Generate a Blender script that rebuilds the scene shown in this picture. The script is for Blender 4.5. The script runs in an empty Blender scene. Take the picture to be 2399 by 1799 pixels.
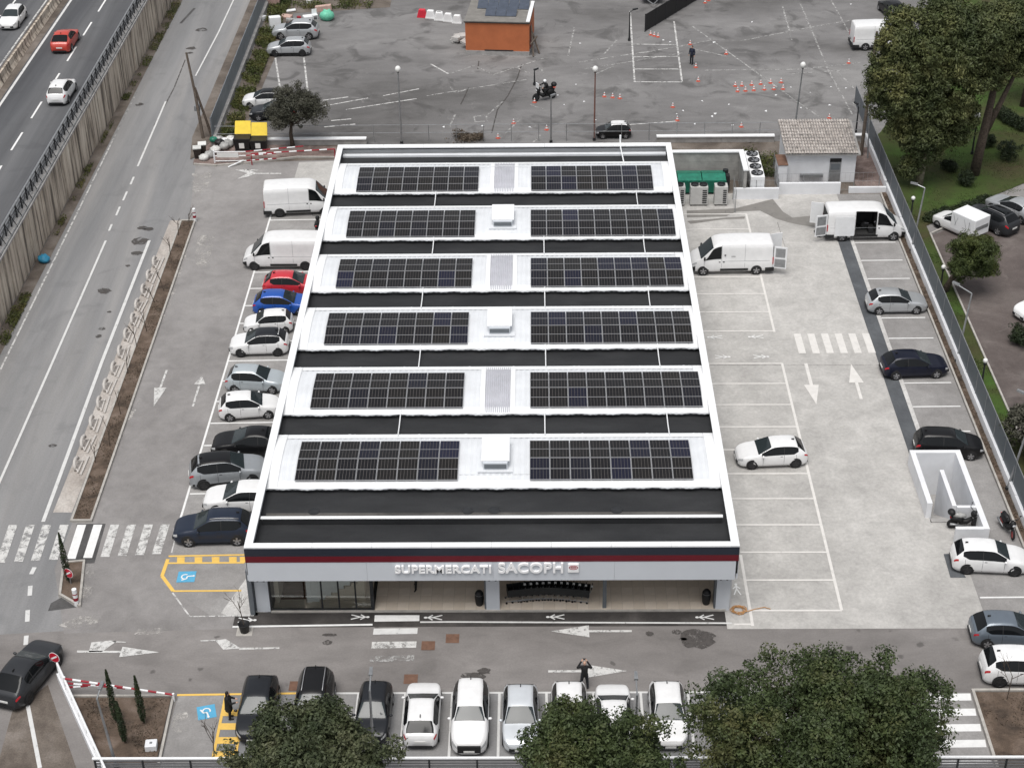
import bpy, bmesh, math, random
import numpy as np
from mathutils import Vector, Matrix
R = math.radians
random.seed(7)
scene = bpy.context.scene
COL = scene.collection

# ---------------------------------------------------------------- camera, sky, sun, exposure
cam_data = bpy.data.cameras.new('camera')
cam = bpy.data.objects.new('camera', cam_data)
COL.objects.link(cam)
cam.matrix_world = Matrix(((0.999886, 0.004999, 0.014243, 2.445), (0.009352, 0.535429, -0.844528, -68.339),
                           (-0.011848, 0.844565, 0.535321, 57.8), (0, 0, 0, 1)))
cam_data.sensor_width = 36
cam_data.sensor_fit = 'HORIZONTAL'
cam_data.lens = 58.78
cam_data.clip_start = 1
cam_data.clip_end = 2000
scene.camera = cam

SUN_EL, SUN_AZ = 70, 200
world = bpy.data.worlds.new('World')
scene.world = world
world.use_nodes = True
wn, wl = world.node_tree.nodes, world.node_tree.links
bg = wn['Background']
sky = wn.new('ShaderNodeTexSky')
sky.sky_type = 'NISHITA'
sky.sun_disc = False
sky.sun_elevation = R(SUN_EL)
sky.sun_rotation = R(SUN_AZ)
sky.dust_density = 3
hs = wn.new('ShaderNodeHueSaturation')
hs.inputs['Saturation'].default_value = 0.22
wl.new(sky.outputs[0], hs.inputs['Color'])
wl.new(hs.outputs[0], bg.inputs['Color'])
bg.inputs['Strength'].default_value = 0.085
sun_data = bpy.data.lights.new('sun', 'SUN')
sun_data.energy = 1.5
sun_data.angle = R(38)
sun_data.color = (1, 0.97, 0.93)
sun = bpy.data.objects.new('sun', sun_data)
COL.objects.link(sun)
sun.rotation_euler = (R(90 - SUN_EL), 0, R(180 - SUN_AZ))
scene.view_settings.view_transform = 'Standard'
scene.view_settings.look = 'None'
scene.view_settings.gamma = 1
scene.view_settings.exposure = 0.63
scene.cycles.max_bounces = 6
scene.cycles.transparent_max_bounces = 12

# ---------------------------------------------------------------- materials
MATS = {}


def srgb(c):
    return tuple((v / 255 / 12.92) if v / 255 <= 0.04045 else ((v / 255 + 0.055) / 1.055) ** 2.4 for v in c)


def new_mat(name):
    m = bpy.data.materials.new(name)
    m.use_nodes = True
    return m, m.node_tree.nodes, m.node_tree.links, m.node_tree.nodes['Principled BSDF']


def noise(n, l, co, scale, detail=4, rough=0.6, dist=0.0):
    t = n.new('ShaderNodeTexNoise')
    t.inputs['Scale'].default_value = scale
    t.inputs['Detail'].default_value = detail
    t.inputs['Roughness'].default_value = rough
    t.inputs['Distortion'].default_value = dist
    l.new(co, t.inputs['Vector'])
    return t.outputs['Fac']


def ramp(n, l, fac, stops):
    r = n.new('ShaderNodeValToRGB')
    e = r.color_ramp.elements
    while len(e) < len(stops):
        e.new(0.5)
    for k, (p, c) in enumerate(stops):
        e[k].position = p
        e[k].color = tuple(c[:3]) + (1,) if hasattr(c, '__len__') else (c, c, c, 1)
    l.new(fac, r.inputs['Fac'])
    return r.outputs['Color']


def mix(n, l, fac, a, b, mode='MIX'):
    x = n.new('ShaderNodeMix')
    x.data_type = 'RGBA'
    x.blend_type = mode
    for sock, v in ((x.inputs[0], fac), (x.inputs[6], a), (x.inputs[7], b)):
        if isinstance(v, (int, float)):
            sock.default_value = v
        elif isinstance(v, tuple):
            sock.default_value = v[:3] + (1,)
        else:
            l.new(v, sock)
    return x.outputs[2]


def coords(n, l, scale=None, kind='Object'):
    tc = n.new('ShaderNodeTexCoord')
    if scale is None:
        return tc.outputs[kind]
    mp = n.new('ShaderNodeMapping')
    mp.inputs['Scale'].default_value = scale
    l.new(tc.outputs[kind], mp.inputs['Vector'])
    return mp.outputs[0]


def plain(name, col, rough=0.6, metal=0.0, var=0.12, scale=3.0, spec=0.4, coat=0.0, bump=0.0):
    """a paint, plastic or metal with slight uneven dirt"""
    if name in MATS:
        return MATS[name]
    m, n, l, b = new_mat(name)
    co = coords(n, l)
    f = noise(n, l, co, scale, 5)
    dark = tuple(c * (1 - var) for c in col[:3])
    lite = tuple(min(1, c * (1 + var * 0.6)) for c in col[:3])
    l.new(ramp(n, l, f, [(0.32, dark), (0.68, lite)]), b.inputs['Base Color'])
    b.inputs['Roughness'].default_value = rough
    b.inputs['Metallic'].default_value = metal
    b.inputs['Specular IOR Level'].default_value = spec
    if coat:
        b.inputs['Coat Weight'].default_value = coat
        b.inputs['Coat Roughness'].default_value = 0.06
    if bump:
        bp = n.new('ShaderNodeBump')
        bp.inputs['Strength'].default_value = bump
        bp.inputs['Distance'].default_value = 0.05
        l.new(f, bp.inputs['Height'])
        l.new(bp.outputs[0], b.inputs['Normal'])
    MATS[name] = m
    return m


def ground_mat(name, col, dark, lite, big=0.12, mid=0.7, fine=9.0, stain=0.5, streak=(1, 1, 1), speck=0.25, seed=0.0, rough=0.9, spots=0.0, stain_thr=0.56):
    """asphalt / concrete: broad patches, mid blotches, fine grain, dark stains with their own shapes"""
    m, n, l, b = new_mat(name)
    co = coords(n, l)
    off = n.new('ShaderNodeVectorMath')
    off.operation = 'ADD'
    l.new(co, off.inputs[0])
    off.inputs[1].default_value = (seed * 13.1, seed * 7.7, 0)
    co = off.outputs[0]
    mp = n.new('ShaderNodeMapping')
    mp.inputs['Scale'].default_value = streak
    l.new(co, mp.inputs['Vector'])
    cs = mp.outputs[0]
    c = ramp(n, l, noise(n, l, cs, big, 5, 0.55, 0.6), [(0.3, dark), (0.5, col), (0.72, lite)])
    f2 = noise(n, l, cs, mid, 8, 0.68, 0.4)
    c = mix(n, l, 0.75, c, ramp(n, l, f2, [(0.3, 0.40), (0.5, 0.5), (0.7, 0.60)]), 'OVERLAY')
    f3 = noise(n, l, co, fine, 6, 0.75)
    c = mix(n, l, speck * 2, c, ramp(n, l, f3, [(0.3, 0.32), (0.5, 0.5), (0.7, 0.68)]), 'OVERLAY')
    if stain:
        f4 = noise(n, l, co, 0.33, 7, 0.6, 0.8)
        k = ramp(n, l, f4, [(stain_thr, 0.0), (stain_thr + 0.12, stain)])
        c = mix(n, l, k, c, tuple(v * 0.62 for v in dark))
        f5 = noise(n, l, co, 0.5, 8, 0.7, 1.4)
        k = ramp(n, l, f5, [(0.60, 0.0), (0.72, stain * 0.8)])
        c = mix(n, l, k, c, tuple(min(1, v * 1.18) for v in lite))
    if spots:
        vo = n.new('ShaderNodeTexVoronoi')
        vo.inputs['Scale'].default_value = 0.55
        wv = n.new('ShaderNodeVectorMath')
        wv.operation = 'MULTIPLY_ADD'
        tn = n.new('ShaderNodeTexNoise')
        tn.inputs['Scale'].default_value = 2.0
        l.new(co, tn.inputs['Vector'])
        l.new(tn.outputs['Color'], wv.inputs[0])
        wv.inputs[1].default_value = (0.6, 0.6, 0)
        l.new(co, wv.inputs[2])
        l.new(wv.outputs[0], vo.inputs['Vector'])
        k = ramp(n, l, vo.outputs['Distance'], [(0.07, spots), (0.12, 0.0)])
        c = mix(n, l, k, c, tuple(v * 0.45 for v in dark))
    l.new(c, b.inputs['Base Color'])
    b.inputs['Roughness'].default_value = rough
    b.inputs['Specular IOR Level'].default_value = 0.25
    bp = n.new('ShaderNodeBump')
    bp.inputs['Strength'].default_value = 0.25
    bp.inputs['Distance'].default_value = 0.02
    l.new(f3, bp.inputs['Height'])
    l.new(bp.outputs[0], b.inputs['Normal'])
    MATS[name] = m
    return m


def paint_mat(name, col, wear=0.5, scale=2.2):
    """road paint: chips and thin places show the ground below"""
    m, n, l, b = new_mat(name)
    co = coords(n, l)
    f = noise(n, l, co, scale, 9, 0.72, 0.5)
    f2 = noise(n, l, co, scale * 7, 6, 0.8)
    s = n.new('ShaderNodeMath')
    s.operation = 'MULTIPLY_ADD'
    l.new(f2, s.inputs[0])
    s.inputs[1].default_value = 0.45
    l.new(f, s.inputs[2])
    a = ramp(n, l, s.outputs[0], [(wear + 0.06, 0.0), (wear + 0.22, 1.0)])
    l.new(ramp(n, l, f, [(0.3, tuple(v * 0.82 for v in col)), (0.7, col)]), b.inputs['Base Color'])
    b.inputs['Roughness'].default_value = 0.75
    b.inputs['Specular IOR Level'].default_value = 0.25
    l.new(a, b.inputs['Alpha'])
    MATS[name] = m
    return m


def leaf_mat(name, c1, c2, c3, scale=0.8):
    m, n, l, b = new_mat(name)
    co = coords(n, l)
    f = noise(n, l, co, scale, 3, 0.6)
    f2 = noise(n, l, co, scale * 9, 2, 0.6)
    c = ramp(n, l, f, [(0.34, c1), (0.52, c2), (0.68, c3)])
    c = mix(n, l, 0.8, c, ramp(n, l, f2, [(0.3, 0.28), (0.7, 0.72)]), 'OVERLAY')
    l.new(c, b.inputs['Base Color'])
    b.inputs['Roughness'].default_value = 0.6
    b.inputs['Specular IOR Level'].default_value = 0.3
    b.inputs['Transmission Weight'].default_value = 0.0
    MATS[name] = m
    return m


def glass_mat(name, col=(0.012, 0.015, 0.017), rough=0.06, spec=0.8):
    m, n, l, b = new_mat(name)
    b.inputs['Base Color'].default_value = col + (1,)
    b.inputs['Roughness'].default_value = rough
    b.inputs['Specular IOR Level'].default_value = spec
    MATS[name] = m
    return m


def car_paint(name, col, metal=0.0, rough=0.32):
    if name in MATS:
        return MATS[name]
    m, n, l, b = new_mat(name)
    co = coords(n, l)
    f = noise(n, l, co, 2.5, 6)
    l.new(ramp(n, l, f, [(0.35, tuple(v * 0.93 for v in col)), (0.65, col)]), b.inputs['Base Color'])
    b.inputs['Roughness'].default_value = rough
    b.inputs['Metallic'].default_value = metal
    b.inputs['Coat Weight'].default_value = 0.55 if max(col) > 0.2 else 0.15
    b.inputs['Coat Roughness'].default_value = 0.06
    b.inputs['Specular IOR Level'].default_value = 0.5 if max(col) > 0.2 else 0.3
    MATS[name] = m
    return m


# ---------------------------------------------------------------- mesh helpers
def tag(o, label=None, cat=None, group=None, kind=None):
    if label:
        o['label'] = label
    if cat:
        o['category'] = cat
    if group:
        o['group'] = group
    if kind:
        o['kind'] = kind
    return o


def link(name, me, parent=None, mats=()):
    o = bpy.data.objects.new(name, me)
    COL.objects.link(o)
    o.parent = parent
    return o


def empty(name, loc=(0, 0, 0), rz=0.0, label=None, cat=None, group=None, parent=None, kind=None):
    o = bpy.data.objects.new(name, None)
    COL.objects.link(o)
    o.location = loc
    o.rotation_euler = (0, 0, R(rz))
    o.parent = parent
    return tag(o, label, cat, group, kind)


class MB:
    """collects simple shapes and links them as ONE mesh object"""

    def __init__(s):
        s.v, s.f, s.m = [], [], []

    def add(s, vs, fs, mi=0):
        b = len(s.v)
        s.v += [tuple(p) for p in vs]
        s.f += [tuple(i + b for i in f) for f in fs]
        s.m += [mi] * len(fs)
        return s

    def box(s, x0, x1, y0, y1, z0, z1, mi=0, ch=0.0):
        if ch:
            return s.prism([(x0 + ch, y0), (x1 - ch, y0), (x1, y0 + ch), (x1, y1 - ch), (x1 - ch, y1), (x0 + ch, y1), (x0, y1 - ch), (x0, y0 + ch)], z0, z1, mi)
        return s.add([(x0, y0, z0), (x1, y0, z0), (x1, y1, z0), (x0, y1, z0), (x0, y0, z1), (x1, y0, z1), (x1, y1, z1), (x0, y1, z1)],
                     [(0, 3, 2, 1), (4, 5, 6, 7), (0, 1, 5, 4), (1, 2, 6, 5), (2, 3, 7, 6), (3, 0, 4, 7)], mi)

    def prism(s, pts, z0, z1, mi=0):
        k = len(pts)
        a = sum(pts[i][0] * pts[(i + 1) % k][1] - pts[(i + 1) % k][0] * pts[i][1] for i in range(k))
        if a < 0:
            pts = pts[::-1]
        return s.add([(x, y, z0) for x, y in pts] + [(x, y, z1) for x, y in pts],
                     [tuple(range(k - 1, -1, -1)), tuple(range(k, 2 * k))] + [(i, (i + 1) % k, k + (i + 1) % k, k + i) for i in range(k)], mi)

    def sheet(s, pts, z, mi=0):
        k = len(pts)
        a = sum(pts[i][0] * pts[(i + 1) % k][1] - pts[(i + 1) % k][0] * pts[i][1] for i in range(k))
        if a < 0:
            pts = pts[::-1]
        return s.add([(p[0], p[1], z) for p in pts], [tuple(range(k))], mi)

    def tube(s, pts, r, n=8, mi=0, cap=True):
        """swept tube through 3-D points; r may be a list (taper)"""
        pts = [Vector(p) for p in pts]
        k = len(pts)
        rs = r if hasattr(r, '__len__') else [r] * k
        vs, fs = [], []
        up = None
        for i, p in enumerate(pts):
            d = (pts[min(i + 1, k - 1)] - pts[max(i - 1, 0)])
            d = d.normalized() if d.length > 1e-9 else Vector((0, 0, 1))
            if up is None:
                up = d.orthogonal().normalized()
            a = (up - d * up.dot(d))
            a = a.normalized() if a.length > 1e-6 else d.orthogonal().normalized()
            up = a
            c = d.cross(a)
            for j in range(n):
                t = 2 * math.pi * j / n
                vs.append(p + (a * math.cos(t) + c * math.sin(t)) * rs[i])
        for i in range(k - 1):
            for j in range(n):
                fs.append((i * n + j, i * n + (j + 1) % n, (i + 1) * n + (j + 1) % n, (i + 1) * n + j))
        if cap:
            fs.append(tuple(range(n - 1, -1, -1)))
            fs.append(tuple(range((k - 1) * n, k * n)))
        return s.add(vs, fs, mi)

    def lathe(s, prof, c=(0, 0, 0), n=16, mi=0, axis='z', cap=True):
        """prof: [(r, h)...]"""
        vs, fs = [], []
        for r, h in prof:
            for j in range(n):
                t = 2 * math.pi * j / n
                a, b = r * math.cos(t), r * math.sin(t)
                p = {'z': (a, b, h), 'y': (a, h, -b), 'x': (h, a, b)}[axis]
                vs.append((p[0] + c[0], p[1] + c[1], p[2] + c[2]))
        k = len(prof)
        for i in range(k - 1):
            for j in range(n):
                fs.append((i * n + j, i * n + (j + 1) % n, (i + 1) * n + (j + 1) % n, (i + 1) * n + j))
        if cap:
            fs.append(tuple(range(n - 1, -1, -1)))
            fs.append(tuple(range((k - 1) * n, k * n)))
        return s.add(vs, fs, mi)

    def ell(s, c, r, n=12, m=8, mi=0):
        prof = [(max(1e-3, math.sin(math.pi * i / m)), -math.cos(math.pi * i / m)) for i in range(m + 1)]
        b = len(s.v)
        s.lathe(prof, n=n, mi=mi)
        s.v[b:] = [(p[0] * r[0] + c[0], p[1] * r[1] + c[1], p[2] * r[2] + c[2]) for p in s.v[b:]]
        return s

    def grid(s, P, mi=0):
        """P: 2-D list of points"""
        a, b = len(P), len(P[0])
        return s.add([p for row in P for p in row], [(i * b + j, i * b + j + 1, (i + 1) * b + j + 1, (i + 1) * b + j) for i in range(a - 1) for j in range(b - 1)], mi)

    def mesh(s, name, mats, smooth=False):
        me = bpy.data.meshes.new(name)
        me.from_pydata(s.v, [], s.f)
        for m in (mats if isinstance(mats, (list, tuple)) else [mats]):
            me.materials.append(m)
        if max(s.m, default=0) > 0:
            me.polygons.foreach_set('material_index', s.m)
        if smooth:
            me.polygons.foreach_set('use_smooth', [True] * len(me.polygons))
        me.update()
        return me

    def build(s, name, mats, parent=None, smooth=False):
        return link(name, s.mesh(name, mats, smooth), parent)


def bev(o, w=0.02, seg=2):
    md = o.modifiers.new('bevel', 'BEVEL')
    md.width = w
    md.segments = seg
    md.limit_method = 'ANGLE'
    return o


def box_obj(name, dims, mat, parent=None, label=None, cat=None, group=None, bevel=0.0):
    o = MB().box(*dims).build(name, mat, parent)
    if bevel:
        bev(o, bevel)
    return tag(o, label, cat, group)


def strip(pts, w):
    """polyline -> list of quads (flat strip of width w)"""
    qs = []
    for a, b in zip(pts[:-1], pts[1:]):
        d = Vector((b[0] - a[0], b[1] - a[1]))
        if d.length < 1e-6:
            continue
        d.normalize()
        nrm = Vector((-d.y, d.x)) * w / 2
        qs.append([(a[0] + nrm.x, a[1] + nrm.y), (b[0] + nrm.x, b[1] + nrm.y), (b[0] - nrm.x, b[1] - nrm.y), (a[0] - nrm.x, a[1] - nrm.y)])
    return qs


def line(name, pts, w, mat, parent, z=0.022):
    mb = MB()
    for i, q in enumerate(strip(pts, w)):
        mb.sheet(q, z + 0.0006 * (i % 3))
    return mb.build(name, mat, parent)


def patch(name, pts, mat, parent, z=0.022):
    return MB().sheet(pts, z).build(name, mat, parent)


def surface(name, pts, z, mat, kind='structure'):
    return tag(MB().sheet(pts, z).build(name, mat), kind=kind)


def rect(x0, x1, y0, y1):
    return [(x0, y0), (x1, y0), (x1, y1), (x0, y1)]


def copy_tree(o, parent=None):
    c = o.copy()
    COL.objects.link(c)
    c.parent = parent
    for ch in list(o.children):
        copy_tree(ch, c)
    return c


M = {}
W8 = (0.80, 0.81, 0.82)
M['white'] = plain('white_paint', W8, 0.55, var=0.05)
M['white_wall'] = plain('white_render_wall', (0.74, 0.75, 0.77), 0.8, var=0.10, scale=0.8)
M['roof_white'] = plain('white_roof_sheet', (0.69, 0.71, 0.735), 0.45, var=0.08, scale=0.8)
M['grey_metal'] = plain('grey_galvanised_metal', (0.34, 0.35, 0.36), 0.45, 0.6, 0.2)
M['dark_metal'] = plain('dark_metal', (0.035, 0.037, 0.04), 0.5, 0.3, 0.3)
M['black'] = plain('black_plastic', (0.012, 0.012, 0.013), 0.55, 0, 0.3)
M['red'] = plain('red_paint', (0.30, 0.015, 0.028), 0.5, 0, 0.15)
M['rubber'] = plain('tyre_rubber', (0.016, 0.016, 0.017), 0.8, 0, 0.3)
M['wood'] = plain('weathered_wood', (0.13, 0.105, 0.085), 0.85, 0, 0.35, 6)
M['bark'] = plain('tree_bark', (0.09, 0.07, 0.055), 0.95, 0, 0.5, 7, bump=0.6)
M['pale_bark'] = plain('pale_bark', (0.30, 0.26, 0.21), 0.95, 0, 0.45, 5, bump=0.6)
M['concrete'] = plain('grey_concrete', (0.36, 0.35, 0.34), 0.9, 0, 0.25, 1.6, bump=0.2)
M['kerb'] = plain('kerb_stone', (0.42, 0.40, 0.37), 0.9, 0, 0.2, 2.5)
M['soil'] = ground_mat('brown_soil', (0.11, 0.08, 0.06), (0.05, 0.038, 0.03), (0.17, 0.13, 0.105), 0.9, 3.5, 18, 0.5, speck=0.45)
M['glass'] = glass_mat('dark_window_glass')
M['lamp_globe'] = plain('lamp_globe', (0.78, 0.78, 0.76), 0.25, var=0.04)
M['skin'] = plain('skin', (0.50, 0.31, 0.23), 0.6, var=0.06)

# ---------------------------------------------------------------- ground, roads, lots
A_ = lambda c, k: tuple(v * k for v in c)
WARM = (0.205, 0.194, 0.188)
COOL = (0.228, 0.227, 0.229)
M['asphalt_road'] = ground_mat('asphalt_side_road', COOL, (0.182, 0.185, 0.190), (0.275, 0.267, 0.260), 0.30, 0.6, 10, 0.25, (1, 0.07, 1), 0.18, 1)
M['asphalt_aisle'] = ground_mat('asphalt_car_park', (0.245, 0.234, 0.229), (0.200, 0.190, 0.185), (0.292, 0.280, 0.273), 0.12, 0.8, 10, 0.18, speck=0.16, seed=2)
M['asphalt_lane'] = ground_mat('asphalt_front_lane', (0.200, 0.187, 0.180), (0.158, 0.147, 0.141), (0.245, 0.231, 0.223), 0.14, 0.8, 10, 0.22, (0.5, 1, 1), 0.16, 3, spots=0.65)
M['asphalt_back'] = ground_mat('asphalt_back_lot', (0.180, 0.175, 0.174), (0.112, 0.108, 0.106), (0.245, 0.240, 0.236), 0.055, 0.5, 9, 0.6, (0.7, 1.4, 1), 0.2, 4, stain_thr=0.53)
M['asphalt_motorway'] = ground_mat('asphalt_motorway', (0.092, 0.094, 0.100), (0.058, 0.060, 0.066), (0.150, 0.151, 0.155), 0.28, 0.5, 12, 0.15, (1, 0.05, 1), 0.14, 5)
M['asphalt_park'] = ground_mat('asphalt_park_lot', (0.115, 0.096, 0.090), (0.075, 0.062, 0.057), (0.17, 0.148, 0.138), 0.2, 0.9, 9, 0.5, speck=0.22, seed=6)
M['asphalt_bay'] = ground_mat('asphalt_parking_bays', (0.268, 0.259, 0.253), (0.225, 0.217, 0.211), (0.325, 0.317, 0.31), 0.2, 1.1, 10, 0.2, speck=0.2, seed=7)
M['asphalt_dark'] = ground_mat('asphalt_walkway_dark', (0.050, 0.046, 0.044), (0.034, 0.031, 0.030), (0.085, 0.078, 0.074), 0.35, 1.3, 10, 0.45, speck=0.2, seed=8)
M['concrete_lot'] = ground_mat('concrete_yard', (0.43, 0.418, 0.40), (0.355, 0.345, 0.33), (0.495, 0.482, 0.462), 0.16, 0.9, 5.0, 0.28, speck=0.20, seed=9, stain_thr=0.6)
M['wet_concrete'] = paint_mat('wet_concrete', (0.23, 0.22, 0.205), 0.40, 1.1)
M['grey_paver'] = ground_mat('slate_grey_strip', (0.092, 0.098, 0.106), (0.075, 0.08, 0.087), (0.11, 0.117, 0.125), 0.4, 1.5, 10, 0.1, speck=0.15, seed=11)
M['pale_strip'] = ground_mat('pale_concrete_strip', (0.50, 0.49, 0.475), (0.42, 0.41, 0.395), (0.56, 0.55, 0.535), 0.5, 2, 10, 0.2, speck=0.3, seed=12)
M['rack_strip'] = ground_mat('chalky_paving', (0.37, 0.335, 0.305), (0.26, 0.232, 0.21), (0.50, 0.47, 0.44), 0.5, 1.2, 7, 0.4, (1, 0.5, 1), 0.35, 13)
M['lawn'] = ground_mat('lawn', (0.048, 0.068, 0.018), (0.062, 0.052, 0.026), (0.048, 0.105, 0.017), 0.18, 1.3, 14, 0.3, speck=0.5, seed=14)
M['verge'] = ground_mat('dusty_verge', (0.14, 0.118, 0.10), (0.085, 0.07, 0.06), (0.20, 0.175, 0.155), 0.4, 1.6, 12, 0.4, speck=0.4, seed=15)
M['gravel'] = ground_mat('mulch_gravel', (0.20, 0.15, 0.135), (0.11, 0.08, 0.072), (0.30, 0.24, 0.22), 0.8, 4, 14, 0.2, speck=0.6, seed=16)
M['tar'] = ground_mat('fresh_tar_patch', (0.085, 0.083, 0.083), (0.06, 0.058, 0.058), (0.115, 0.112, 0.112), 0.7, 2, 12, 0, speck=0.2, seed=17)
M['oil'] = paint_mat('oil_stain', (0.085, 0.078, 0.074), 0.54, 1.9)
M['rust_plate'] = plain('rusty_manhole', (0.17, 0.095, 0.065), 0.8, 0.1, 0.25, 3)
M['paint'] = paint_mat('white_road_paint', (0.66, 0.66, 0.65), 0.40)
M['paint_fresh'] = paint_mat('white_road_paint_fresh', (0.80, 0.80, 0.79), 0.22)
M['paint_old'] = paint_mat('white_road_paint_old', (0.62, 0.615, 0.60), 0.53)
M['paint_mid'] = paint_mat('white_road_paint_mid', (0.62, 0.615, 0.60), 0.50, 3.0)
M['paint_faint'] = paint_mat('white_road_paint_faint', (0.42, 0.415, 0.405), 0.58)
M['paint_warm'] = paint_mat('bay_line_paint', (0.72, 0.70, 0.67), 0.36)
M['paint_yellow'] = paint_mat('yellow_road_paint', (0.82, 0.53, 0.13), 0.36)
M['paint_blue'] = paint_mat('blue_road_paint', (0.11, 0.40, 0.62), 0.36)
M['chalk'] = paint_mat('chalk_smear', (0.50, 0.48, 0.455), 0.64, 0.9)

M['track'] = paint_mat('tyre_track', (0.385, 0.374, 0.358), 0.58, 1.6)
HX0, HX1, HY0, HY1 = 24.85, 27.35, 7.9, 13.4    # stairwell opening in the yard


def with_hole(name, x0, x1, y0, y1, z, mat):
    mb = MB()
    xe = min(HX1, x1)
    for r in (rect(x0, HX0, y0, y1), rect(HX0, xe, y0, HY0), rect(HX0, xe, HY1, y1)) + ((rect(HX1, x1, y0, y1),) if x1 > HX1 else ()):
        mb.sheet(r, z)
    return tag(mb.build(name, mat), kind='structure')


ground = with_hole('ground', -400, 400, -120, 600, -0.04, M['asphalt_aisle'])
road = surface('side_road', rect(-34.2, -22.4, -40, 260), 0.0, M['asphalt_road'])
aisle = surface('car_park_aisle', [(-22.4, -1.4), (-24.2, 4), (-24.2, 47.5), (-25.3, 56.6), (-12.0, 57.5), (-12.0, -1.0)], 0.006, M['asphalt_aisle'])
bays_left = surface('parking_bays_left', [(-18.0, 3.0), (-18.0, 50.5), (-12.4, 50.5), (-12.4, 0.0), (-14.9, 0.0), (-17.9, 2.6)], 0.010, M['asphalt_bay'])
lane = surface('front_lane', [(-27.5, -1.6), (-22.5, -1.2), (-13.6, -0.9), (13, -0.9), (29.45, -1.3), (29.45, -12.2), (-27.5, -12.2)], 0.004, M['asphalt_lane'])
back_lot = surface('back_lot', rect(-24.2, 60, 60.4, 200), 0.0, M['asphalt_back'])
yard = with_hole('concrete_yard', 12.4, 26.05, -1.2, 50.6, 0.012, M['concrete_lot'])
mb = MB()
mb.sheet(rect(26.05, 29.4, 13.4, 50.3), 0.016)
mb.sheet(rect(27.35, 29.4, 7.9, 13.4), 0.016)
mb.sheet(rect(26.05, 29.4, -1.25, 7.9), 0.016)
stalls = tag(mb.build('parking_bays_right', M['asphalt_bay']), kind='structure')
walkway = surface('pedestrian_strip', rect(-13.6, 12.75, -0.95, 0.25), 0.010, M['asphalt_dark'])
apron = surface('rear_apron', [(-16.9, 50.6), (-16.86, 56.9), (-12, 57.2), (-12, 50.6)], 0.012, M['concrete_lot'])
park_lot = surface('park_lot', [(32.05, 18), (31.95, 43.2), (39, 48.5), (80, 60), (80, -30), (32, -30)], 0.004, M['asphalt_park'])
lawn = surface('lawn', [(30.0, -14), (32.02, -14), (31.95, 44.8), (36.5, 48.6), (41, 52), (80, 62), (80, 170), (58, 170), (39.0, 78), (31.5, 62), (30.1, 60)], 0.02, M['lawn'])
soil_bed = surface('soil_bed', rect(29.55, 30.0, -12, 50.4), 0.09, M['soil'])
mulch = surface('mulch_bed', rect(27.8, 30.0, 50.7, 59), 0.03, M['gravel'])
verge = surface('road_verge', rect(-34.25, -33.35, -20, 220), 0.012, M['verge'])
rack_pave = surface('bike_rack_strip', rect(-25.55, -24.45, 9.2, 46.5), 0.008, M['rack_strip'])
pavement = surface('pavement', [(-25.9, 57.5), (-24.75, 59.5), (-24.8, 150), (-26.2, 150), (-26.5, 62)], 0.05, M['verge'])
back_strip = surface('back_strip', rect(-24.2, 29.5, 49.0, 60.4), -0.01, M['verge'])
entry_bed = surface('entrance_bed', [(-20.7, -6.35), (-15.85, -6.35), (-15.75, -10.9), (-18.3, -10.9)], 0.10, M['soil'])
island_bed = surface('island_bed', rect(24.2, 29.45, -12.9, -6.1), 0.10, M['soil'])
road_shoulder = surface('road_shoulder', [(-22.3, -5.3), (-23.6, -7.2), (-23.2, -13), (-18.6, -13)], 0.012, M['verge'])
left_corner = surface('bay_apron', [(-14.0, 0.0), (-14.4, 0.2), (-13.0, 4.5), (-12.7, 4.5), (-12.7, 0.0)], 0.014, M['pale_strip'])

# retaining wall foot stays at road level; the motorway runs 4 m higher
HZ = 4.0
motorway = tag(MB().box(-75, -34.75, -60, 320, 2.5, HZ).build('motorway', M['asphalt_motorway']), kind='structure')

# ---- markings on the motorway
for k in range(-4, 40):
    y = 44.6 + 6.2 * k
    line('lane_dash', [(-38.25, y), (-38.25, y + 3.4)], 0.16, M['paint_fresh'], motorway, HZ + 0.006)
    line('lane_dash', [(-46.9, y + 2), (-46.9, y + 5.4)], 0.16, M['paint_fresh'], motorway, HZ + 0.006)
line('edge_line', [(-41.55, -20), (-41.55, 240)], 0.22, M['paint'], motorway, HZ + 0.006)
line('edge_line', [(-35.25, -20), (-35.25, 240)], 0.14, M['paint_old'], motorway, HZ + 0.006)
line('edge_line', [(-43.9, -20), (-43.9, 240)], 0.16, M['paint_old'], motorway, HZ + 0.006)

# ---- side road
line('edge_line', [(-32.7, 10), (-33.15, 61.9)], 0.13, M['paint_old'], road)
line('edge_line', [(-33.15, 61.9), (-33.2, 72)], 0.13, M['paint_faint'], road)
line('centre_line', [(-29.45, 10), (-29.6, 25.9), (-29.8, 43.2)], 0.16, M['paint'], road)
for a, b in ((44.8, 45.9), (47.4, 48.9), (50.0, 51.6), (52.9, 54.3)):
    line('centre_dash', [(-29.9, a), (-29.92, b)], 0.16, M['paint'], road)
line('centre_line', [(-30.0, 56.3), (-30.2, 69.8)], 0.16, M['paint'], road)
line('lay_by_line', [(-26.51, 43.18), (-26.32, 25.85), (-25.9, 8.3)], 0.22, M['paint'], road)
line('edge_line', [(-28.12,96.15), (-28.21,86.61), (-28.55,75.68)], 0.14, M['paint'], road)
for q in (((-25.34,4.14), (-25.38,3.53)), ((-25.17,2.53), (-24.99,1.69)), ((-24.79,0.49), (-24.58,-0.46)), ((-24.34,-1.57), (-24.19,-2.30))):
    line('give_way_dash', q, 0.24, M['paint'], road)
line('kerb_line', [(-22.93,-6.81), (-22.45,-8.04), (-21.26,-11.09)], 0.2, M['paint'], road)
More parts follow.
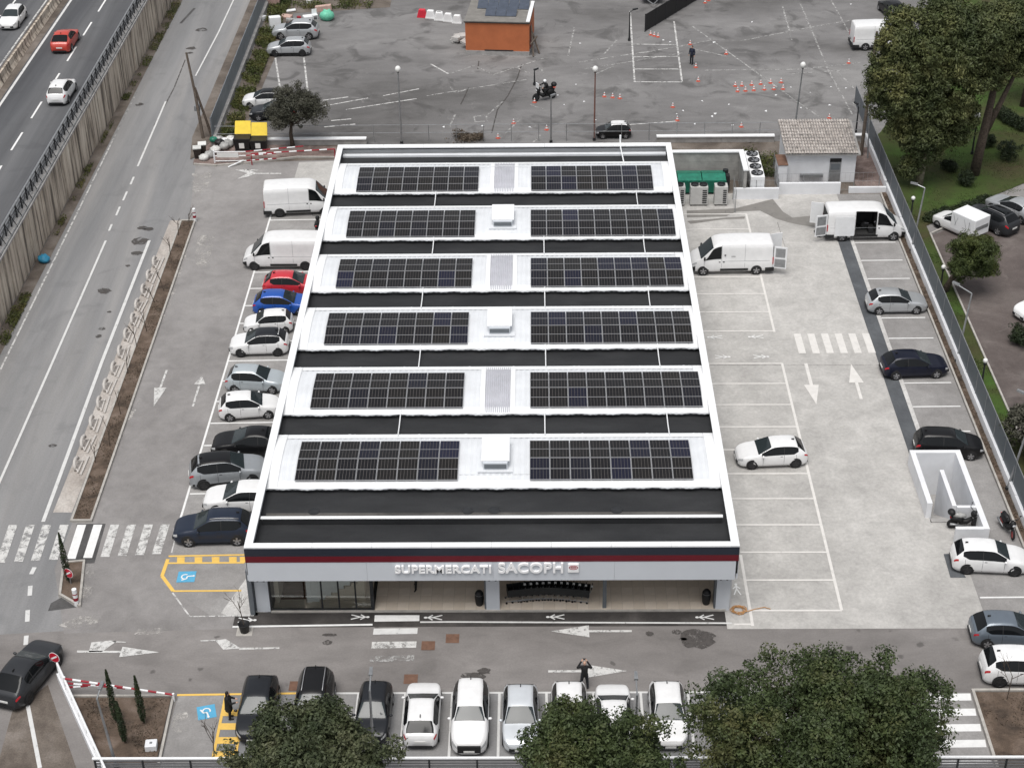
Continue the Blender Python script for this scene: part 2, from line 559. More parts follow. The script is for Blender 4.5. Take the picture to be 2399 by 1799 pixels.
for i, (x0, w) in enumerate([(-27.9, 0), (-26.9, 1), (-25.95, 1), (-24.95, 0), (-23.95, 2), (-23.02, 2), (-22.05, 0), (-21.08, 1), (-20.1, 1), (-19.15, 1)]):
    x0 += 0.1
    dx = 0.2 * (1 - i / 9)
    patch('crossing_bar', [(x0, 8.0), (x0 + 0.5, 8.0), (x0 + 0.5 + dx, 4.55 + 0.08 * i), (x0 + dx, 4.55 + 0.08 * i)], M[('paint_mid', 'paint_old', 'paint_fresh')[w]], road, 0.026)
patch('tar_patch', [(-23.9, 8.1), (-22.25, 8.1), (-22.1, 4.5), (-23.6, 4.4)], M['tar'], road, 0.016)
patch('tar_patch', [(-23.69,0.43), (-23.69,1.06), (-23.24,1.54), (-22.23,0.71)], M['tar'], road, 0.016)
for p, r in (((-27.45,45.28), .4), ((-26.92,45.08), .38), ((-27.28,43.09), .7), ((-27.02,41.15), .45), ((-27.32,39.22), .2), ((-28.25,35.46), .5), ((-27.26,30.17), .25), ((-27.28,29.16), .25), ((-27.24,32.47), .16), ((-27.22,16.03), .25), ((-29.99,87.59), .6), ((-30.16,82.66), .5), ((-32.45,69.17), .4), ((-30.07,81.46), .3)):
    patch('oil_stain', [(p[0] + r * math.cos(t) * random.uniform(.75, 1.2), p[1] + r * 0.8 * math.sin(t) * random.uniform(.75, 1.2)) for t in [i * math.pi / 8 for i in range(16)]], M['oil'], road, 0.018)
line('tar_seam', [(-31.71,93.67), (-32.35,89.41)], 0.25, M['tar'], road, 0.018)
line('tar_seam', [(-30.20,79.70), (-30.02,72.69), (-30.22,64.47)], 0.10, M['oil'], road, 0.018)

# ---- left car park
line('bay_front_line', [(-17.9, 49.2), (-17.95, 25), (-18.03, 8.3)], 0.13, M['paint_fresh'], bays_left)
line('bay_front_line', [(-18.03, 8.3), (-17.97, 5.4)], 0.08, M['paint_old'], bays_left)
for y in (46.4, 43.1, 38.06, 35.66, 33.2, 30.75, 28.3, 25.83, 23.36, 20.9, 18.4, 15.95, 13.45, 10.95):
    line('bay_line', [(-17.9, y), (-12.5, y + 0.12)], 0.13, M['paint_fresh'], bays_left, 0.024)
line('bay_edge', [(-17.28,1.90), (-16.00,-0.08), (-12.61,-0.02)], 0.09, M['paint_old'], bays_left)
for a, b in (((-18.08,5.08), (-13.86,5.18)), ((-18.07,4.46), (-13.75,4.48)), ((-17.27,2.04), (-13.57,2.06))):
    line('disabled_bay_line', [a, b], 0.13, M['paint_yellow'], bays_left)
line('disabled_bay_line', [(-18.07,4.82), (-18.12,3.34), (-17.27,2.04)], 0.2, M['paint_yellow'], bays_left, 0.024)
for i in range(5):
    x0 = (1530, 1685, 1835, 1985, 2100)[i]
    patch('disabled_bay_hatch', [(-17.59,5.00), (-17.16,5.00), (-17.08,4.50), (-17.50,4.51)], M['paint_yellow'], bays_left, 0.0228).location = ((0, .98, 1.94, 2.9, 3.5)[i], 0, 0)


def wheelchair(parent, c, s, rz, z=0.026):
    """blue square with the white wheelchair mark"""
    o = empty('disabled_symbol', (c[0], c[1], 0), rz, parent=parent)
    patch('blue_square', rect(-s, s, -s * 1.05, s * 1.05), M['paint_blue'], o, z)
    mk = MB()
    ring = [(0.42 * s * math.cos(t), -0.15 * s + 0.42 * s * math.sin(t)) for t in [R(150 + i * 21) for i in range(13)]]
    for k, q in enumerate(strip(ring, 0.16 * s)):
        mk.sheet(q, z + 0.006 + 0.0004 * (k % 2))
    for k, q in enumerate(strip([(-0.12 * s, 0.72 * s), (-0.05 * s, 0.1 * s), (0.36 * s, 0.06 * s), (0.62 * s, -0.5 * s)], 0.17 * s)):
        mk.sheet(q, z + 0.008 + 0.0004 * (k % 2))
    mk.sheet([(-0.12 * s + 0.14 * s * math.cos(t), 0.82 * s + 0.14 * s * math.sin(t)) for t in [i * math.pi / 6 for i in range(12)]], z + 0.007)
    mk.build('white_wheelchair', M['paint_fresh'], o)


wheelchair(bays_left, (-16.76,3.26), 0.47, -88)
wheelchair(lane, (-13.92,-7.32), 0.45, 195)


def arrow(parent, tail, tip, mat, w=0.16, hl=1.5, hw=0.75, z=0.024):
    t, p = Vector(tail), Vector(tip)
    d = (p - t).normalized()
    nn = Vector((-d.y, d.x))
    b = p - d * hl
    mb = MB()
    mb.sheet([tuple(t + nn * w / 2), tuple(b + nn * w / 2), tuple(b - nn * w / 2), tuple(t - nn * w / 2)], z)
    mb.sheet([tuple(b + nn * hw / 2), tuple(p), tuple(b - nn * hw / 2)], z + 0.001)
    return mb.build('direction_arrow', mat, parent)


arrow(aisle, (-21.80,24.72), (-21.83,20.38), M['paint_mid'], 0.14, 2.2, 0.8)
arrow(aisle, (-19.33,20.32), (-19.35,23.98), M['paint_old'], 0.14, 1.0, 0.75)
mb = MB()
for q in ([(-20.79,-2.12), (-19.79,-1.97), (-19.50,-2.05), (-20.09,-2.86), (-20.77,-2.87)], [(-19.78,-2.01), (-18.98,-2.09), (-18.97,-2.14), (-19.58,-2.12)]):
    mb.sheet(q, 0.024)
mb.build('direction_arrow', M['paint_mid'], lane)
arrow(lane, (-21.39,-2.83), (-17.10,-2.90), M['paint_mid'], 0.16, 2.0, 0.8)
mb = MB()
for q in ([(-14.34,-1.98), (-13.81,-1.89), (-13.46,-2.16), (-12.91,-2.62), (-13.80,-2.72)], [(-15.12,-1.98), (-14.28,-1.94), (-14.27,-2.03), (-15.11,-2.07)], [(-12.96,-2.57), (-10.92,-2.54), (-10.90,-2.66), (-13.00,-2.73)]):
    mb.sheet(q, 0.024)
mb.build('direction_arrow', M['paint_mid'], lane)
arrow(lane, (7.40,-1.35), (3.17,-1.35), M['paint_mid'], 0.16, 2.0, 0.95)
arrow(lane, (3.00,-4.43), (7.01,-4.41), M['paint_mid'], 0.16, 2.0, 0.95)
mb = MB()
for q in ([(-21.92,55.50), (-20.89,55.57), (-20.03,54.81), (-20.69,54.17), (-21.47,53.79), (-20.78,54.82)], [(-20.98,55.57), (-19.97,55.42), (-20.10,55.29), (-20.86,55.35)], [(-20.08,54.86), (-18.06,54.85), (-18.04,54.63), (-20.06,54.66)]):
    mb.sheet(q, 0.024)
mb.build('direction_arrow', M['paint_mid'], aisle)
arrow(yard, (20.15,25.16), (20.14,20.22), M['paint_warm'], 0.22, 2.3, 0.95, 0.03)
arrow(yard, (23.06,20.80), (23.09,25.05), M['paint_warm'], 0.2, 2.3, 0.95, 0.03)

# ---- right yard
line('bay_front_line', [(18.6, 0.26), (18.6, 25.2)], 0.16, M['paint_warm'], yard, 0.03)
line('bay_front_line', [(18.6, 29.2), (18.6, 37.4)], 0.16, M['paint_warm'], yard, 0.03)
line('bay_front_line', [(18.6, 43.6), (18.62, 47.0)], 0.16, M['paint_warm'], yard, 0.03)
for y in (0.26, 2.8, 5.24, 7.75, 10.25, 12.75, 15.25, 17.73, 20.24, 22.72, 25.17, 29.35, 31.95, 34.5, 36.95, 39.4, 44.4, 46.95):
    line('bay_line', [(13.75, y), (18.6, y - 0.02)], 0.14, M['paint_warm'], yard, 0.032)
line('bay_back_line', [(13.75, -1.0), (13.75, 5)], 0.16, M['paint_warm'], yard, 0.034)
line('bay_back_line', [(12.8, -0.85), (13.75, -0.85)], 0.14, M['paint_warm'], yard, 0.032)
for i in range(6):
    x = 19.85 + 0.92 * i
    patch('crossing_bar', [(x, 28.95), (x + .48, 28.95), (x + .5, 26.4), (x + 0.02, 26.4)], M['paint_warm'], yard, 0.03)
patch('slate_strip', rect(24.92, 25.85, 13.7, 42.9), M['grey_paver'], yard, 0.02)
patch('pale_strip', rect(25.85, 26.12, 13.7, 42.9), M['pale_strip'], yard, 0.024)
patch('grate', [(24.97,5.02), (25.44,5.05), (25.75,2.96), (24.91,2.96)], M['grey_paver'], yard, 0.03)
for y in (47.6, 44.9, 42.1, 39.3, 36.55, 33.8, 31.0, 28.27, 25.5, 22.68, 19.9, 17.1, 14.3, 1.27):
    line('bay_line', [(26.13, y), (29.13, y + 0.03)], 0.12, M['paint_fresh'], stalls, 0.03)
patch('wet_patch', [(14.11,47.58), (17.92,47.93), (20.96,49.50), (21.49,47.28), (22.07,46.29), (23.88,46.65), (23.52,44.72), (22.51,45.02), (21.62,45.51), (20.81,46.11), (19.74,47.50), (17.86,47.33), (17.07,46.55), (14.06,46.40)], M['wet_concrete'], yard, 0.018)
patch('wet_patch', [(14.01,45.81), (17.05,46.36), (18.48,46.53), (18.40,46.14), (16.85,46.07), (14.24,45.33)], M['wet_concrete'], yard, 0.018)
line('joint', [(13.88,25.00), (24.91,24.89)], 0.03, M['oil'], yard, 0.02)
line('joint', [(20.83,45.52), (20.89,41.57)], 0.03, M['oil'], yard, 0.02)
for x0, y0, x1, y1 in ((420, 335, 510, 335), (760, 330, 860, 330), (570, 505, 475, 505), (905, 500, 800, 505)):
    pass


def walker(parent, c, rz, s=1.0, z=0.03):
    """little painted walking figure: head, arms and legs"""
    o = empty('pedestrian_mark', (c[0], c[1], 0), rz, parent=parent)
    mk = MB()
    for k, pl in enumerate(([(0.0, .42 * s), (0, 0)], [(-.26 * s, .05 * s), (0, .38 * s)], [(.26 * s, .05 * s), (0, .38 * s)], [(-.24 * s, -.62 * s), (0, .05 * s)], [(.24 * s, -.62 * s), (0, .05 * s)])):
        for q in strip(pl, .1 * s):
            mk.sheet(q, z + .0012 * k)
    mk.sheet([(.11 * s * math.cos(t), .55 * s + .13 * s * math.sin(t)) for t in [i * math.pi / 5 for i in range(10)]], z)
    mk.build('painted_figure', M['paint_fresh'], o)


walker(walkway, (-12.91,-0.38), -90, 0.75, 0.02)
walker(walkway, (-6.94,-0.16), -90, 0.75, 0.02)
walker(walkway, (-3.04,-0.22), 90, 0.75, 0.02)
walker(walkway, (3.43,-0.20), 90, 0.75, 0.02)
walker(walkway, (11.31,-0.26), 90, 0.75, 0.02)
walker(yard, (13.22,2.02), 0, 0.75, 0.034)
for c, a in (((14.52,28.55), 90), ((17.28,28.57), 90), ((14.78,26.01), -90), ((17.33,26.01), -90)):
    walker(yard, c, a, 0.8, 0.034)

# ---- front lane
bays_front = tag(MB().sheet(rect(-15.55, 14.3, -11.4, -6.0), 0.008).build('parking_bays_front', M['asphalt_road']), kind='structure')
patch('pale_paving', rect(-15.5, -13.2, -10.8, -6.15), M['asphalt_bay'], lane, 0.014)
patch('chalk_smear', [(-15.55,-7.48), (-14.89,-7.32), (-14.41,-8.45), (-15.09,-8.77), (-15.49,-8.45)], M['chalk'], lane, 0.0175)
for q in ([(-22.88,-0.75), (-21.82,-0.00), (-20.62,0.18), (-20.73,-0.48), (-21.93,-1.12)], [(-22.61,4.33), (-22.16,4.33), (-21.61,2.71), (-21.71,1.14), (-22.15,1.44)], [(-18.52,-1.04), (-17.01,-0.96), (-17.23,-1.42), (-18.72,-1.60)]):
    patch('dust_smear', q, M['chalk'], road, 0.0175)
for q in ([(-24.04,42.49), (-23.34,42.48), (-23.11,33.57), (-23.31,31.15), (-23.75,34.40)], [(-23.15,20.42), (-22.77,21.50), (-23.05,17.78), (-23.27,15.38), (-23.36,16.51)], [(-23.07,43.98), (-21.67,43.96), (-21.35,37.77), (-22.41,39.55)], [(-25.30,54.90), (-23.68,55.31), (-23.61,51.47), (-24.72,51.49)]):
    patch('dust_smear', q, M['chalk'], aisle, 0.0165)
line('kerb_line', [(-13.6, -0.92), (-6.22, -0.78)], 0.14, M['paint_fresh'], lane, 0.026)
line('kerb_line', [(-3.72,-0.59), (-2.24,-0.58), (12.68,-0.75)], 0.12, M['paint'], lane, 0.026)
for q, m in (([(-6.16,-0.02), (-3.79,-0.03), (-3.77,-0.50), (-6.15,-0.54)], 'paint_fresh'), ([(-6.13,-1.09), (-3.82,-1.06), (-3.82,-1.52), (-6.14,-1.58)], 'paint'),
             ([(-6.14,-2.14), (-3.82,-2.11), (-3.82,-2.60), (-6.13,-2.66)], 'paint_old'), ([(-6.14,-3.24), (-3.88,-3.18), (-3.87,-3.62), (-6.13,-3.70)], 'paint_faint')):
    patch('crossing_bar', q, M[m], lane, 0.024)
for x in (-13.15, -9.0):
    line('disabled_bay_line', [(x, -6.1), (x + 0.05, -10.5)], 0.14, M['paint_yellow'], lane)
line('disabled_bay_line', [(-15.6, -6.1), (-8.9, -5.98)], 0.14, M['paint_yellow'], lane, 0.024)
for i in range(4):
    patch('disabled_bay_hatch', rect(-13.1, -12.1, -7.6 - 0.95 * i, -7.15 - 0.95 * i), M['paint_yellow'], lane, 0.02)
line('disabled_bay_line', [(-12.1, -6.1), (-12.05, -10.5)], 0.14, M['paint_yellow'], lane, 0.0245)
line('bay_front_line', [(-8.9, -6.0), (14, -5.97)], 0.13, M['paint'], lane)
for i in range(10):
    x = -6.5 + 2.35 * i
    line('bay_line', [(x, -6.0), (x, -10.45)], 0.13, M['paint'], lane, 0.024)
for i in range(6):
    patch('crossing_bar', [(21.6, -6.15 - i * 1.07), (23.98, -6.12 - i * 1.07), (23.93, -6.62 - i * 1.07), (21.6, -6.66 - i * 1.07)], M['paint_fresh'], lane, 0.024)
for c in ((-3.20,-2.44), (-1.96,-1.89), (-3.95,-4.97), (-9.70,-5.46)):
    patch('manhole_cover', rect(c[0] - .35, c[0] + .35, c[1] - .35, c[1] + .35), M['rust_plate'], lane, 0.02)
for p, rx, ry in (((10.74,-2.00), 1.0, .75), ((-0.26,-4.39), .35, .25), ((-0.84,-4.77), .65, .3), ((-8.46,-2.18), .25, .2), ((8.31,-1.57), .22, .2), ((9.73,-1.42), .25, .2), ((10.04,-1.98), .22, .12), ((-8.43,-1.57), .4, .12)):
    patch('oil_stain', [(p[0] + rx * math.cos(t) * random.uniform(.8, 1.15), p[1] + ry * math.sin(t) * random.uniform(.8, 1.15)) for t in [i * math.pi / 9 for i in range(18)]], M['oil'], lane, 0.018)

patch('pale_paving', rect(21.4, 24.0, -12.0, -6.05), M['asphalt_bay'], lane, 0.014)
# ---- back lot: worn training and parking lines
OLD = ['paint_old', 'paint_faint']
BACK_LINES = [(-7.17,78.07,-5.31,75.77,1),(-5.31,75.77,-3.09,77.70,1),(-2.76,77.41,-1.33,75.41,1),(-1.33,75.41,3.34,79.44,1),(0.77,77.20,2.05,75.62,1),(-5.07,72.61,-4.60,71.27,1),(-4.60,71.27,-3.70,71.92,1),(-7.10,70.65,1.73,74.25,1),(-4.42,66.49,-4.85,63.53,1),(-0.35,69.22,-1.70,66.06,1),(-2.80,65.96,-1.71,66.19,1),(-1.71,66.19,-1.63,64.94,1),(-1.63,64.94,-2.67,64.84,1),(-2.67,64.84,-2.80,65.96,1),(1.15,65.14,-0.01,62.36,1),(2.98,62.07,2.34,60.55,1),(6.37,87.41,5.61,79.83,1),(2.05,68.53,3.26,67.36,1),(11.99,91.81,11.48,73.51,0),(11.48,73.51,15.74,73.37,0),(16.14,88.94,15.74,73.37,0),(11.81,82.81,16.01,82.57,0),(11.75,79.55,15.90,79.61,0),(11.59,76.55,15.93,76.46,0),(6.27,78.22,16.50,82.26,1),(7.03,76.64,16.36,80.48,1),(10.32,83.90,8.98,80.34,1),(8.06,75.50,9.71,77.30,1),(10.44,63.99,14.68,64.65,0),(2.58,77.02,3.11,76.72,1),(3.11,76.72,3.31,75.60,1),(2.58,77.02,2.63,76.17,1),(2.63,76.17,3.05,76.02,1),(17.81,87.47,25.33,68.99,1),(25.33,68.99,27.28,64.42,1),(27.23,92.78,26.94,83.54,1),(29.09,93.74,29.26,75.63,1),(29.26,75.63,29.78,65.86,1),(12.37,80.42,19.61,83.85,1),(17.12,81.65,20.39,79.52,1),(21.87,83.35,29.17,86.89,1),(29.17,86.89,33.25,88.71,1),(25.83,75.14,31.32,76.01,1),(26.93,76.24,32.44,77.68,1),(29.99,75.62,31.13,70.45,1),(18.05,76.14,27.98,76.22,1),(30.23,68.64,30.82,68.58,1),(30.82,68.58,30.88,67.99,1),(30.88,67.99,30.36,67.87,1),(30.36,67.87,30.23,68.64,1),(32.31,94.34,32.64,85.56,1),(-21.78,79.97,-20.14,71.17,0),(-19.12,80.06,-17.80,71.65,0),(-16.25,69.78,-14.07,70.52,0),(-16.12,68.48,-12.29,70.23,0),(-14.01,67.67,-7.97,70.01,0),(-10.99,70.73,-7.89,72.26,0),(-15.08,65.31,-13.37,65.65,0),(-15.54,63.96,-12.92,64.53,0),(-7.15,78.21,-5.42,75.77,0)]
for x0, y0, x1, y1, k in BACK_LINES:
    line('worn_line', [(x0, y0), (x1, y1)], 0.16, M[OLD[k]], back_lot, 0.012 + 0.004 * random.random())
for p in ([(1.30,77.90), (0.89,74.54), (0.10,70.52), (-0.78,67.43), (-1.18,62.50)], [(-4.04,68.51), (-3.71,70.59), (-3.46,72.45)], [(-2.69,78.84), (-2.74,76.84)]):
    line('tar_seam', p, 0.11, M['oil'], back_lot, 0.010)
CONES = [(13.63,85.21),(13.95,84.90),(14.29,84.64),(17.20,82.60),(20.36,80.10),(17.26,76.86),(17.20,73.53),(20.40,72.30),(20.99,72.37),(21.89,72.54),(22.72,72.72),(23.63,72.97),(24.58,73.09),(20.48,71.08),(21.19,71.19),(21.94,71.31),(22.88,71.43),(23.74,71.49),(24.56,71.53),(14.49,67.68),(14.67,64.80),(19.99,63.36),(24.08,63.89),(27.69,65.06),(31.36,77.59),(19.62,94.00),(20.03,94.67),(4.17,72.41),(2.45,68.96),(8.63,70.14),(9.35,69.92),(9.98,69.70),(0.66,64.41),(3.47,63.05),(-0.63,61.40)]
LITTER = [(28.91,71.95),(17.16,68.97),(19.42,68.20),(22.47,66.70),(15.31,66.88),(14.73,66.21),(18.05,66.20),(17.72,65.63),(16.10,64.06),(19.32,63.71),(24.39,64.23),(25.57,67.35),(28.17,67.86),(34.11,93.29),(23.71,88.51),(19.54,83.10),(26.88,70.71),(23.80,70.17),(14.76,83.81),(15.39,83.31),(25.31,71.97),(30.20,71.66),(6.18,73.01),(5.04,68.42),(6.83,69.08),(4.51,70.56),(-5.31,63.78),(-1.95,63.92),(2.05,63.58),(7.66,65.02),(6.83,83.13)]

# ---------------------------------------------------------------- supermarket
M['bitumen'] = ground_mat('black_roof_bitumen', (0.027, 0.028, 0.030), (0.021, 0.022, 0.024), (0.036, 0.037, 0.039), 0.5, 1.4, 9, 0.0, (0.4, 1, 1), 0.15, 20, 0.75)
M['navy'] = plain('navy_fascia', (0.022, 0.027, 0.040), 0.4, var=0.06)
M['maroon'] = plain('dark_red_fascia', (0.13, 0.008, 0.016), 0.4, var=0.06)
M['silver_fascia'] = plain('pale_grey_fascia', (0.60, 0.63, 0.67), 0.4, var=0.03, scale=0.6)
M['slate'] = plain('slate_grey_panel', (0.14, 0.155, 0.17), 0.45, var=0.08)
M['tile'] = plain('beige_floor_tile', (0.72, 0.63, 0.53), 0.5, var=0.10, scale=0.9)
M['tile2'] = plain('beige_floor_tile_b', (0.67, 0.58, 0.48), 0.5, var=0.10, scale=1.1)
M['grout'] = plain('grout', (0.40, 0.35, 0.29), 0.9)
M['stair_white'] = plain('stair_parapet', (0.84, 0.85, 0.85), 0.6, var=0.05)
M['sheet_clear'] = plain('translucent_sheet', (0.50, 0.505, 0.545), 0.35, var=0.10, scale=1.4)
M['shop_dark'] = plain('dim_shop_interior', (0.05, 0.045, 0.04), 0.8)
M['shop_beige'] = plain('shop_interior_wall', (0.62, 0.55, 0.46), 0.8)

mk = empty('supermarket', (0, 0, 0), 0, 'long flat-roofed white supermarket with solar panels and a dark red striped front', 'supermarket')
X0, X1, YF, YB, ZT = -12.52, 12.78, -0.82, 48.75, 5.2
ZR = 4.55                                           # black roof deck
# walls
M['side_wall'] = plain('pale_wall_panel', (0.60, 0.61, 0.62), 0.7, var=0.06, scale=0.5)
MB().box(X0 + .06, X0 + .3, 0.5, YB - .02, 0, 4.9).build('side_wall', M['side_wall'], mk)
MB().box(X1 - .3, X1 - .06, 0.5, YB - .02, 0, 4.9).build('side_wall', M['side_wall'], mk)
MB().box(X0 + .3, X1 - .3, YB - .3, YB - .04, 0, 4.9).build('rear_wall', M['side_wall'], mk)
MB().box(X0 + .3, X1 - .3, 4.6, 4.9, 0, 4.4).build('inner_front_wall', M['shop_beige'], mk)
MB().box(X0 + .25, X1 - .25, YF + .2, YB - .2, ZR - .2, ZR).build('roof_deck', M['bitumen'], mk)
MB().box(X0 + .32, X1 - .32, YF + .25, 4.6, 2.98, 3.05).build('portico_soffit', M['silver_fascia'], mk)
# parapets: inside faces are black membrane, white metal coping on top
for nm, d in (('parapet', (X0 + .02, X0 + .28, YF + .02, YB, 3.4, ZT - .08)), ('parapet', (X1 - .28, X1 - .02, YF + .02, YB, 3.4, ZT - .08)),
              ('parapet', (X0 + .28, X1 - .28, YB - .28, YB - .02, 4.3, ZT - .08)), ('parapet', (X0 + .28, X1 - .28, YF + .06, YF + .3, 3.1, ZT - .08))):
    MB().box(*d).build(nm, M['bitumen'], mk)
cw = 0.42


def coping(pts):
    MB().prism(pts, ZT - .08, ZT).build('coping', M['white'], mk)


ys = np.linspace(YF, YB, 13)
for a, b in zip(ys[:-1], ys[1:]):
    for x0, x1, o in ((X0, X0 + cw, 1), (X1 - cw, X1, -1)):
        coping([(x0, a + .006), (x1, a + .006), (x1, b - .006), (x0, b - .006)])
xs = np.linspace(X0 + cw, X1 - cw, 9)
for a, b in zip(xs[:-1], xs[1:]):
    coping(rect(a + .006, b - .006, YF, YF + .38))
    coping(rect(a + .006, b - .006, YB - .55, YB))
MB().box(X0 + cw, X1 - cw, 47.75, 48.12, ZR + .02, 4.72).build('roof_gutter', M['roof_white'], mk)
MB().box(X0 + cw, X1 - cw, 48.12, 48.2, ZR + .02, 4.66).build('gutter_channel', M['grey_metal'], mk)
MB().box(X0 + .5, X1 - .62, 1.93, 2.09, ZR + .02, 4.94).build('roof_beam', M['bitumen'], mk)
MB().box(X0 + .46, X1 - .58, 1.90, 2.12, 4.94, 4.985).build('beam_cap', M['white'], mk)
M['gutter_silt'] = ground_mat('silty_gutter', (0.095, 0.09, 0.085), (0.04, 0.04, 0.04), (0.13, 0.125, 0.118), 0.4, 1.5, 8, 0.4, (0.6, 1, 1), 0.2, 21)
MB().sheet(rect(X0 + .6, X1 - .6, 2.25, 2.95), ZR + .006).build('gutter_strip', M['gutter_silt'], mk)
MB().sheet(rect(X0 + .6, X1 - .6, -.40, .05), ZR + .006).build('gutter_strip', M['gutter_silt'], mk)

# six low white vaults with corrugated sheet
Y_V = [4.72 + 7.235 * i for i in range(6)]          # front edge of every vault
VW = 5.22


def vz(t):                                           # t 0..1 across the vault
    return 4.83 + 0.30 * (1 - (2 * t - 1) ** 2)


NX = 150
for i, y0 in enumerate(Y_V):
    P = []
    for j in range(13):
        t = j / 12
        row = []
        for k in range(NX + 1):
            x = X0 + .30 + (X1 - X0 - .60) * k / NX
            edge = (0.03 * math.sin(k * 0.8) + 0.02 * math.sin(k * 0.31 + i)) if j in (0, 12) else 0
            row.append((x, y0 + VW * t + edge, vz(t) + 0.014 * (1 if k % 2 else -1)))
        P.append(row)
    v = MB().grid(P).build('roof_vault', M['roof_white'], mk)
    md = v.modifiers.new('thick', 'SOLIDIFY')
    md.thickness = 0.06
    md.offset = -1
    # end flashing on both sides
    for xa, xb in ((X0 + .30, X0 + .95), (X1 - .95, X1 - .30)):
        Q_ = [[(x, y0 + .02 + (VW - .04) * j / 12, vz(j / 12) + 0.035) for x in (xa, xb)] for j in range(13)]
        f = MB().grid([list(r)[::-1] for r in Q_]).build('vault_flashing', M['white'], mk)
    for ta, tb in ((0.004, .11), (.89, .996)):
        Q_ = [[(x, y0 + VW * (ta + (tb - ta) * j / 3), vz(ta + (tb - ta) * j / 3) + .030) for x in (X1 - .97, X0 + .97)] for j in range(4)]
        MB().grid(Q_).build('vault_edge', M['white'], mk)
    # black upstand under the vault edges
    MB().box(X0 + .5, X1 - .5, y0 + .12, y0 + .2, ZR, 4.80).build('vault_upstand', M['bitumen'], mk)
    MB().box(X0 + .5, X1 - .5, y0 + VW - .2, y0 + VW - .12, ZR, 4.80).build('vault_upstand', M['bitumen'], mk)
    # centre: skylight or hood, alternating
    cx = 0.22
    if i % 2:
        Q_ = [[(cx - .72 + 1.44 * k / 24, y0 + .12 + (VW - .3) * j / 12, vz(j / 12) + .06 + .025 * math.cos(k * math.pi)) for k in range(25)] for j in range(13)]
        MB().grid([r[::-1] for r in Q_]).build('skylight', M['sheet_clear'], mk)
        for sx in (-1, 1):
            a, b = cx + sx * .74, cx + sx * 1.02
            Q_ = [[(x, y0 + .05 + (VW - .12) * j / 12, vz(j / 12) + .055) for x in sorted((a, b))] for j in range(13)]
            MB().grid([r[::-1] for r in Q_]).build('skylight_trim', M['white'], mk)
    else:
        h = empty('roof_hood', (cx, y0 + VW * .47, 0), 0, parent=mk)
        zb = 5.06
        MB().prism([(-.95, -1.35), (.95, -1.35), (.95, 1.15), (-.95, 1.15)], zb, zb + .10).build('hood_base', M['roof_white'], h)
        MB().prism([(-.66, -1.15), (.66, -1.15), (.66, 1.0), (-.66, 1.0)], zb + .10, zb + .52).build('hood_body', M['silver_fascia'], h)
        bev(MB().box(-.78, .78, -1.0, 1.35, zb + .52, zb + .60).build('hood_lid', M['white'], h), .03)
        MB().box(-.6, .6, -1.2, -1.15, zb + .2, zb + .45).build('hood_louvre', M['slate'], h)
# conduits crossing the black troughs
for i, xsn in enumerate(([-5.35, 2.95, 9.95], [-4.6, 3.05, 9.9], [-4.85, 3.05, 9.75], [-4.5, 3.05, 9.85], [-4.7, 9.75])):
    ya, yb = Y_V[i] + VW - .3, Y_V[i + 1] + .3
    for x in xsn:
        MB().tube([(x, ya, 5.0), (x, ya + .25, 4.9), (x, (ya + yb) / 2, 4.84), (x, yb - .25, 4.9), (x, yb, 5.0)], 0.035, 6).build('conduit', M['white'], mk)
MB().tube([(9.1, 45.3, 5.0), (9.05, 46.6, 4.95), (8.95, 48.0, 5.1), (8.95, 48.9, 5.3)], 0.05, 6).build('conduit', M['white'], mk)
MB().tube([(8.95, 48.9, 5.2), (8.95, 48.9, 5.75)], 0.07, 8).build('vent_pipe', M['white'], mk)
MB().tube([(-1.7, 44.75, 5.14), (.2, 44.75, 5.19), (2.2, 44.75, 5.14)], 0.02, 6).build('conduit', M['white'], mk)
MB().tube([(-1.75, 5.75, 5.02), (.2, 5.75, 5.02), (2.1, 5.75, 5.02)], 0.015, 6).build('conduit', M['grey_metal'], mk)
for x, y in ((-9.4, 3.1), (-1.2, 3.1), (0.2, 3.15), (6.7, 3.1), (-3.5, 0.1), (5.0, 0.05)):
    MB().lathe([(.32, ZR), (.30, ZR + .03), (.12, ZR + .05)], (x, y, 0), 12).build('roof_drain', M['dark_metal'], mk)

# fascia bands
MB().box(X0, X1, YF - .02, YF + .06, 4.63, ZT - .082).build('fascia_navy', M['navy'], mk)
MB().box(X0, X1, YF - .02, YF + .06, 4.235, 4.628).build('fascia_red', M['maroon'], mk)
seams = [X0 + .06, -6.3, 0.2, 6.45, X1 - .12]
for a, b in zip(seams[:-1], seams[1:]):
    MB().box(a, b - .008, YF, YF + .06, 3.0, 4.232).build('fascia_panel', M['silver_fascia'], mk)
for x0, x1 in ((X0, X0 + .06), (X1 - .06, X1)):
    for z0, z1, m in ((4.63, ZT - .082, 'navy'), (4.235, 4.628, 'maroon'), (3.0, 4.232, 'silver_fascia')):
        MB().box(x0 - .012, x1 + .012, YF + .062, 0.5 if z0 < 4 else 1.2, z0, z1).build('fascia_return', M[m], mk)

# raised letters
M['letter'] = plain('white_sign_letter', (0.92, 0.92, 0.92), 0.35, var=0.01)


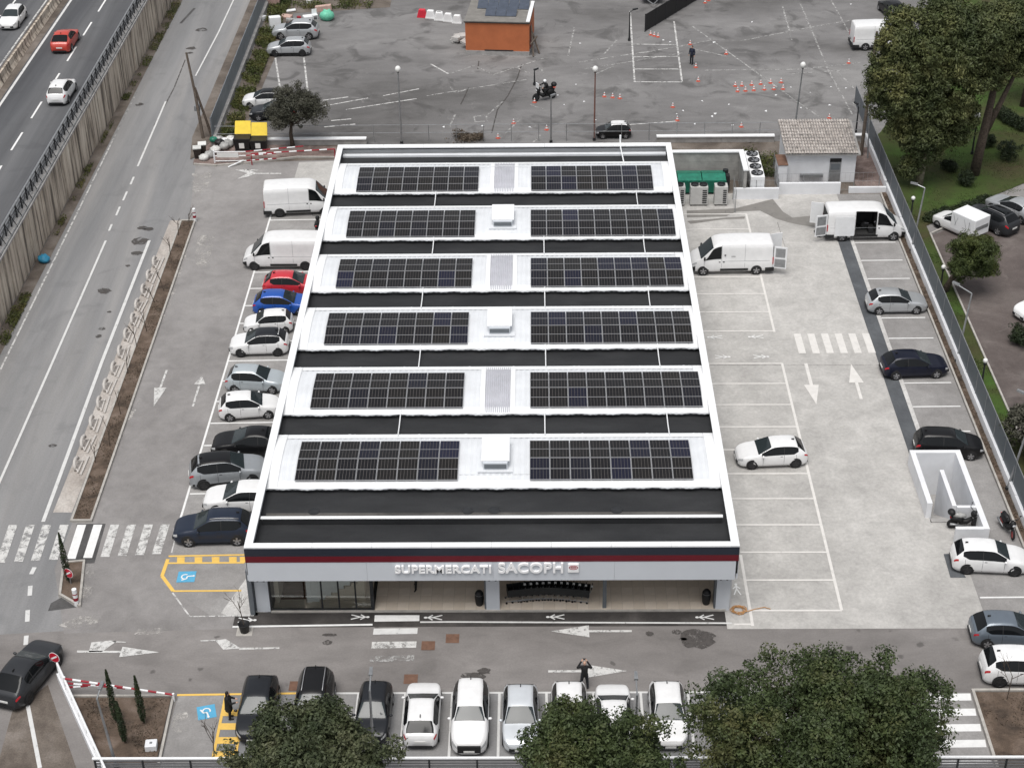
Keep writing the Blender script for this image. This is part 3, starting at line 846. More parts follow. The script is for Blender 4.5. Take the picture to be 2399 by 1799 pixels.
def letters(text, x0, x1, z0, z1, y):
    """each raised letter is a part of the sign"""
    fc = bpy.data.curves.new('t', 'FONT')
    fc.body = text
    fc.offset = 0.024
    fc.extrude = 0.06
    fc.space_character = 1.06
    tmp = bpy.data.objects.new('t', fc)
    COL.objects.link(tmp)
    bpy.context.view_layer.update()
    me = bpy.data.meshes.new_from_object(tmp)
    bpy.data.objects.remove(tmp)
    bm = bmesh.new()
    bm.from_mesh(me)
    xsv = [v.co.x for v in bm.verts]
    ysv = [v.co.y for v in bm.verts]
    ax, bx, ay, by = min(xsv), max(xsv), min(ysv), max(ysv)
    # islands -> letters, merged by overlapping x range
    seen, isl = set(), []
    for v in bm.verts:
        if v in seen:
            continue
        st, comp = [v], []
        seen.add(v)
        while st:
            q = st.pop()
            comp.append(q)
            for e in q.link_edges:
                w = e.other_vert(q)
                if w not in seen:
                    seen.add(w)
                    st.append(w)
        isl.append(comp)
    for comp in isl:
        idx = {v: i for i, v in enumerate(comp)}
        vs = [(x0 + (v.co.x - ax) / (bx - ax) * (x1 - x0), y - v.co.z, z0 + (v.co.y - ay) / (by - ay) * (z1 - z0)) for v in comp]
        fs = [tuple(idx[v] for v in f.verts) for f in bm.faces if f.verts[0] in idx]
        MB().add(vs, fs).build('sign_letter', M['letter'], mk)
    bm.free()


letters('SUPERMERCATI', -4.85, 0.10, 3.56, 4.04, YF - .07)
letters('SACOPH', 0.47, 3.80, 3.56, 4.20, YF - .07)
em = empty('sign_emblem', (4.33, YF - .06, 3.86), 0, parent=mk)
e1 = MB().box(-.29, .29, -.05, .05, -.30, .30).build('emblem_board', M['letter'], em)
bev(e1, .06)
ring = [(0.22 * math.cos(t), -.056, .06 + .11 * math.sin(t)) for t in [i * math.pi / 12 for i in range(25)]]
MB().tube(ring, .018, 6, cap=False).build('emblem_oval', M['red'], em)
MB().box(-.14, .14, -.062, -.05, .03, .09).build('emblem_stripe', M['red'], em)

# columns with two little rosettes each
for x0, x1 in ((-12.45, -11.74), (-0.24, 0.47), (11.91, 12.62)):
    c = empty('column', ((x0 + x1) / 2, .62, 0), 0, parent=mk)
    w = (x1 - x0) / 2
    MB().box(-w, w, -.32, .32, 0.0, 2.98).build('shaft', M['silver_fascia'], c)
    MB().box(-w - .09, -w - .002, -.27, .30, 0, 2.98).build('side_strip', M['slate'], c)
    for sx in (-.17, .17):
        MB().lathe([(.05, -.34), (.065, -.325), (.065, -.3)], (sx, 0, 2.1), 8, axis='y').build('rosette', M['slate'], c)
MB().box(5.93, 6.13, 0.4, .6, 0, 2.98).build('thin_post', M['slate'], mk)
MB().box(-12.78, -12.54, .02, 0.6, 0, 3.0).build('corner_panel', M['slate'], mk)
# portico floor of separate tiles
pf = MB().box(-11.6, 12.4, .28, 4.6, 0.0, 0.09).build('portico_floor', M['grout'], mk)
t0 = [MB().box(.005, .595, .005, .595, 0.085, 0.10).mesh('floor_tile', M[m]) for m in ('tile', 'tile2')]
for i in range(31):
    for j in range(5):
        o = link('floor_tile', t0[(i * 7 + j * 3 + (i * j) % 2) % 2], pf)
        o.location = (-6.2 + .6 * i, .32 + .6 * j, 0)
MB().box(-11.7, 12.45, .20, .30, 0, .105).build('portico_kerb', M['kerb'], mk)
# glazed entrance corner on the left with the stair behind it
M['clear_glass'] = None
gm, gn, gl, gb = new_mat('storefront_glass')
tr = gn.new('ShaderNodeBsdfTransparent')
tr.inputs[0].default_value = (0.93, 0.95, 0.94, 1)
gs = gn.new('ShaderNodeBsdfGlossy')
gs.inputs['Roughness'].default_value = 0.03
fr = gn.new('ShaderNodeFresnel')
fr.inputs['IOR'].default_value = 1.45
mx = gn.new('ShaderNodeMixShader')
gl.new(fr.outputs[0], mx.inputs[0])
gl.new(tr.outputs[0], mx.inputs[1])
gl.new(gs.outputs[0], mx.inputs[2])
gl.new(mx.outputs[0], gn['Material Output'].inputs[0])
M['clear_glass'] = gm
gxs = [-11.66, -9.85, -8.95, -8.05, -7.15, -6.28]
for a, b in zip(gxs[:-1], gxs[1:]):
    MB().box(a + .05, b - .05, .335, .35, .16, 2.9).build('glass_pane', gm, mk)
for k, x in enumerate(gxs):
    w = .09 if k == 5 else .04
    if k != 1:
        MB().box(x - w, x + w, .29, .40, .1, 2.98).build('mullion', M['dark_metal'], mk)
MB().box(-11.62, -6.37, .30, .39, .1, .18).build('glazing_sill', M['dark_metal'], mk)
MB().box(-11.62, -6.37, .30, .39, 2.86, 2.975).build('glazing_head', M['dark_metal'], mk)
MB().box(-6.36, -6.2, .42, 4.6, .1, .16).build('glazing_sill', M['dark_metal'], mk)
MB().box(-11.6, -6.4, .42, 4.55, .09, .11).build('lobby_floor', M['tile'], mk)
MB().box(-11.6, -9.95, 1.2, 4.5, .111, .13).build('dark_mat', M['rust_plate'], mk)
# stair: zig-zag white parapet, steps behind
st = empty('stair', (-9.6, 1.0, 0.11), 0, parent=mk)
zig = [(0, 0), (0, 1.55), (2.55, 1.55), (2.55, 1.35), (2.1, 1.35), (2.1, 1.12), (1.75, 1.12), (1.75, .88), (1.4, .88), (1.4, .64), (1.05, .64), (1.05, .40), (.7, .40), (.7, .16), (.4, .16), (.4, 0)]
mb = MB()
k = len(zig)
mb.add([(x, 0, z) for x, z in zig] + [(x, .10, z) for x, z in zig], [tuple(range(k)), tuple(range(2 * k - 1, k - 1, -1))] + [((i + 1) % k, i, k + i, k + (i + 1) % k) for i in range(k)])
mb.build('stair_parapet', M['stair_white'], st)
MB().box(-.25, .0, -.05, 1.6, 0, 1.55).build('stair_end', M['stair_white'], st)
for i in range(7):
    MB().box(.4 + .35 * i, .75 + .35 * i, .12, 1.4, .02, .16 + .2 * i).build('step', M['tile2'], st)
for i in range(7):
    MB().tube([(.2 + .38 * i, .05, 1.55), (.2 + .38 * i, .05, 2.4)], .02, 6).build('baluster', M['dark_metal'], st)
MB().box(-.2, 2.7, 1.5, 1.6, 1.5, 2.8).build('stair_screen', M['shop_dark'], st)
MB().box(-11.55, -11.3, .9, 3.2, .12, 2.9).build('entrance_pillar', M['shop_beige'], mk)

# solar arrays: each panel its own framed part
M['cell'] = None
m, n, l, b = new_mat('solar_cells')
co = coords(n, l)
sx = n.new('ShaderNodeSeparateXYZ')
l.new(co, sx.inputs[0])


def stripes(sock, period, width):
    a = n.new('ShaderNodeMath')
    a.operation = 'MULTIPLY'
    l.new(sock, a.inputs[0])
    a.inputs[1].default_value = 1 / period
    f = n.new('ShaderNodeMath')
    f.operation = 'FRACT'
    l.new(a.outputs[0], f.inputs[0])
    c = n.new('ShaderNodeMath')
    c.operation = 'LESS_THAN'
    l.new(f.outputs[0], c.inputs[0])
    c.inputs[1].default_value = width
    return c.outputs[0]


oi = n.new('ShaderNodeObjectInfo')
c0 = ramp(n, l, oi.outputs['Random'], [(0.0, (0.006, 0.006, 0.008)), (0.6, (0.010, 0.009, 0.008)), (0.85, (0.007, 0.008, 0.015)), (1.0, (0.009, 0.010, 0.030))])
c1 = mix(n, l, stripes(sx.outputs[0], 0.178, 0.10), c0, (0.12, 0.11, 0.105))
c1 = mix(n, l, stripes(sx.outputs[1], 0.145, 0.05), c1, (0.04, 0.04, 0.042))
l.new(c1, b.inputs['Base Color'])
b.inputs['Roughness'].default_value = 0.35
b.inputs['Specular IOR Level'].default_value = 0.25
M['cell'] = m
M['alu'] = plain('aluminium_frame', (0.42, 0.42, 0.43), 0.4, 0.5, 0.08)
PW, PH = 1.108, 1.79
mb = MB()
mb.box(-PW / 2 + .035, PW / 2 - .035, -PH / 2 + .035, -.02, .02, .035, 0)
mb.box(-PW / 2 + .035, PW / 2 - .035, .02, PH / 2 - .035, .02, .035, 0)
cell_me = mb.mesh('cell_sheet', M['cell'])
mb = MB()
for d in ((-PW / 2 + .012, PW / 2 - .012, -PH / 2 + .012, -PH / 2 + .034), (-PW / 2 + .012, PW / 2 - .012, PH / 2 - .034, PH / 2 - .012), (-PW / 2 + .012, -PW / 2 + .034, -PH / 2 + .034, PH / 2 - .034), (PW / 2 - .034, PW / 2 - .012, -PH / 2 + .034, PH / 2 - .034), (-PW / 2 + .034, PW / 2 - .034, -.018, .018)):
    mb.box(*d, 0, .04)
frame_me = mb.mesh('panel_frame', M['alu'])
ORD = ['front-most', 'second', 'third', 'fourth', 'fifth', 'rearmost']
RX = [(2.08, 8), (2.10, 9), (2.13, 9), (2.13, 9), (2.13, 9), (2.16, 8)]
LX = [-10.66, -10.62, -10.58, -10.56, -10.56, -10.5]
for i in range(6):
    ya = 5.16 + 7.17 * i
    for side, x0, nc in (('left', LX[i], 8), ('right', RX[i][0], RX[i][1])):
        t_ = ORD[i] if i in (0, 5) else ORD[i] + ' from the front'
        ar = empty('solar_array', (x0, ya, 0), 0, '%s array of black solar panels on the %s white roof vault' % (side, t_), 'solar array', 'solar arrays on the roof')
        for r in range(2):
            yc = ya + PH * (r + .5)
            t = (yc - Y_V[i]) / VW
            sl = -0.30 * 4 * (2 * t - 1) / VW
            for c in range(nc):
                fo = link('solar_panel', frame_me, ar)
                fo.location = (PW * (c + .5), PH * (r + .5), vz(t) + .10)
                fo.rotation_euler = (math.atan(sl), 0, 0)
                link('cells', cell_me, fo)

# ---------------------------------------------------------------- vehicles
M['trim'] = plain('black_car_trim', (0.018, 0.018, 0.019), 0.6, 0, 0.2)
M['screen'] = glass_mat('windscreen_glass', (0.026, 0.034, 0.037), 0.05, 0.45)
M['side_glass'] = glass_mat('side_window_glass', (0.008, 0.009, 0.010), 0.05, 0.28)
M['headlight'] = glass_mat('headlight_lens', (0.45, 0.46, 0.47), 0.08, 0.8)
M['taillight'] = glass_mat('tail_light_lens', (0.42, 0.012, 0.02), 0.12, 0.7)
M['alloy'] = plain('alloy_rim', (0.35, 0.35, 0.36), 0.35, 0.6, 0.1)
M['dark_rim'] = plain('dark_rim', (0.04, 0.04, 0.042), 0.4, 0.4, 0.1)
M['plate'] = plain('number_plate', (0.72, 0.72, 0.70), 0.5, 0, 0.05)
M['interior'] = plain('van_interior', (0.03, 0.03, 0.03), 0.8)
PAINT = {'white': ((0.80, 0.80, 0.80), 0), 'silver': ((0.46, 0.475, 0.49), .35), 'grey_silver': ((0.36, 0.38, 0.40), .35), 'ice_blue': ((0.50, 0.55, 0.58), .3), 'blue_grey': ((0.15, 0.18, 0.215), .3),
         'red': ((0.55, 0.030, 0.045), 0), 'orange_red': ((0.52, 0.055, 0.035), 0), 'blue': ((0.012, 0.085, 0.40), .1), 'black': ((0.008, 0.008, 0.009), 0), 'navy': ((0.008, 0.010, 0.022), .1), 'pale_silver': ((0.64, 0.67, 0.70), .2),
         'anthracite': ((0.018, 0.020, 0.024), .1), 'dark_blue': ((0.020, 0.028, 0.048), .1), 'dark_grey': ((0.034, 0.036, 0.040), .15)}


def paint_of(c):
    return car_paint(c + '_car_paint', PAINT[c][0], PAINT[c][1])


SPEC = {
    # L, W, H, hood end, hood height, roof front, roof rear, tail top x, tail z (fractions of L / H), wheel radius, wheelbase fraction
    'hatch': dict(L=4.15, W=1.76, H=1.47, xh=.215, hb=.64, xr=.02, xt=-.34, xg=-.462, zg=.64, wr=.31, wb=.615),
    'small': dict(L=3.75, W=1.66, H=1.47, xh=.225, hb=.64, xr=.03, xt=-.36, xg=-.465, zg=.62, wr=.29, wb=.62),
    'mini': dict(L=3.35, W=1.55, H=1.44, xh=.24, hb=.62, xr=.06, xt=-.37, xg=-.47, zg=.62, wr=.27, wb=.65),
    'suv': dict(L=4.40, W=1.84, H=1.64, xh=.22, hb=.655, xr=.04, xt=-.37, xg=-.47, zg=.66, wr=.35, wb=.605),
    'jeep': dict(L=4.30, W=1.83, H=1.68, xh=.20, hb=.68, xr=.05, xt=-.41, xg=-.48, zg=.66, wr=.35, wb=.60),
    'coupe': dict(L=4.40, W=1.82, H=1.53, xh=.20, hb=.65, xr=.0, xt=-.27, xg=-.45, zg=.68, wr=.34, wb=.60),
    'sedan': dict(L=4.50, W=1.80, H=1.46, xh=.20, hb=.65, xr=.0, xt=-.28, xg=-.44, zg=.70, wr=.32, wb=.60),
    'mpv': dict(L=4.10, W=1.72, H=1.56, xh=.25, hb=.64, xr=.06, xt=-.40, xg=-.475, zg=.62, wr=.31, wb=.62),
    'van': dict(L=5.5, W=2.05, H=2.45, wr=.35, wb=.625, van=1),
    'van_long': dict(L=5.9, W=2.05, H=2.50, wr=.35, wb=.645, van=1),
}
NV = 12


class Shell:
    """lofted car body: S(x, v) is a point on the skin; v runs from the floor (0) over the belt (6) to the roof centre (12)"""

    def __init__(s, p):
        L, W, H = p['L'], p['W'], p['H']
        s.p = p
        if p.get('van'):
            top = [(-.5, .36 * H), (-.4985, .90 * H), (-.49, .965 * H), (-.46, .985 * H), (-.1, H), (.12, .985 * H), (.18, .955 * H), (.225, .90 * H), (.385, .50 * H), (.42, .465 * H), (.46, .41 * H), (.485, .34 * H), (.5, .25 * H)]
            belt = [(-.5, .34 * H), (-.49, .46 * H), (.2, .47 * H), (.385, .455 * H), (.42, .43 * H), (.46, .38 * H), (.485, .31 * H), (.5, .23 * H)]
            wid = [(-.5, .95), (-.49, .98), (-.4, 1), (.25, 1), (.38, .975), (.44, .93), (.475, .83), (.492, .70), (.5, .55)]
            s.tum = 0.10
            s.z0 = .26
        else:
            top = [(-.5, .40 * H), (-.494, .52 * H), (-.482, .585 * H), (p['xg'], p['zg'] * H), (p['xt'], .945 * H), (p['xt'] + .07, .985 * H), ((p['xt'] + p['xr']) / 2, H), (p['xr'] - .05, .985 * H), (p['xr'], .95 * H), (p['xh'], p['hb'] * H), (.34, (p['hb'] - .05) * H), (.43, (p['hb'] - .115) * H), (.475, (p['hb'] - .18) * H), (.492, .39 * H), (.5, .30 * H)]
            belt = [(-.5, .38 * H), (-.492, .50 * H), (-.47, .575 * H), (-.40, .63 * H), (-.1, .615 * H), (p['xh'] - .05, .595 * H), (.34, .545 * H), (.43, .49 * H), (.475, .43 * H), (.492, .36 * H), (.5, .28 * H)]
            wid = [(-.5, .66), (-.492, .76), (-.47, .86), (-.42, .945), (-.33, .99), (-.25, 1), (.25, 1), (.34, .975), (.40, .93), (.445, .85), (.475, .73), (.492, .59), (.5, .44)]
            s.tum = 0.66
            s.z0 = .15
        f = lambda k, xs: np.interp(xs, [a for a, _ in k], [b for _, b in k])
        g = np.unique(np.concatenate([np.linspace(-.5, .5, 61), [-.495, -.49, -.48, .48, .49, .495]]))
        s.xs = g
        T = f(top, g)
        ker = np.array([1, 2, 1]) / 4
        for _ in range(2):
            T[2:-2] = np.convolve(T, ker, 'same')[2:-2]
        B = np.minimum(f(belt, g), T - .012)
        w = f(wid, g) * W / 2
        z0 = s.z0 + .10 * np.clip((np.abs(g) - .44) / .06, 0, 1)
        G_ = np.clip((T - B) / .5, 0, 1)
        wt = w * .94 - (T - B) * s.tum * .62
        if not p.get('van'):
            wt = wt * (1 - .9 * G_ * np.clip(np.abs(g + .12) - .12, 0, 1) ** 1.5)
        sec = []
        for i in range(len(g)):
            ww, b, t, z, gg, wr_ = w[i], B[i], T[i], z0[i], G_[i], wt[i]
            b = max(b, z + .1)
            t = max(t, b + .01)
            p6 = (ww * .955, b)
            e = (wr_, t - .085 * gg)
            pts = [(0, z), (ww * .80, z), (ww * .955, z + .05), (ww * .995, z + .30 * (b - z)), (ww, z + .58 * (b - z)), (ww * .99, b - .14 * (b - z)), p6,
                   (p6[0] + (e[0] - p6[0]) * .33 + .012 * gg, p6[1] + (e[1] - p6[1]) * .33), (p6[0] + (e[0] - p6[0]) * .70 + .014 * gg, p6[1] + (e[1] - p6[1]) * .70), e,
                   (wr_ - .075 * gg - .02, t - .03 * gg), (wr_ * .70, t - .006), (0, t + .012)]
            sec.append(pts)
        s.sec = np.array(sec)
        s.L = L

    def S(s, x, v):
        sg = 1
        if v > NV:
            v, sg = 2 * NV - v, -1
        i = min(max(np.searchsorted(s.xs, x) - 1, 0), len(s.xs) - 2)
        tx = (x - s.xs[i]) / (s.xs[i + 1] - s.xs[i])
        j = min(int(v), NV - 1)
        tv = v - j
        a = s.sec[i][j] * (1 - tv) + s.sec[i][j + 1] * tv
        b = s.sec[i + 1][j] * (1 - tv) + s.sec[i + 1][j + 1] * tv
        q = a * (1 - tx) + b * tx
        return Vector((x * s.L, sg * q[0], q[1]))

    def body(s, skip=None):
        mb = MB()
        n = len(s.xs)
        ring = [[(x * s.L, y, z) for y, z in pts] + [(x * s.L, -y, z) for y, z in pts[-2:0:-1]] for x, pts in zip(s.xs, s.sec.tolist())]
        k = len(ring[0])
        vs = [p for r in ring for p in r]
        fs = []
        for i in range(n - 1):
            for j in range(k):
                if skip and skip(s.xs[i], s.xs[i + 1], j):
                    continue
                fs.append((i * k + j, i * k + (j + 1) % k, (i + 1) * k + (j + 1) % k, (i + 1) * k + j))
        fs.append(tuple(range(k - 1, -1, -1)))
        fs.append(tuple(range((n - 1) * k, n * k)))
        mb.add(vs, [f[::-1] for f in fs])
        return mb

    def patch(s, x0, x1, v0, v1, nx=8, nv=6, off=.012, side=1, cut=None):
        """grid on the skin, lifted off by a few millimetres; cut(x, f) -> (v0, v1) trims the outline"""
        P = []
        for i in range(nx + 1):
            x = x0 + (x1 - x0) * i / nx
            a, b = cut(x, i / nx) if cut else (v0, v1)
            row = []
            for j in range(nv + 1):
                v = a + (b - a) * j / nv
                p = s.S(x, v)
                e = 2e-3
                dx = s.S(min(x + e, .4999), v) - s.S(max(x - e, -.4999), v)
                dv = s.S(x, min(v + .02, 2 * NV)) - s.S(x, max(v - .02, 0))
                nn = dx.cross(dv)
                nn = nn.normalized() if nn.length > 1e-12 else Vector((0, 0, 1))
                if nn.dot(Vector((0, p.y, p.z - .5 * s.p['H']))) < 0:
                    nn = -nn
                p = p + nn * off
                row.append((p.x, p.y * side, p.z))
            P.append(row)
        return MB().grid(P)


_cache = {}


def wheel_meshes(r, rim):
    key = ('w', round(r, 2), rim)
    if key in _cache:
        return _cache[key]
    t = MB().lathe([(r * .66, -.10), (r * .93, -.105), (r, -.07), (r, .07), (r * .93, .105), (r * .66, .10)], n=20, axis='y', cap=False).mesh('tyre', M['rubber'], True)
    rm = MB()
    rm.lathe([(.01, .02), (r * .60, .02), (r * .63, .06)], n=20, axis='y', mi=1, cap=False)
    rm.lathe([(r * .60, .06), (r * .66, .10), (r * .70, .095)], n=20, axis='y', mi=0, cap=False)
    for k in range(5):
        a = 2 * math.pi * k / 5
        ca, sa = math.cos(a), math.sin(a)
        p = [(-.035, .10 * r), (.035, .10 * r), (.055, .64 * r), (-.055, .64 * r)]
        vs = [(q[0] * ca - q[1] * sa, y, q[0] * sa + q[1] * ca) for y in (.06, .092) for q in p]
        rm.add(vs, [(0, 1, 2, 3), (7, 6, 5, 4), (0, 4, 5, 1), (1, 5, 6, 2), (2, 6, 7, 3), (3, 7, 4, 0)])
    rm.lathe([(.06, .05), (.055, .098)], n=10, axis='y')
    r2 = rm.mesh('rim', [M[rim], M['dark_rim']])
    _cache[key] = (t, r2)
    return _cache[key]


def mesh_once(key, fn, mats, smooth=True):
    if key not in _cache:
        _cache[key] = fn().mesh(key[-1], mats, smooth)
    return _cache[key]


def car(name, kind, col, pos, label, cat='car', group=None, z=0.02, roof=None, rim='alloy', rails=False, clad=False, scale=1.0, three=False, skip=None, glass_roof=False, far=False):
    p = SPEC[kind]
    if ('sh', kind) not in _cache:
        _cache[('sh', kind)] = Shell(p)
    sh = _cache[('sh', kind)]
    L, W, H = p['L'], p['W'], p['H']
    van = p.get('van')
    o = empty(name, (pos[0], pos[1], z), pos[2], label, cat, group)
    o.scale = (scale,) * 3
    pm = paint_of(col)

    def part(nm, key, fn, mat, parent=o, smooth=True):
        me = mesh_once((kind,) + key + (nm,), fn, mat, smooth)
        q = link(nm, me, parent)
        if me.materials[0] != mat:
            q.material_slots[0].link = 'OBJECT'
            q.material_slots[0].material = mat
        return q

    if skip:
        sh.body(skip).build('body', pm, o, True)
    else:
        part('body', ('b',), sh.body, pm)
    sg = M['side_glass']
    if van:
        part('windscreen', ('ws',), lambda: sh.patch(.228, .376, 9.3, 14.7, 8, 12, .012), M['screen'])
        for sd in (1, -1):
            part('side_window', ('sw', sd), lambda sd=sd: sh.patch(.13, .335, 6.3, 8.6, 10, 4, .012, sd, lambda x, f: (6.35, 6.35 + (8.75 - 6.35) * min(1, (1 - f) * 2.2))), sg)
            part('rub_strip', ('rs', sd), lambda sd=sd: sh.patch(-.20, .14, 2.2, 3.1, 8, 2, .02, sd), M['trim'])
            for q_, xs_ in enumerate((-.155, .125, .335)):
                part('door_seam', ('vs', sd, q_), lambda sd=sd, xs_=xs_: sh.patch(xs_ - .0016, xs_ + .0016, 2.6, 9.0 if xs_ < .3 else 6.0, 1, 6, .004, sd), M['grey_metal'])
            for q_, xs_ in enumerate((.09, .14)):
                part('door_handle', ('vh', sd, q_), lambda sd=sd, xs_=xs_: sh.patch(xs_, xs_ + .02, 5.0, 5.5, 1, 1, .02, sd), M['trim'])
            part('sill_seam', ('ss', sd), lambda sd=sd: sh.patch(-.46, .12, 5.55, 5.72, 8, 1, .006, sd), M['grey_metal'])
        part('front_bumper', ('fb',), lambda: sh.patch(.44, .4985, 1.0, 4.2, 6, 5, .02, 1), M['trim'])
        part('front_bumper', ('fb2',), lambda: sh.patch(.44, .4985, 1.0, 4.2, 6, 5, .02, -1), M['trim'])
        part('rear_bumper', ('rb',), lambda: MB().box(-.5 * L - .08, -.5 * L + .55, -W * .502, W * .502, .28, .58), M['trim'], smooth=False)
        part('grille', ('gr',), lambda: MB().box(.485 * L, .5 * L + .03, -.45, .45, .35, .60), M['trim'], smooth=False)
    else:
        xh, xr, xt, xg = p['xh'], p['xr'], p['xt'], p['xg']
        part('windscreen', ('ws',), lambda: sh.patch(xr + .008, xh - .006, 9.45, 14.55, 8, 12, .012), M['screen'])
        part('rear_window', ('rw',), lambda: sh.patch(xg + (.012 if kind != 'sedan' else .02), xt - .002, 9.5, 14.5, 7, 10, .012), sg)
        xa, xb = xh - .05, xt - .012
        xm = xr - .17 if not three else xr - .26
        for sd in (1, -1):
            part('side_window', ('f', sd, three), lambda sd=sd: sh.patch(xm + .005, xa, 6.2, 8.9, 12, 4, .010, sd), sg)
            part('door_pillar', ('bp', sd, three), lambda sd=sd: sh.patch(xm - .006, xm + .006, 6.2, 8.9, 1, 4, .008, sd), M['trim'])
            for q_, xs_ in enumerate((xm, xb + .03, xa - .02)):
                part('door_seam', ('ds', sd, three, q_), lambda sd=sd, xs_=xs_: sh.patch(xs_ - .002, xs_ + .002, 2.4, 6.1, 1, 4, .004, sd), M['trim'])
            part('door_handle', ('dh', sd, three), lambda sd=sd: sh.patch(xm + .02, xm + .055, 5.35, 5.6, 2, 1, .02, sd), M['trim'])
            part('side_window', ('r', sd, three), lambda sd=sd: sh.patch(xb, xm - .005, 6.2, 8.9, 12, 4, .010, sd, lambda x, f: (6.2 + max(0, .3 - f) * 3.6, 8.9)), sg)
            if clad:
                part('sill_cladding', ('cl', sd), lambda sd=sd: sh.patch(-.46, .46, 1.2, 3.0, 14, 2, .014, sd), M['trim'])
            else:
                part('sill', ('sl', sd), lambda sd=sd: sh.patch(-.30, .30, 1.2, 2.1, 10, 1, .006, sd), M['trim'])
        part('grille', ('gr',), lambda: MB().box(.470 * L, .5 * L + .012, -.50 * W / 2 - .1, .5 * W / 2 + .1, .20 * H, (.31 if kind != 'jeep' else .44) * H), M['trim'], smooth=False)
        part('rear_skirt', ('rk',), lambda: MB().box(-.5 * L - .012, -.45 * L, -.66 * W / 2, .66 * W / 2, .15 * H, .24 * H), M['trim'], smooth=False)
        if roof:
            part('roof_panel', ('rp',), lambda: sh.patch(xt - .004, xr + .01, 9.05, 14.95, 10, 10, .010), paint_of(roof))
        if glass_roof:
            part('glass_roof', ('gp',), lambda: sh.patch(xt + .02, xr - .01, 9.9, 14.1, 8, 8, .016), sg)
        if rails:
            for sd in (1, -1):
                part('roof_rail', ('rr', sd), lambda sd=sd: MB().tube([sh.S(x, 10.0) * 1 + Vector((0, 0, .05)) if sd == 1 else Vector((sh.S(x, 10.0).x, -sh.S(x, 10.0).y, sh.S(x, 10.0).z + .05)) for x in np.linspace(xt + .02, xr - .03, 6)], .022, 6), M['alu'])
        part('antenna', ('an',), lambda: MB().prism([(xt * L + .1, -.02), (xt * L + .26, -.02), (xt * L + .26, .02), (xt * L + .1, .02)], H * .97, H * 1.0 + .05), M['trim'], smooth=False)
    wbx = p['wb'] * L / 2
    shift = -.012 * L if not van else .02 * L
    tm, rm = wheel_meshes(p['wr'], rim)
    for xw in (wbx + shift, -wbx + shift):
        for sd in (1, -1):
            yb = sh.S(xw / L, 3.6).y
            key = ('wa', round(xw, 2), sd)
            part('wheel_arch', key, lambda: MB().lathe([(p['wr'] + .045, 0), (p['wr'] + .035, .008)], (xw, 0, p['wr'] + .03), 20, axis='y') if sd > 0 else MB().lathe([(p['wr'] + .035, -.008), (p['wr'] + .045, 0)], (xw, 0, p['wr'] + .03), 20, axis='y'), M['trim'], smooth=False).location = (0, sd * (yb - .004), 0)
            w = link('wheel', tm, o)
            w.location = (xw, sd * (yb - .085), p['wr'])
            if sd < 0:
                w.rotation_euler = (0, 0, math.pi)
            link('rim', rm, w)
    for sd in (1, -1):
        if van:
            part('headlight', ('hl', sd), lambda: sh.patch(.425, .475, 5.0, 6.3, 4, 3, .014, sd), M['headlight'])
            part('tail_light', ('tl', sd), lambda: MB().box(-.5 * L - .012, -.5 * L + .05, sd * W * .475 - .05, sd * W * .475 + .05, .85, 1.35), M['taillight'], smooth=False)
            part('mirror', ('mi', sd), lambda: MB().ell((.335 * L, sd * (W / 2 + .10), .56 * H), (.07, .10, .16)), M['trim'])
        else:
            part('headlight', ('hl', sd), lambda: sh.patch(.425, .487, 4.7, 6.1, 5, 3, .012, sd), M['headlight'])
            part('tail_light', ('tl', sd), lambda: sh.patch(-.489, -.435, 5.0, 6.9, 5, 3, .012, sd, lambda x, f: (5.0 + f * .3, 6.9 - f * .6)), M['taillight'])
            part('mirror', ('mi', sd), lambda: MB().ell(((p['xh'] - .065) * L, sd * (W / 2 + .07), .64 * H), (.07, .10, .065)), pm)
    part('number_plate', ('np',), lambda: MB().box(-.5 * L - .03, -.5 * L - .005, -.26, .26, .36 * H if not van else .55, .36 * H + .11 if not van else .66), M['plate'], smooth=False)
    part('front_plate', ('fp',), lambda: MB().box(.5 * L + .014, .5 * L + .03, -.26, .26, .22 * H if not van else .4, .22 * H + .11 if not van else .51), M['plate'], smooth=False)
    return o


# motorway traffic
car('motorway_car', 'hatch', 'white', (-45.4, 78.9, -90), 'white hatchback driving towards us beyond the motorway median', z=HZ)
car('motorway_car', 'coupe', 'orange_red', ((-39.23,73.16)[0], (-39.23,73.16)[1], 90), 'orange-red coupe driving away along the raised motorway', z=HZ)
car('motorway_car', 'suv', 'white', ((-36.74,61.41)[0], (-36.74,61.41)[1], 90), 'white compact crossover driving away beside the motorway railing', z=HZ, scale=.96, clad=True)
# back lot
car('parked_car', 'suv', 'silver', ((-20.61,84.73)[0] + .1, (-20.61,84.73)[1] + .8, 178), 'silver estate-like suv parked beside the rubbish heap', scale=1.02)
car('parked_car', 'suv', 'silver', (-20.62,81.12,-179.2), 'silver crossover with a dark rear nose-in to the weedy bank', scale=.94, clad=True, rim='dark_rim')
car('parked_car', 'small', 'white', ((-22.46,67.96)[0] + 1.15, (-22.46,67.96)[1] + .8, 180), 'small white car with a black roof half behind the olive tree', roof='black')
car('parked_car', 'hatch', 'anthracite', ((-21.28,65.30)[0] + 1.2, (-21.28,65.30)[1] + .8, 180), 'dark grey car mostly hidden behind the olive tree')
car('parked_car', 'mini', 'black', (9.06,61.69,-178.7), 'small black car with a white roof parked behind the supermarket', roof='white', rim='alloy', scale=.88)
car('parked_van', 'van', 'white', ((32.99,80.71)[0] + 1.95, (32.99,80.71)[1] + 1.0, 2), 'white panel van half hidden behind the tall tree', 'van')
car('parked_car', 'hatch', 'black', ((37.07,89.91)[0] + .5, (37.07,89.91)[1] + .5, 100), 'black car glimpsed behind the tall tree at the back lot edge')
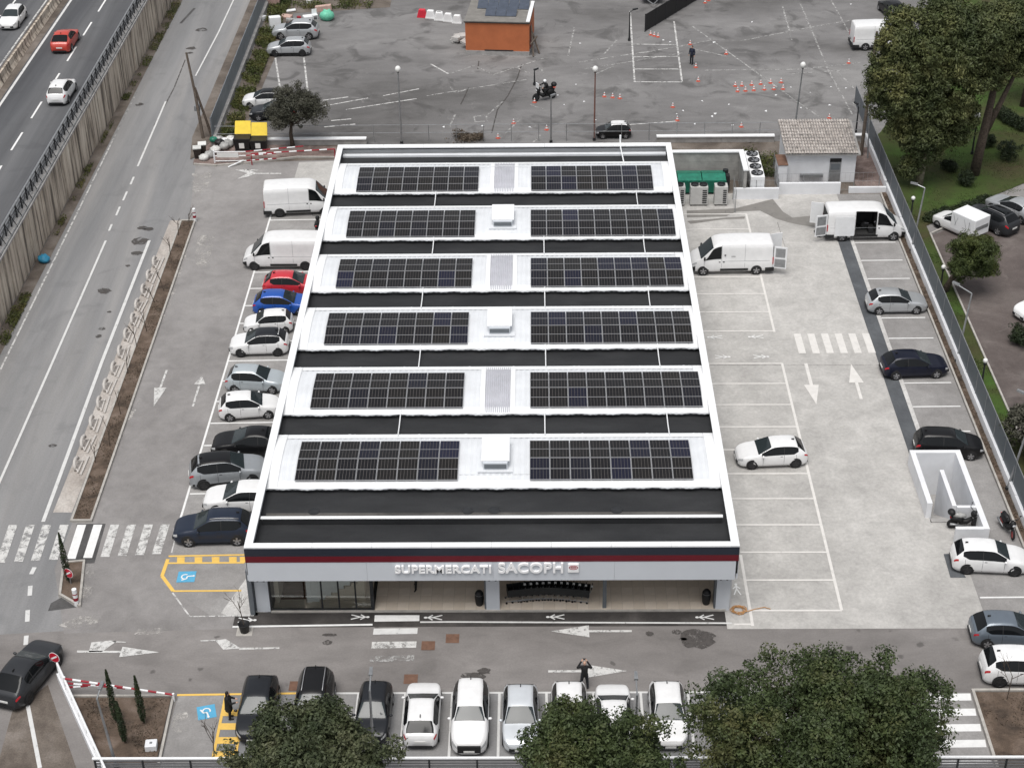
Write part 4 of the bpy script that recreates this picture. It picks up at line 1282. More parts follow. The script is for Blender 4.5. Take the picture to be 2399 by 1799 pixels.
# left row by the wall of the shop
car('parked_van', 'van', 'white', (-15.63,48.03,5.0), 'white panel van parked nose to the shop wall, rearmost in the left row', 'van', rim='dark_rim')
car('parked_van', 'van_long', 'white', (-15.93,39.33,179.9), 'long white panel van parked tail to the shop wall', 'van', rim='dark_rim', scale=.97)
car('parked_car', 'hatch', 'red', (-14.75, 35.3, 0), 'bright red hatchback beside the blue car', z=.02)
car('parked_car', 'hatch', 'blue', (-15.05, 32.55, 0), 'bright blue crossover between the red car and a tiny white one')
car('parked_car', 'mini', 'white', (-15.75,29.94,-175.8), 'tiny white three-door car beside the bright blue one', three=True)
car('parked_car', 'small', 'white', (-15.99,27.17,-177.7), 'white hatchback with a black roof beside the tiny white car', roof='anthracite', rim='dark_rim', scale=1.05)
car('parked_car', 'small', 'ice_blue', (-15.55,22.60,-3.1), 'ice-blue three-door hatchback in the left row', three=True, scale=1.03)
car('parked_car', 'small', 'white', (-15.55,19.52,7.4), 'white hatchback with a dark tailgate beside the ice-blue car', scale=1.02)
car('parked_car', 'coupe', 'black', (-15.05, 15.4, 180), 'black hatchback with tinted windows in the left row', rim='dark_rim')
car('parked_car', 'suv', 'grey_silver', (-15.82,12.49,10.4), 'silver suv with a black roof in the left row', roof='black', clad=True, rim='dark_rim', scale=1.04)
car('parked_car', 'hatch', 'white', (-14.65, 9.75, 180), 'white electric hatchback between the silver suv and the dark blue suv', scale=1.05)
car('parked_car', 'suv', 'dark_blue', (-15.79,6.84,-178.0), 'dark blue suv with silver roof rails, nearest in the left row', rails=True, scale=1.02)
# arriving bottom left
car('moving_car', 'coupe', 'dark_grey', (-23.29,-5.01,73.5), 'dark grey coupe turning past the no-entry sign', rim='dark_rim', scale=1.05)
# bottom row
BR = [('hatch', 'anthracite', -11.3, -90, 'dark grey hatchback with the woman standing at its side', {}), ('jeep', 'black', -8.55, -90, 'black suv with bright roof rails in the bottom row', dict(rails=True)), ('small', 'anthracite', -5.55, -91, 'dark hatchback under the bottom-row street lamp', {}),
      ('hatch', 'white', -3.18, 90, 'white hatchback showing its rear window and tail lights', dict(rim='alloy')), ('jeep', 'white', -.82, -90, 'white boxy suv facing us with black roof rails', dict(clad=True)), ('hatch', 'pale_silver', 1.62, -90, 'pale silver-blue hatchback facing us by the round tree', {}),
      ('hatch', 'white', 4.0, -90, 'white car half under the tree behind the photographing man', {}), ('hatch', 'white', 6.15, 90, 'white car with a dark windscreen above the tree crown', {}), ('hatch', 'white', 8.8, -90, 'white hatchback between the two big tree crowns', {})]
for kd, c, x, a, lb, kw in BR:
    car('parked_car', kd, c, (x, {-11.3: -7.6, -8.55: -7.5, -.82: -8.35, 1.62: -8.3}.get(x, -7.95 if x < 3 else -8.1), a), lb, **kw)
# right side
car('parked_car', 'hatch', 'white', (16.48,14.10,-176.5), 'white hatchback alone in the right-hand bays', scale=1.02, rim='dark_rim')


def skip_slide(xa, xb, j):      # open sliding door on the right side of the van
    return xa >= -.155 and xb <= .125 and 15 <= j <= 20


V3 = (16.46,38.23,-178.4)
v3 = car('delivery_van', 'van_long', 'white', V3, 'white delivery van with open rear doors beside the shop roof', 'van')
V4 = (26.95,43.33,0.8)
v4 = car('delivery_van', 'van_long', 'white', V4, 'white delivery van with its side door slid open', 'van', skip=skip_slide)
car('parked_car', 'hatch', 'silver', (27.33,32.28,1.2), 'silver hatchback parked nose to the soil bed')
car('parked_car', 'hatch', 'navy', (26.95,24.00,3.4), 'dark navy car with red tail lights over the slate strip', scale=1.03)
car('parked_car', 'mpv', 'black', (27.25, 14.9, -4), 'black people carrier behind the white stair walls')
car('parked_car', 'suv', 'white', (27.21,3.96,-4.6), 'white crossover below the white stair walls', rim='dark_rim', scale=.95)
car('parked_car', 'hatch', 'blue_grey', ((25.55,-2.80)[0] + 1.35, (25.55,-2.80)[1] + .8, -2), 'blue-grey hatchback cut by the right edge')
car('parked_car', 'suv', 'white', ((25.56,-5.71)[0] + 1.35, (25.56,-5.71)[1] + .85, -2), 'white crossover beside the planted island', rim='dark_rim')
# park
car('parked_car', 'suv', 'dark_grey', ((36.60,44.87)[0] + .1, (36.60,44.87)[1] - .1, 128), 'dark grey suv with a black glass roof in the park lot', glass_roof=True, rails=True)
car('parked_car', 'sedan', 'silver', ((38.62,46.40)[0] + .2, (38.62,46.40)[1] + .2, 128), 'silver coupe at the right edge of the park lot')
car('parked_car', 'hatch', 'white', ((35.94,31.05)[0] + 1.2, (35.94,31.05)[1] + .4, 205), 'white car cut by the right edge of the park lot')

# delivery van fittings: open doors, load space, small print on the side
M['ink'] = plain('grey_print', (0.10, 0.10, 0.11), 0.6)
for v, sd in ((v3, 1), (v4, -1)):
    L, W, H = 5.9, 2.05, 2.5
    for k, (hy, ang) in enumerate(((W / 2 - .06, 100), (-W / 2 + .06, -100))):
        d = empty('rear_door', (-.5 * L - .02, hy, 0), 180 + (-ang if hy > 0 else -ang), parent=v)
        s_ = -1 if hy > 0 else 1
        MB().box(0, .045, *sorted((0, s_ * .92)), .52, 2.22).build('door_leaf', M['white'], d)
        d.rotation_euler = (0, 0, R(-105 if hy > 0 else 105))
        MB().box(-.012, -.001, *sorted((s_ * .12, s_ * .80)), 1.4, 2.1).build('door_window', M['grey_metal'], d)
        MB().box(-.012, -.001, *sorted((s_ * .08, s_ * .84)), .62, 1.25).build('door_panel', M['grey_metal'], d)
    MB().box(-.5 * L - .012, -.5 * L - .002, -W / 2 + .12, W / 2 - .12, .55, 2.15).build('load_opening', M['interior'], v)
    MB().box(.055 * L - .55, .055 * L - .25, *sorted((sd * (W / 2 + .004), sd * (W / 2 + .009))), 1.50, 1.54).build('side_print', M['ink'], v)
    MB().lathe([(.07, 0), (.06, .008)], (-.02, 0, 0), 8, axis='y').build('side_logo', M['ink'], v).matrix_local = Matrix.Translation((.09 * L, sd * (W / 2 + .004) - (.008 if sd < 0 else 0), 1.62))
L, W, H = 5.9, 2.05, 2.5
mb = MB()
mb.box(-.155 * L, .125 * L, -W / 2 + .10, W / 2 - .12, .50, .54)
mb.box(-.155 * L, -.150 * L, -W / 2 + .12, W / 2 - .12, .54, 2.2)
mb.box(.120 * L, .125 * L, -W / 2 + .12, W / 2 - .12, .54, 2.2)
mb.box(-.15 * L, .12 * L, W / 2 - .22, W / 2 - .16, .54, 2.2)
mb.build('load_space', M['interior'], v4)
MB().box(-.16 * L - 1.45, -.16 * L, -W / 2 - .07, -W / 2 - .035, .50, 2.05).build('sliding_door', M['white'], v4)
MB().lathe([(.28, 0), (.30, .05), (.30, .15), (.2, .2)], (.0, -.2, .9), 14, axis='y').build('spare_wheel', M['rubber'], v4)
MB().box(.03 * L, .09 * L, -W / 2 + .25, -W / 2 + .75, .54, 1.05).build('crate', M['trim'], v4)

# ---------------------------------------------------------------- motorway retaining wall, barriers
m, n, l, b = new_mat('streaked_concrete_wall')
co = coords(n, l, (1, 1, 1))
st1 = n.new('ShaderNodeMapping')
st1.inputs['Scale'].default_value = (1, 1.7, 0.07)
l.new(coords(n, l), st1.inputs['Vector'])
f = noise(n, l, st1.outputs[0], 1.1, 7, 0.75, 0.15)
c = ramp(n, l, f, [(0.36, (0.075, 0.062, 0.052)), (0.44, (0.19, 0.16, 0.13)), (0.49, (0.45, 0.385, 0.315)), (0.64, (0.66, 0.59, 0.50))])
f2 = noise(n, l, coords(n, l), 0.5, 6)
c = mix(n, l, 0.7, c, ramp(n, l, f2, [(0.3, 0.34), (0.7, 0.62)]), 'OVERLAY')
l.new(c, b.inputs['Base Color'])
b.inputs['Roughness'].default_value = 0.95
M['streak_wall'] = m
rw = empty('retaining_wall', (-34.5, 0, 0), 0, 'tall streaked concrete retaining wall carrying the motorway', 'wall')
y = -17.5
while y < 115:
    d, wd = random.uniform(0, .07), random.choice((.55, .8, 1.25, 1.9, 2.5))
    MB().prism([(-.25, y + .006), (.16 + d, y + .006), (.18 + d, y + .03), (.18 + d, y + wd - .03), (.16 + d, y + wd - .006), (-.25, y + wd - .006)], 0, HZ - .12).build('wall_panel', M['streak_wall'], rw)
    y += wd
MB().box(-.26, .12, -18, 116, 0, HZ - .14).build('wall_core', M['streak_wall'], rw)
for i in range(-3, 19):
    MB().box(-.32, .26, i * 6.2 + .01, i * 6.2 + 6.19, HZ - .12, HZ + .02).build('wall_coping', M['concrete'], rw)
gr = empty('motorway_railing', (-34.75, 0, HZ), 0, 'dark steel guard railing along the top of the motorway wall', 'railing')
for i in range(-12, 80):
    y = i * 1.45
    MB().box(-.05, .05, y - .04, y + .04, 0, 1.05).build('post', M['dark_metal'], gr)
    MB().tube([(.0, y, .95), (.42, y, .03)], .035, 6).build('brace', M['dark_metal'], gr)
    MB().tube([(0.02, y + .06, .08), (0.02, y + 1.38, .85)], .022, 5).build('cross_bar', M['dark_metal'], gr)
for z, w in ((.35, .05), (.66, .05)):
    MB().box(-.09, -.02, -18, 116, z - .09, z + .09).build('guard_rail', M['grey_metal'], gr)
MB().box(-.07, .05, -18, 116, 1.05, 1.12).build('top_rail', M['grey_metal'], gr)
MB().box(.36, .42, -18, 116, .10, .16).build('foot_rail', M['grey_metal'], gr)
md = empty('median_barrier', (-42.75, 0, HZ), 0, 'stained concrete median barrier between the motorway carriageways', 'barrier')
for i in range(-3, 26):
    y = i * 6
    prof = [(-.32, 0), (.32, 0), (.14, .35), (.09, .85), (-.09, .85), (-.14, .35)]
    vs = [(x, y + .03, z) for x, z in prof] + [(x, y + 5.97, z) for x, z in prof]
    MB().add(vs, [(0, 1, 2, 3, 4, 5), (11, 10, 9, 8, 7, 6)] + [(k, k + 6, (k + 1) % 6 + 6, (k + 1) % 6) for k in range(6)]).build('barrier_segment', M['streak_wall'], md)
surface('median_strip', rect(-43.7, -41.8, -20, 220), HZ + .004, M['verge'])

# ---------------------------------------------------------------- kerbed planters, racks, boundary walls
def kerb_ring(parent, pts, w=.13, h=.16, mat='kerb', closed=True):
    k = len(pts)
    for i in range(k if closed else k - 1):
        a, b_ = Vector(pts[i]), Vector(pts[(i + 1) % k])
        d = (b_ - a)
        ln = d.length
        d.normalize()
        nn = Vector((-d.y, d.x)) * w / 2
        a2, b2 = a + d * (w / 2), b_ + d * (w / 2)
        cnt = max(1, round(ln / 3.0))
        for q in range(cnt):
            p, r = a2 + (b2 - a2) * (q / cnt), a2 + (b2 - a2) * ((q + 1) / cnt) - d * .01
            MB().prism([tuple(p + nn), tuple(r + nn), tuple(r - nn), tuple(p - nn)], 0, h).build('kerb_stone', M[mat], parent)


pl = empty('long_planter', (0, 0, 0), 0, 'long kerbed planter strip of bare soil beside the side road', 'planter')
kerb_ring(pl, [(-24.25, 8.3), (-23.12, 8.3), (-23.6, 46.3), (-24.65, 46.3)])
MB().sheet([(-24.2, 8.36), (-23.17, 8.36), (-23.66, 46.24), (-24.6, 46.24)], .11).build('soil', M['soil'], pl)
pl = empty('corner_planter', (0, 0, 0), 0, 'small kerbed planter with a road sign at the exit corner', 'planter')
SP = [(-23.77,4.44), (-22.68,4.59), (-22.06,0.76), (-23.34,1.69)]
kerb_ring(pl, SP)
MB().sheet(SP, .11).build('soil', M['soil'], pl)
M['rack'] = plain('white_rack_tube', (0.54, 0.51, 0.48), 0.5, 0, 0.18, 5)
r0 = None
NTH = ['first', 'second', 'third', 'fourth', 'fifth', 'sixth', 'seventh', 'eighth', 'ninth', 'tenth', 'eleventh', 'twelfth', 'thirteenth']
RACK_Y = [39.4, 37.3, 35.2, 33.1, 31.1, 29.0, 26.8, 24.7, 22.6, 20.5, 18.3, 16.1, 13.8]
for i, y in enumerate(RACK_Y):
    if r0 is None:
        r0 = empty('bike_rack', (0, 0, 0), 0, 'white tubular bike rack beside the long planter, first from its rear end', 'bike rack', 'white racks along the side road')
        MB().tube([(-.02, -.45, .02), (-.05, -.42, .28), (-.08, -.25, .44), (-.10, .10, .50), (-.08, .38, .44), (-.04, .45, .28)], .10, 8).build('hoop', M['rack'], r0, True)
        MB().tube([(.18, -.70, .06), (.18, .62, .06)], .06, 6).build('foot_bar', M['rack'], r0)
        MB().tube([(.42, -.95, .05), (.42, .95, .05)], .075, 6).build('foot_bar', M['rack'], r0)
        MB().tube([(-.02, -.42, .05), (.12, -.55, .20), (.2, -.7, .06)], .045, 6).build('brace', M['rack'], r0)
        MB().tube([(-.05, .2, .30), (.1, .3, .22), (.2, .4, .08)], .045, 6).build('brace', M['rack'], r0)
        o = r0
    else:
        o = copy_tree(r0)
        o['label'] = 'white tubular bike rack beside the long planter, %s from its rear end' % NTH[i]
    o.location = (-25.35 + .012 * i + random.uniform(-.05, .05), y, .008)
    o.rotation_euler = (0, 0, R(random.uniform(-4, 4)))

# right boundary: low white wall, grey mesh fence, kerb of the soil bed
wl_ = empty('boundary_wall', (30.05, 0, 0), 0, 'low white boundary wall beside the soil bed', 'wall')
for i in range(-2, 10):
    y = -8 + i * 5.9
    MB().box(-.12, .12, y, min(y + 5.88, 51.4), 0, .62 + .03 * (i % 2)).build('wall_bay', M['white_wall'], wl_)
MB().box(-.12, .12, 51.42, 60.5, 0, .62).build('wall_bay', M['white_wall'], wl_)
gmm, n, l, b = new_mat('grey_mesh_screen')
co = coords(n, l)
b.inputs['Base Color'].default_value = (0.13, 0.15, 0.17, 1)
b.inputs['Roughness'].default_value = 0.6
b.inputs['Alpha'].default_value = 0.78
M['mesh'] = gmm
fe = empty('mesh_fence', (30.1, 0, .62), 0, 'grey mesh fence standing on the white boundary wall', 'fence')
for i in range(-8, 29):
    y = i * 2.45 - 4
    MB().box(-.03, .03, y - .03, y + .03, 0, 1.62).build('post', M['grey_metal'], fe)
    MB().box(-.006, .006, y + .04, y + 2.41, .04, 1.55).build('mesh_panel', M['mesh'], fe)
    MB().box(-.02, .02, y + .03, y + 2.42, 1.55, 1.60).build('top_rail', M['grey_metal'], fe)
kb = empty('bed_kerb', (0, 0, 0), 0, 'stone kerb edging the parking bays and soil bed', 'kerb')
kerb_ring(kb, [(29.55, -12), (29.48, 50.3)], .12, .14, closed=False)
pk = empty('park_kerb', (0, 0, 0), 0, 'weathered kerb between the lawn and the park lot', 'kerb')
kerb_ring(pk, [(32.03, -14), (31.96, 43.4), (34.2, 45.2), (40, 49.6)], .12, .12, closed=False)
ik = empty('island_kerb', (0, 0, 0), 0, 'stone kerb of the planted island at the bottom right', 'kerb')
kerb_ring(ik, [(24.1, -13), (24.12, -6.0), (29.4, -5.98)], .14, .18, closed=False)
ek = empty('entrance_kerb', (0, 0, 0), 0, 'stone kerb round the triangular entrance bed', 'kerb')
kerb_ring(ek, [(-20.85, -6.25), (-15.75, -6.25), (-15.6, -10.9)], .12, .16, closed=False)

# stairwell with white walls
sw = empty('stairwell_walls', (0, 0, 0), 0, 'white painted walls round an open stairwell in the yard', 'wall')
zt = 1.05
MB().box(24.62, 24.92, 8.35, 13.65, -2.0, zt).build('left_wall', M['white_wall'], sw)
MB().box(24.92, 27.28, 13.35, 13.65, -2.0, zt).build('rear_wall', M['white_wall'], sw)
MB().box(27.28, 27.6, 5.95, 13.65, -2.0, zt - .002).build('right_wall', M['white_wall'], sw)
MB().box(25.98, 26.22, 8.1, 11.6, -2.0, zt + .002).build('middle_wall', M['white_wall'], sw)
MB().box(26.22, 27.28, 7.92, 8.14, -2.0, zt).build('cross_wall', M['white_wall'], sw)
MB().box(25.75, 27.28, 5.95, 6.2, 0, zt - .02).build('front_wall', M['white_wall'], sw)
MB().box(24.92, 27.28, 7.9, 13.35, -2.2, -2.0).build('well_floor', M['concrete'], sw)
for i in range(10):
    MB().box(24.92, 25.98, 8.0 + .3 * i, 8.3 + .3 * i, -2.0, -.02 - .19 * i).build('step', M['concrete'], sw)

# ---------------------------------------------------------------- technical yard behind on the right
cwm = plain('shuttered_concrete', (0.34, 0.335, 0.32), 0.9, 0, 0.3, 1.1, bump=0.3)
tw = empty('yard_wall', (0, 0, 0), 0, 'bare concrete wall with white coping behind the green compactor', 'wall')
for j in range(3):
    MB().box(13.2, 18.85, 53.0, 53.25, .8 * j, .8 * j + .79).build('concrete_band', cwm, tw)
MB().box(18.62, 18.85, 49.6, 52.99, 0, 2.39).build('side_band', cwm, tw)
MB().box(13.15, 18.95, 52.92, 53.33, 2.4, 2.5).build('coping', M['white'], tw)
MB().box(18.55, 18.95, 49.55, 52.91, 2.4, 2.5).build('coping', M['white'], tw)
lw = empty('low_yard_wall', (0, 0, 0), 0, 'low white wall in front of the rooftop-fan condenser', 'wall')
MB().box(17.9, 21.4, 49.5, 49.72, 0, .92).build('wall_bay', M['white_wall'], lw)
lw = empty('ramp_wall', (0, 0, 0), 0, 'white ramp wall in front of the tiled hut', 'wall')
MB().box(21.42, 26.3, 50.3, 50.55, 0, .95).build('wall_bay', M['white_wall'], lw)
lw = empty('mulch_wall', (0, 0, 0), 0, 'low white wall closing the reddish mulch bed', 'wall')
MB().box(27.0, 29.9, 50.45, 50.68, 0, .5).build('wall_bay', M['white_wall'], lw)
# green compactor
M['green'] = plain('green_compactor_paint', (0.010, 0.125, 0.080), 0.45, 0, 0.25, 2.5)
M['green2'] = plain('green_lid', (0.022, 0.18, 0.12), 0.4, 0, 0.3, 2.5)
gc = empty('waste_compactor', (15.5, 51.3, 0), 0, 'green metal waste compactor in the concrete pen', 'compactor')
MB().prism([(-1.9, -.95), (1.9, -.95), (1.9, .95), (-1.9, .95)], .2, 1.15).build('hull', M['green'], gc)
for sy in (-1, 1):
    for sx in (-1, 1):
        x0, x1 = sorted((sx * .04, sx * 1.86))
        y0, y1 = sorted((sy * .03, sy * .92))
        z = 1.16
        vs = [(x0, y0, z), (x1, y0, z), (x1, y1, z), (x0, y1, z)]
        up = [(p[0], p[1], z + (.26 if abs(p[1]) < .1 else .06)) for p in vs]
        MB().add(vs + up, [(0, 3, 2, 1), (4, 5, 6, 7), (0, 1, 5, 4), (1, 2, 6, 5), (2, 3, 7, 6), (3, 0, 4, 7)]).build('lid', M['green2'], gc)
for x in (-1.6, 0, 1.6):
    MB().box(x - .05, x + .05, -1.0, -.955, .2, 1.15).build('rib', M['green'], gc)
MB().tube([(1.95, .5, .3), (1.95, .5, 1.5)], .22, 10).build('motor_drum', M['dark_metal'], gc)
MB().box(1.92, 2.2, -.5, .1, .3, 1.35).build('control_box', M['trim'], gc)
# three vertical condensers with louvres
M['unit'] = plain('beige_condenser', (0.50, 0.495, 0.48), 0.55, 0, 0.08)
for i, (x, w, lv) in enumerate(((13.55, .85, 0), (15.05, 1.35, 1), (16.75, 1.0, 0))):
    c = empty('condenser_unit', (x + .05, 48.75, .12), 0, ('left grey condenser unit half hidden by the shop roof', 'middle wide condenser unit with two top fans', 'right condenser unit beside the mesh gate')[i], 'condenser', 'condenser units behind the shop')
    bev(MB().box(-w / 2, w / 2, -.4, .4, 0, 1.5).build('casing', M['unit'], c), .03)
    xl = w / 2 - .42 if lv else w / 2 - .36
    for q in range(7):
        z = .15 + q * .17
        MB().box(xl, xl + (.34 if lv else .26), -.425, -.405, z, z + .085).build('louvre', M['black'], c)
    for xf in ((-.33, .33) if lv else (0,)):
        MB().lathe([(.30, 1.5), (.32, 1.62), (.27, 1.62), (.25, 1.53)], (xf, 0, 0), 16).build('fan_ring', M['dark_metal'], c)
    for sx in (-1, 1):
        MB().box(sx * (w / 2 - .1) - .06, sx * (w / 2 - .1) + .06, -.35, .35, -.12, 0).build('foot', M['dark_metal'], c)
# long roof-fan unit
fu = empty('fan_condenser', (19.75, 52.3, 0), 0, 'long white condenser with four round fans on top', 'condenser')
bev(MB().box(-.55, .55, -2.4, 2.4, .55, 1.75).build('casing', M['white'], fu), .04)
for k in range(4):
    y = -1.78 + 1.18 * k
    MB().lathe([(.46, 1.75), (.47, 1.85), (.42, 1.85), (.41, 1.76)], (0, y, 0), 18).build('fan_ring', M['dark_metal'], fu)
    fan = MB()
    for q in range(5):
        a = 2 * math.pi * q / 5
        fan.add([(0, y, 1.80), (.40 * math.cos(a), y + .40 * math.sin(a), 1.78), (.40 * math.cos(a + .7), y + .40 * math.sin(a + .7), 1.84)], [(0, 1, 2)])
    fan.build('fan_blades', M['grey_metal'], fu)
    MB().lathe([(.41, 1.765), (.40, 1.768)], (0, y, 0), 18).build('fan_well', M['black'], fu)
for sx in (-.45, .45):
    for sy in (-2.2, 2.2):
        MB().box(sx - .05, sx + .05, sy - .05, sy + .05, 0, .55).build('leg', M['grey_metal'], fu)
# wire mesh gate and fences of the technical yard
for nm, a, b2, h, lb in (('yard_gate', (17.8, 47.2), (17.85, 49.5), 1.9, 'grey mesh gate beside the condenser units'), ('yard_fence', (17.9, 49.8), (21.4, 49.8), 1.5, 'thin wire fence over the low white yard wall'), ('yard_fence', (21.45, 50.7), (29.4, 50.9), 1.6, 'thin wire fence in front of the tiled hut'),
                         ('yard_fence', (21.35, 49.8), (21.6, 54.5), 1.6, 'thin wire fence between the fan condenser and the hut')):
    e = empty(nm, (a[0], a[1], 0), math.degrees(math.atan2(b2[1] - a[1], b2[0] - a[0])), lb, 'fence')
    ln = math.hypot(b2[0] - a[0], b2[1] - a[1])
    cnt = max(1, round(ln / 2.2))
    for q in range(cnt + 1):
        MB().tube([(ln * q / cnt, 0, 0), (ln * q / cnt, 0, h)], .025, 6).build('post', M['grey_metal'], e)
    for z in (h - .02, h * .55, .15):
        MB().tube([(0, 0, z), (ln, 0, z)], .010, 5).build('wire', M['grey_metal'], e)
    for q in range(int(ln / .35)):
        MB().tube([(.35 * q, 0, .15), (.35 * q, 0, h - .02)], .006, 4).build('wire', M['grey_metal'], e)

# tiled service hut
M['roof_tile'] = None
m, n, l, b = new_mat('weathered_roof_tile')
co = coords(n, l)
f = noise(n, l, co, 1.6, 7, 0.75, 0.4)
f2 = noise(n, l, co, 7, 5, 0.7)
c = ramp(n, l, f, [(0.32, (0.18, 0.168, 0.155)), (0.43, (0.38, 0.345, 0.32)), (0.55, (0.50, 0.455, 0.42)), (0.70, (0.66, 0.63, 0.60))])
c = mix(n, l, .8, c, ramp(n, l, f2, [(0.3, .25), (0.7, .7)]), 'OVERLAY')
l.new(c, b.inputs['Base Color'])
b.inputs['Roughness'].default_value = .95
M['roof_tile'] = m
hu = empty('service_hut', (0, 0, 0), 0, 'white service hut with a weathered clay tile roof', 'hut')
MB().add([(22.35, 52.5, 0), (27.75, 52.5, 0), (27.75, 57.0, 0), (22.35, 57.0, 0), (22.35, 52.5, 2.5), (27.75, 52.5, 2.5), (27.75, 57.0, 3.05), (22.35, 57.0, 3.05)],
         [(0, 3, 2, 1), (4, 5, 6, 7), (0, 1, 5, 4), (1, 2, 6, 5), (2, 3, 7, 6), (3, 0, 4, 7)]).build('wall', M['white_wall'], hu)
MB().add([(22.1, 52.1, 2.46), (28.0, 52.1, 2.46), (28.0, 57.3, 3.1), (22.1, 57.3, 3.1), (22.1, 52.1, 2.58), (28.0, 52.1, 2.58), (28.0, 57.3, 3.22), (22.1, 57.3, 3.22)],
         [(0, 3, 2, 1), (4, 5, 6, 7), (0, 1, 5, 4), (1, 2, 6, 5), (2, 3, 7, 6), (3, 0, 4, 7)]).build('roof_slab', M['concrete'], hu)
tl = MB()
for i in range(27):
    for j in range(11):
        x = 22.2 + .212 * i + random.uniform(-.015, .015)
        y = 52.05 + .475 * j
        z0_ = 2.60 + (y - 52.05) * .1225
        z1_ = z0_ + .47 * .1225
        sec = [(-.10, 0), (-.075, .07), (0, .10), (.075, .07), (.10, 0)]
        dz = random.uniform(-.008, .012)
        tl.grid([[(x + a, y - .02, z0_ + h + .035 + dz) for a, h in sec], [(x + a * .85, y + .49, z1_ + h * .85 + dz) for a, h in sec]])
tag(tl.build('clay_tiles', M['roof_tile'], hu), kind='stuff')
d = empty('door', (26.15, 52.48, 0), 0, parent=hu)
MB().box(-.45, .45, -.04, .02, .0, 1.75).build('door_leaf', M['grey_metal'], d)
MB().box(-.45, .45, -.04, .02, 1.76, 2.05).build('transom', M['black'], d)
MB().box(-.35, .35, -.05, -.042, 1.1, 1.6).build('door_grille', M['slate'], d)
MB().box(23.4, 25.2, 52.2, 52.45, .55, .8).build('pipe_rack', M['grey_metal'], hu)
ax = empty('side_cabinet', (21.95, 52.6, 0), 0, 'narrow white cabinet with a rusty lid beside the tiled hut', 'cabinet')
MB().box(-.35, .35, -.7, 1.2, 0, 1.75).build('cabinet_body', M['white_wall'], ax)
MB().box(-.4, .4, -.75, 1.25, 1.75, 1.8).build('lid', M['rust_plate'], ax)
# rear boundary wall
bw = empty('rear_boundary_wall', (0, 0, 0), 0, 'low concrete wall with white coping along the back lot', 'wall')
for xa, xb in ((-24.6, -18), (-17.99, -11.6), (12.6, 18), (18.01, 22.4), (28.1, 29.7)):
    MB().box(xa, xb, 60.25, 60.5, 0, .50).build('wall_bay', M['concrete'], bw)
    MB().box(xa, xb, 60.15, 60.6, .502, .60).build('coping', M['white'], bw)
rf = empty('rear_railing', (0, 60.75, 0), 0, 'thin grey wire railing along the near edge of the back lot', 'railing')
for i in range(19):
    x = -11 + 2.3 * i
    MB().tube([(x, 0, 0), (x, 0, 1.55)], .03, 6).build('post', M['grey_metal'], rf)
for z in (1.55, .85):
    MB().tube([(-24.3, 0, z), (30.6, 0, z)], .022, 5).build('wire', M['grey_metal'], rf)
# left boundary of the back lot: grey sheet fence on a stone wall
lf = empty('sheet_fence', (-24.55, 0, 0), 0, 'long grey-blue sheet fence between the side road and the back lot', 'fence')
M['fence_sheet'] = plain('grey_blue_fence_sheet', (0.22, 0.245, 0.27), 0.55, 0.2, 0.15, 1.2)
for i in range(14):
    y = 61.0 + 3 * i
    MB().box(-.05, .0, y + .01, y + 2.99, .45, 2.2).build('fence_panel', M['fence_sheet'], lf)
    MB().box(-.09, -.05, y - .04, y + .04, .4, 2.25).build('post', M['grey_metal'], lf)
    MB().box(-.02, .28, y, y + 2.995, 0, .55).build('footing', M['concrete'], lf)

# ---------------------------------------------------------------- hut, barriers and people-free objects of the back lot
M['orange'] = plain('orange_render', (0.46, 0.145, 0.06), 0.85, 0, 0.12, 0.9)
M['hut_roof'] = plain('grey_felt_roof', (0.21, 0.20, 0.185), 0.9, 0, 0.2, 1.5)
M['pv_blue'] = plain('blue_grey_solar_glass', (0.075, 0.09, 0.12), 0.25, 0, 0.2, 2)
oh = empty('orange_hut', (-.75, 83.1, 0), -5, 'small orange hut with solar panels on its flat roof', 'hut')
MB().box(-2.98, 2.98, -2.75, 2.75, .4, 3.1).build('wall', M['orange'], oh)
MB().box(-3.0, 3.0, -2.78, 2.78, 0, .4).build('plinth', M['concrete'], oh)
MB().box(-3.05, 3.05, -2.85, 2.85, 3.1, 3.28).build('roof', M['hut_roof'], oh)
MB().box(-3.06, 3.06, -2.87, -2.80, 3.12, 3.2).build('eave_strip', M['trim'], oh)
for i in range(5):
    MB().add([(-2.2 + .98 * i, .45, 3.34), (-1.25 + .98 * i, .45, 3.34), (-1.25 + .98 * i, 2.0, 3.75), (-2.2 + .98 * i, 2.0, 3.75), (-2.2 + .98 * i, .46, 3.30), (-1.25 + .98 * i, .46, 3.30), (-1.25 + .98 * i, 2.02, 3.71), (-2.2 + .98 * i, 2.02, 3.71)], [(0, 1, 2, 3), (7, 6, 5, 4), (0, 4, 5, 1), (1, 5, 6, 2), (2, 6, 7, 3), (3, 7, 4, 0)]).build('solar_panel', M['pv_blue'], oh)
for i in range(3):
    MB().add([(-1.25 + .98 * i, -1.5, 3.34), (-.3 + .98 * i, -1.5, 3.34), (-.3 + .98 * i, .05, 3.75), (-1.25 + .98 * i, .05, 3.75), (-1.25 + .98 * i, -1.49, 3.30), (-.3 + .98 * i, -1.49, 3.30), (-.3 + .98 * i, .07, 3.71), (-1.25 + .98 * i, .07, 3.71)], [(0, 1, 2, 3), (7, 6, 5, 4), (0, 4, 5, 1), (1, 5, 6, 2), (2, 6, 7, 3), (3, 7, 4, 0)]).build('solar_panel', M['pv_blue'], oh)
MB().box(2.7, 3.04, -2.8, 2.8, 3.285, 3.33).build('roof_trim', M['white'], oh)
MB().box(-1.2, 1.5, -2.80, -2.755, .40, .5).build('air_brick', M['dark_metal'], oh)
MB().box(2.985, 3.03, -1.6, -.5, .2, 2.4).build('side_door', M['maroon'], oh)
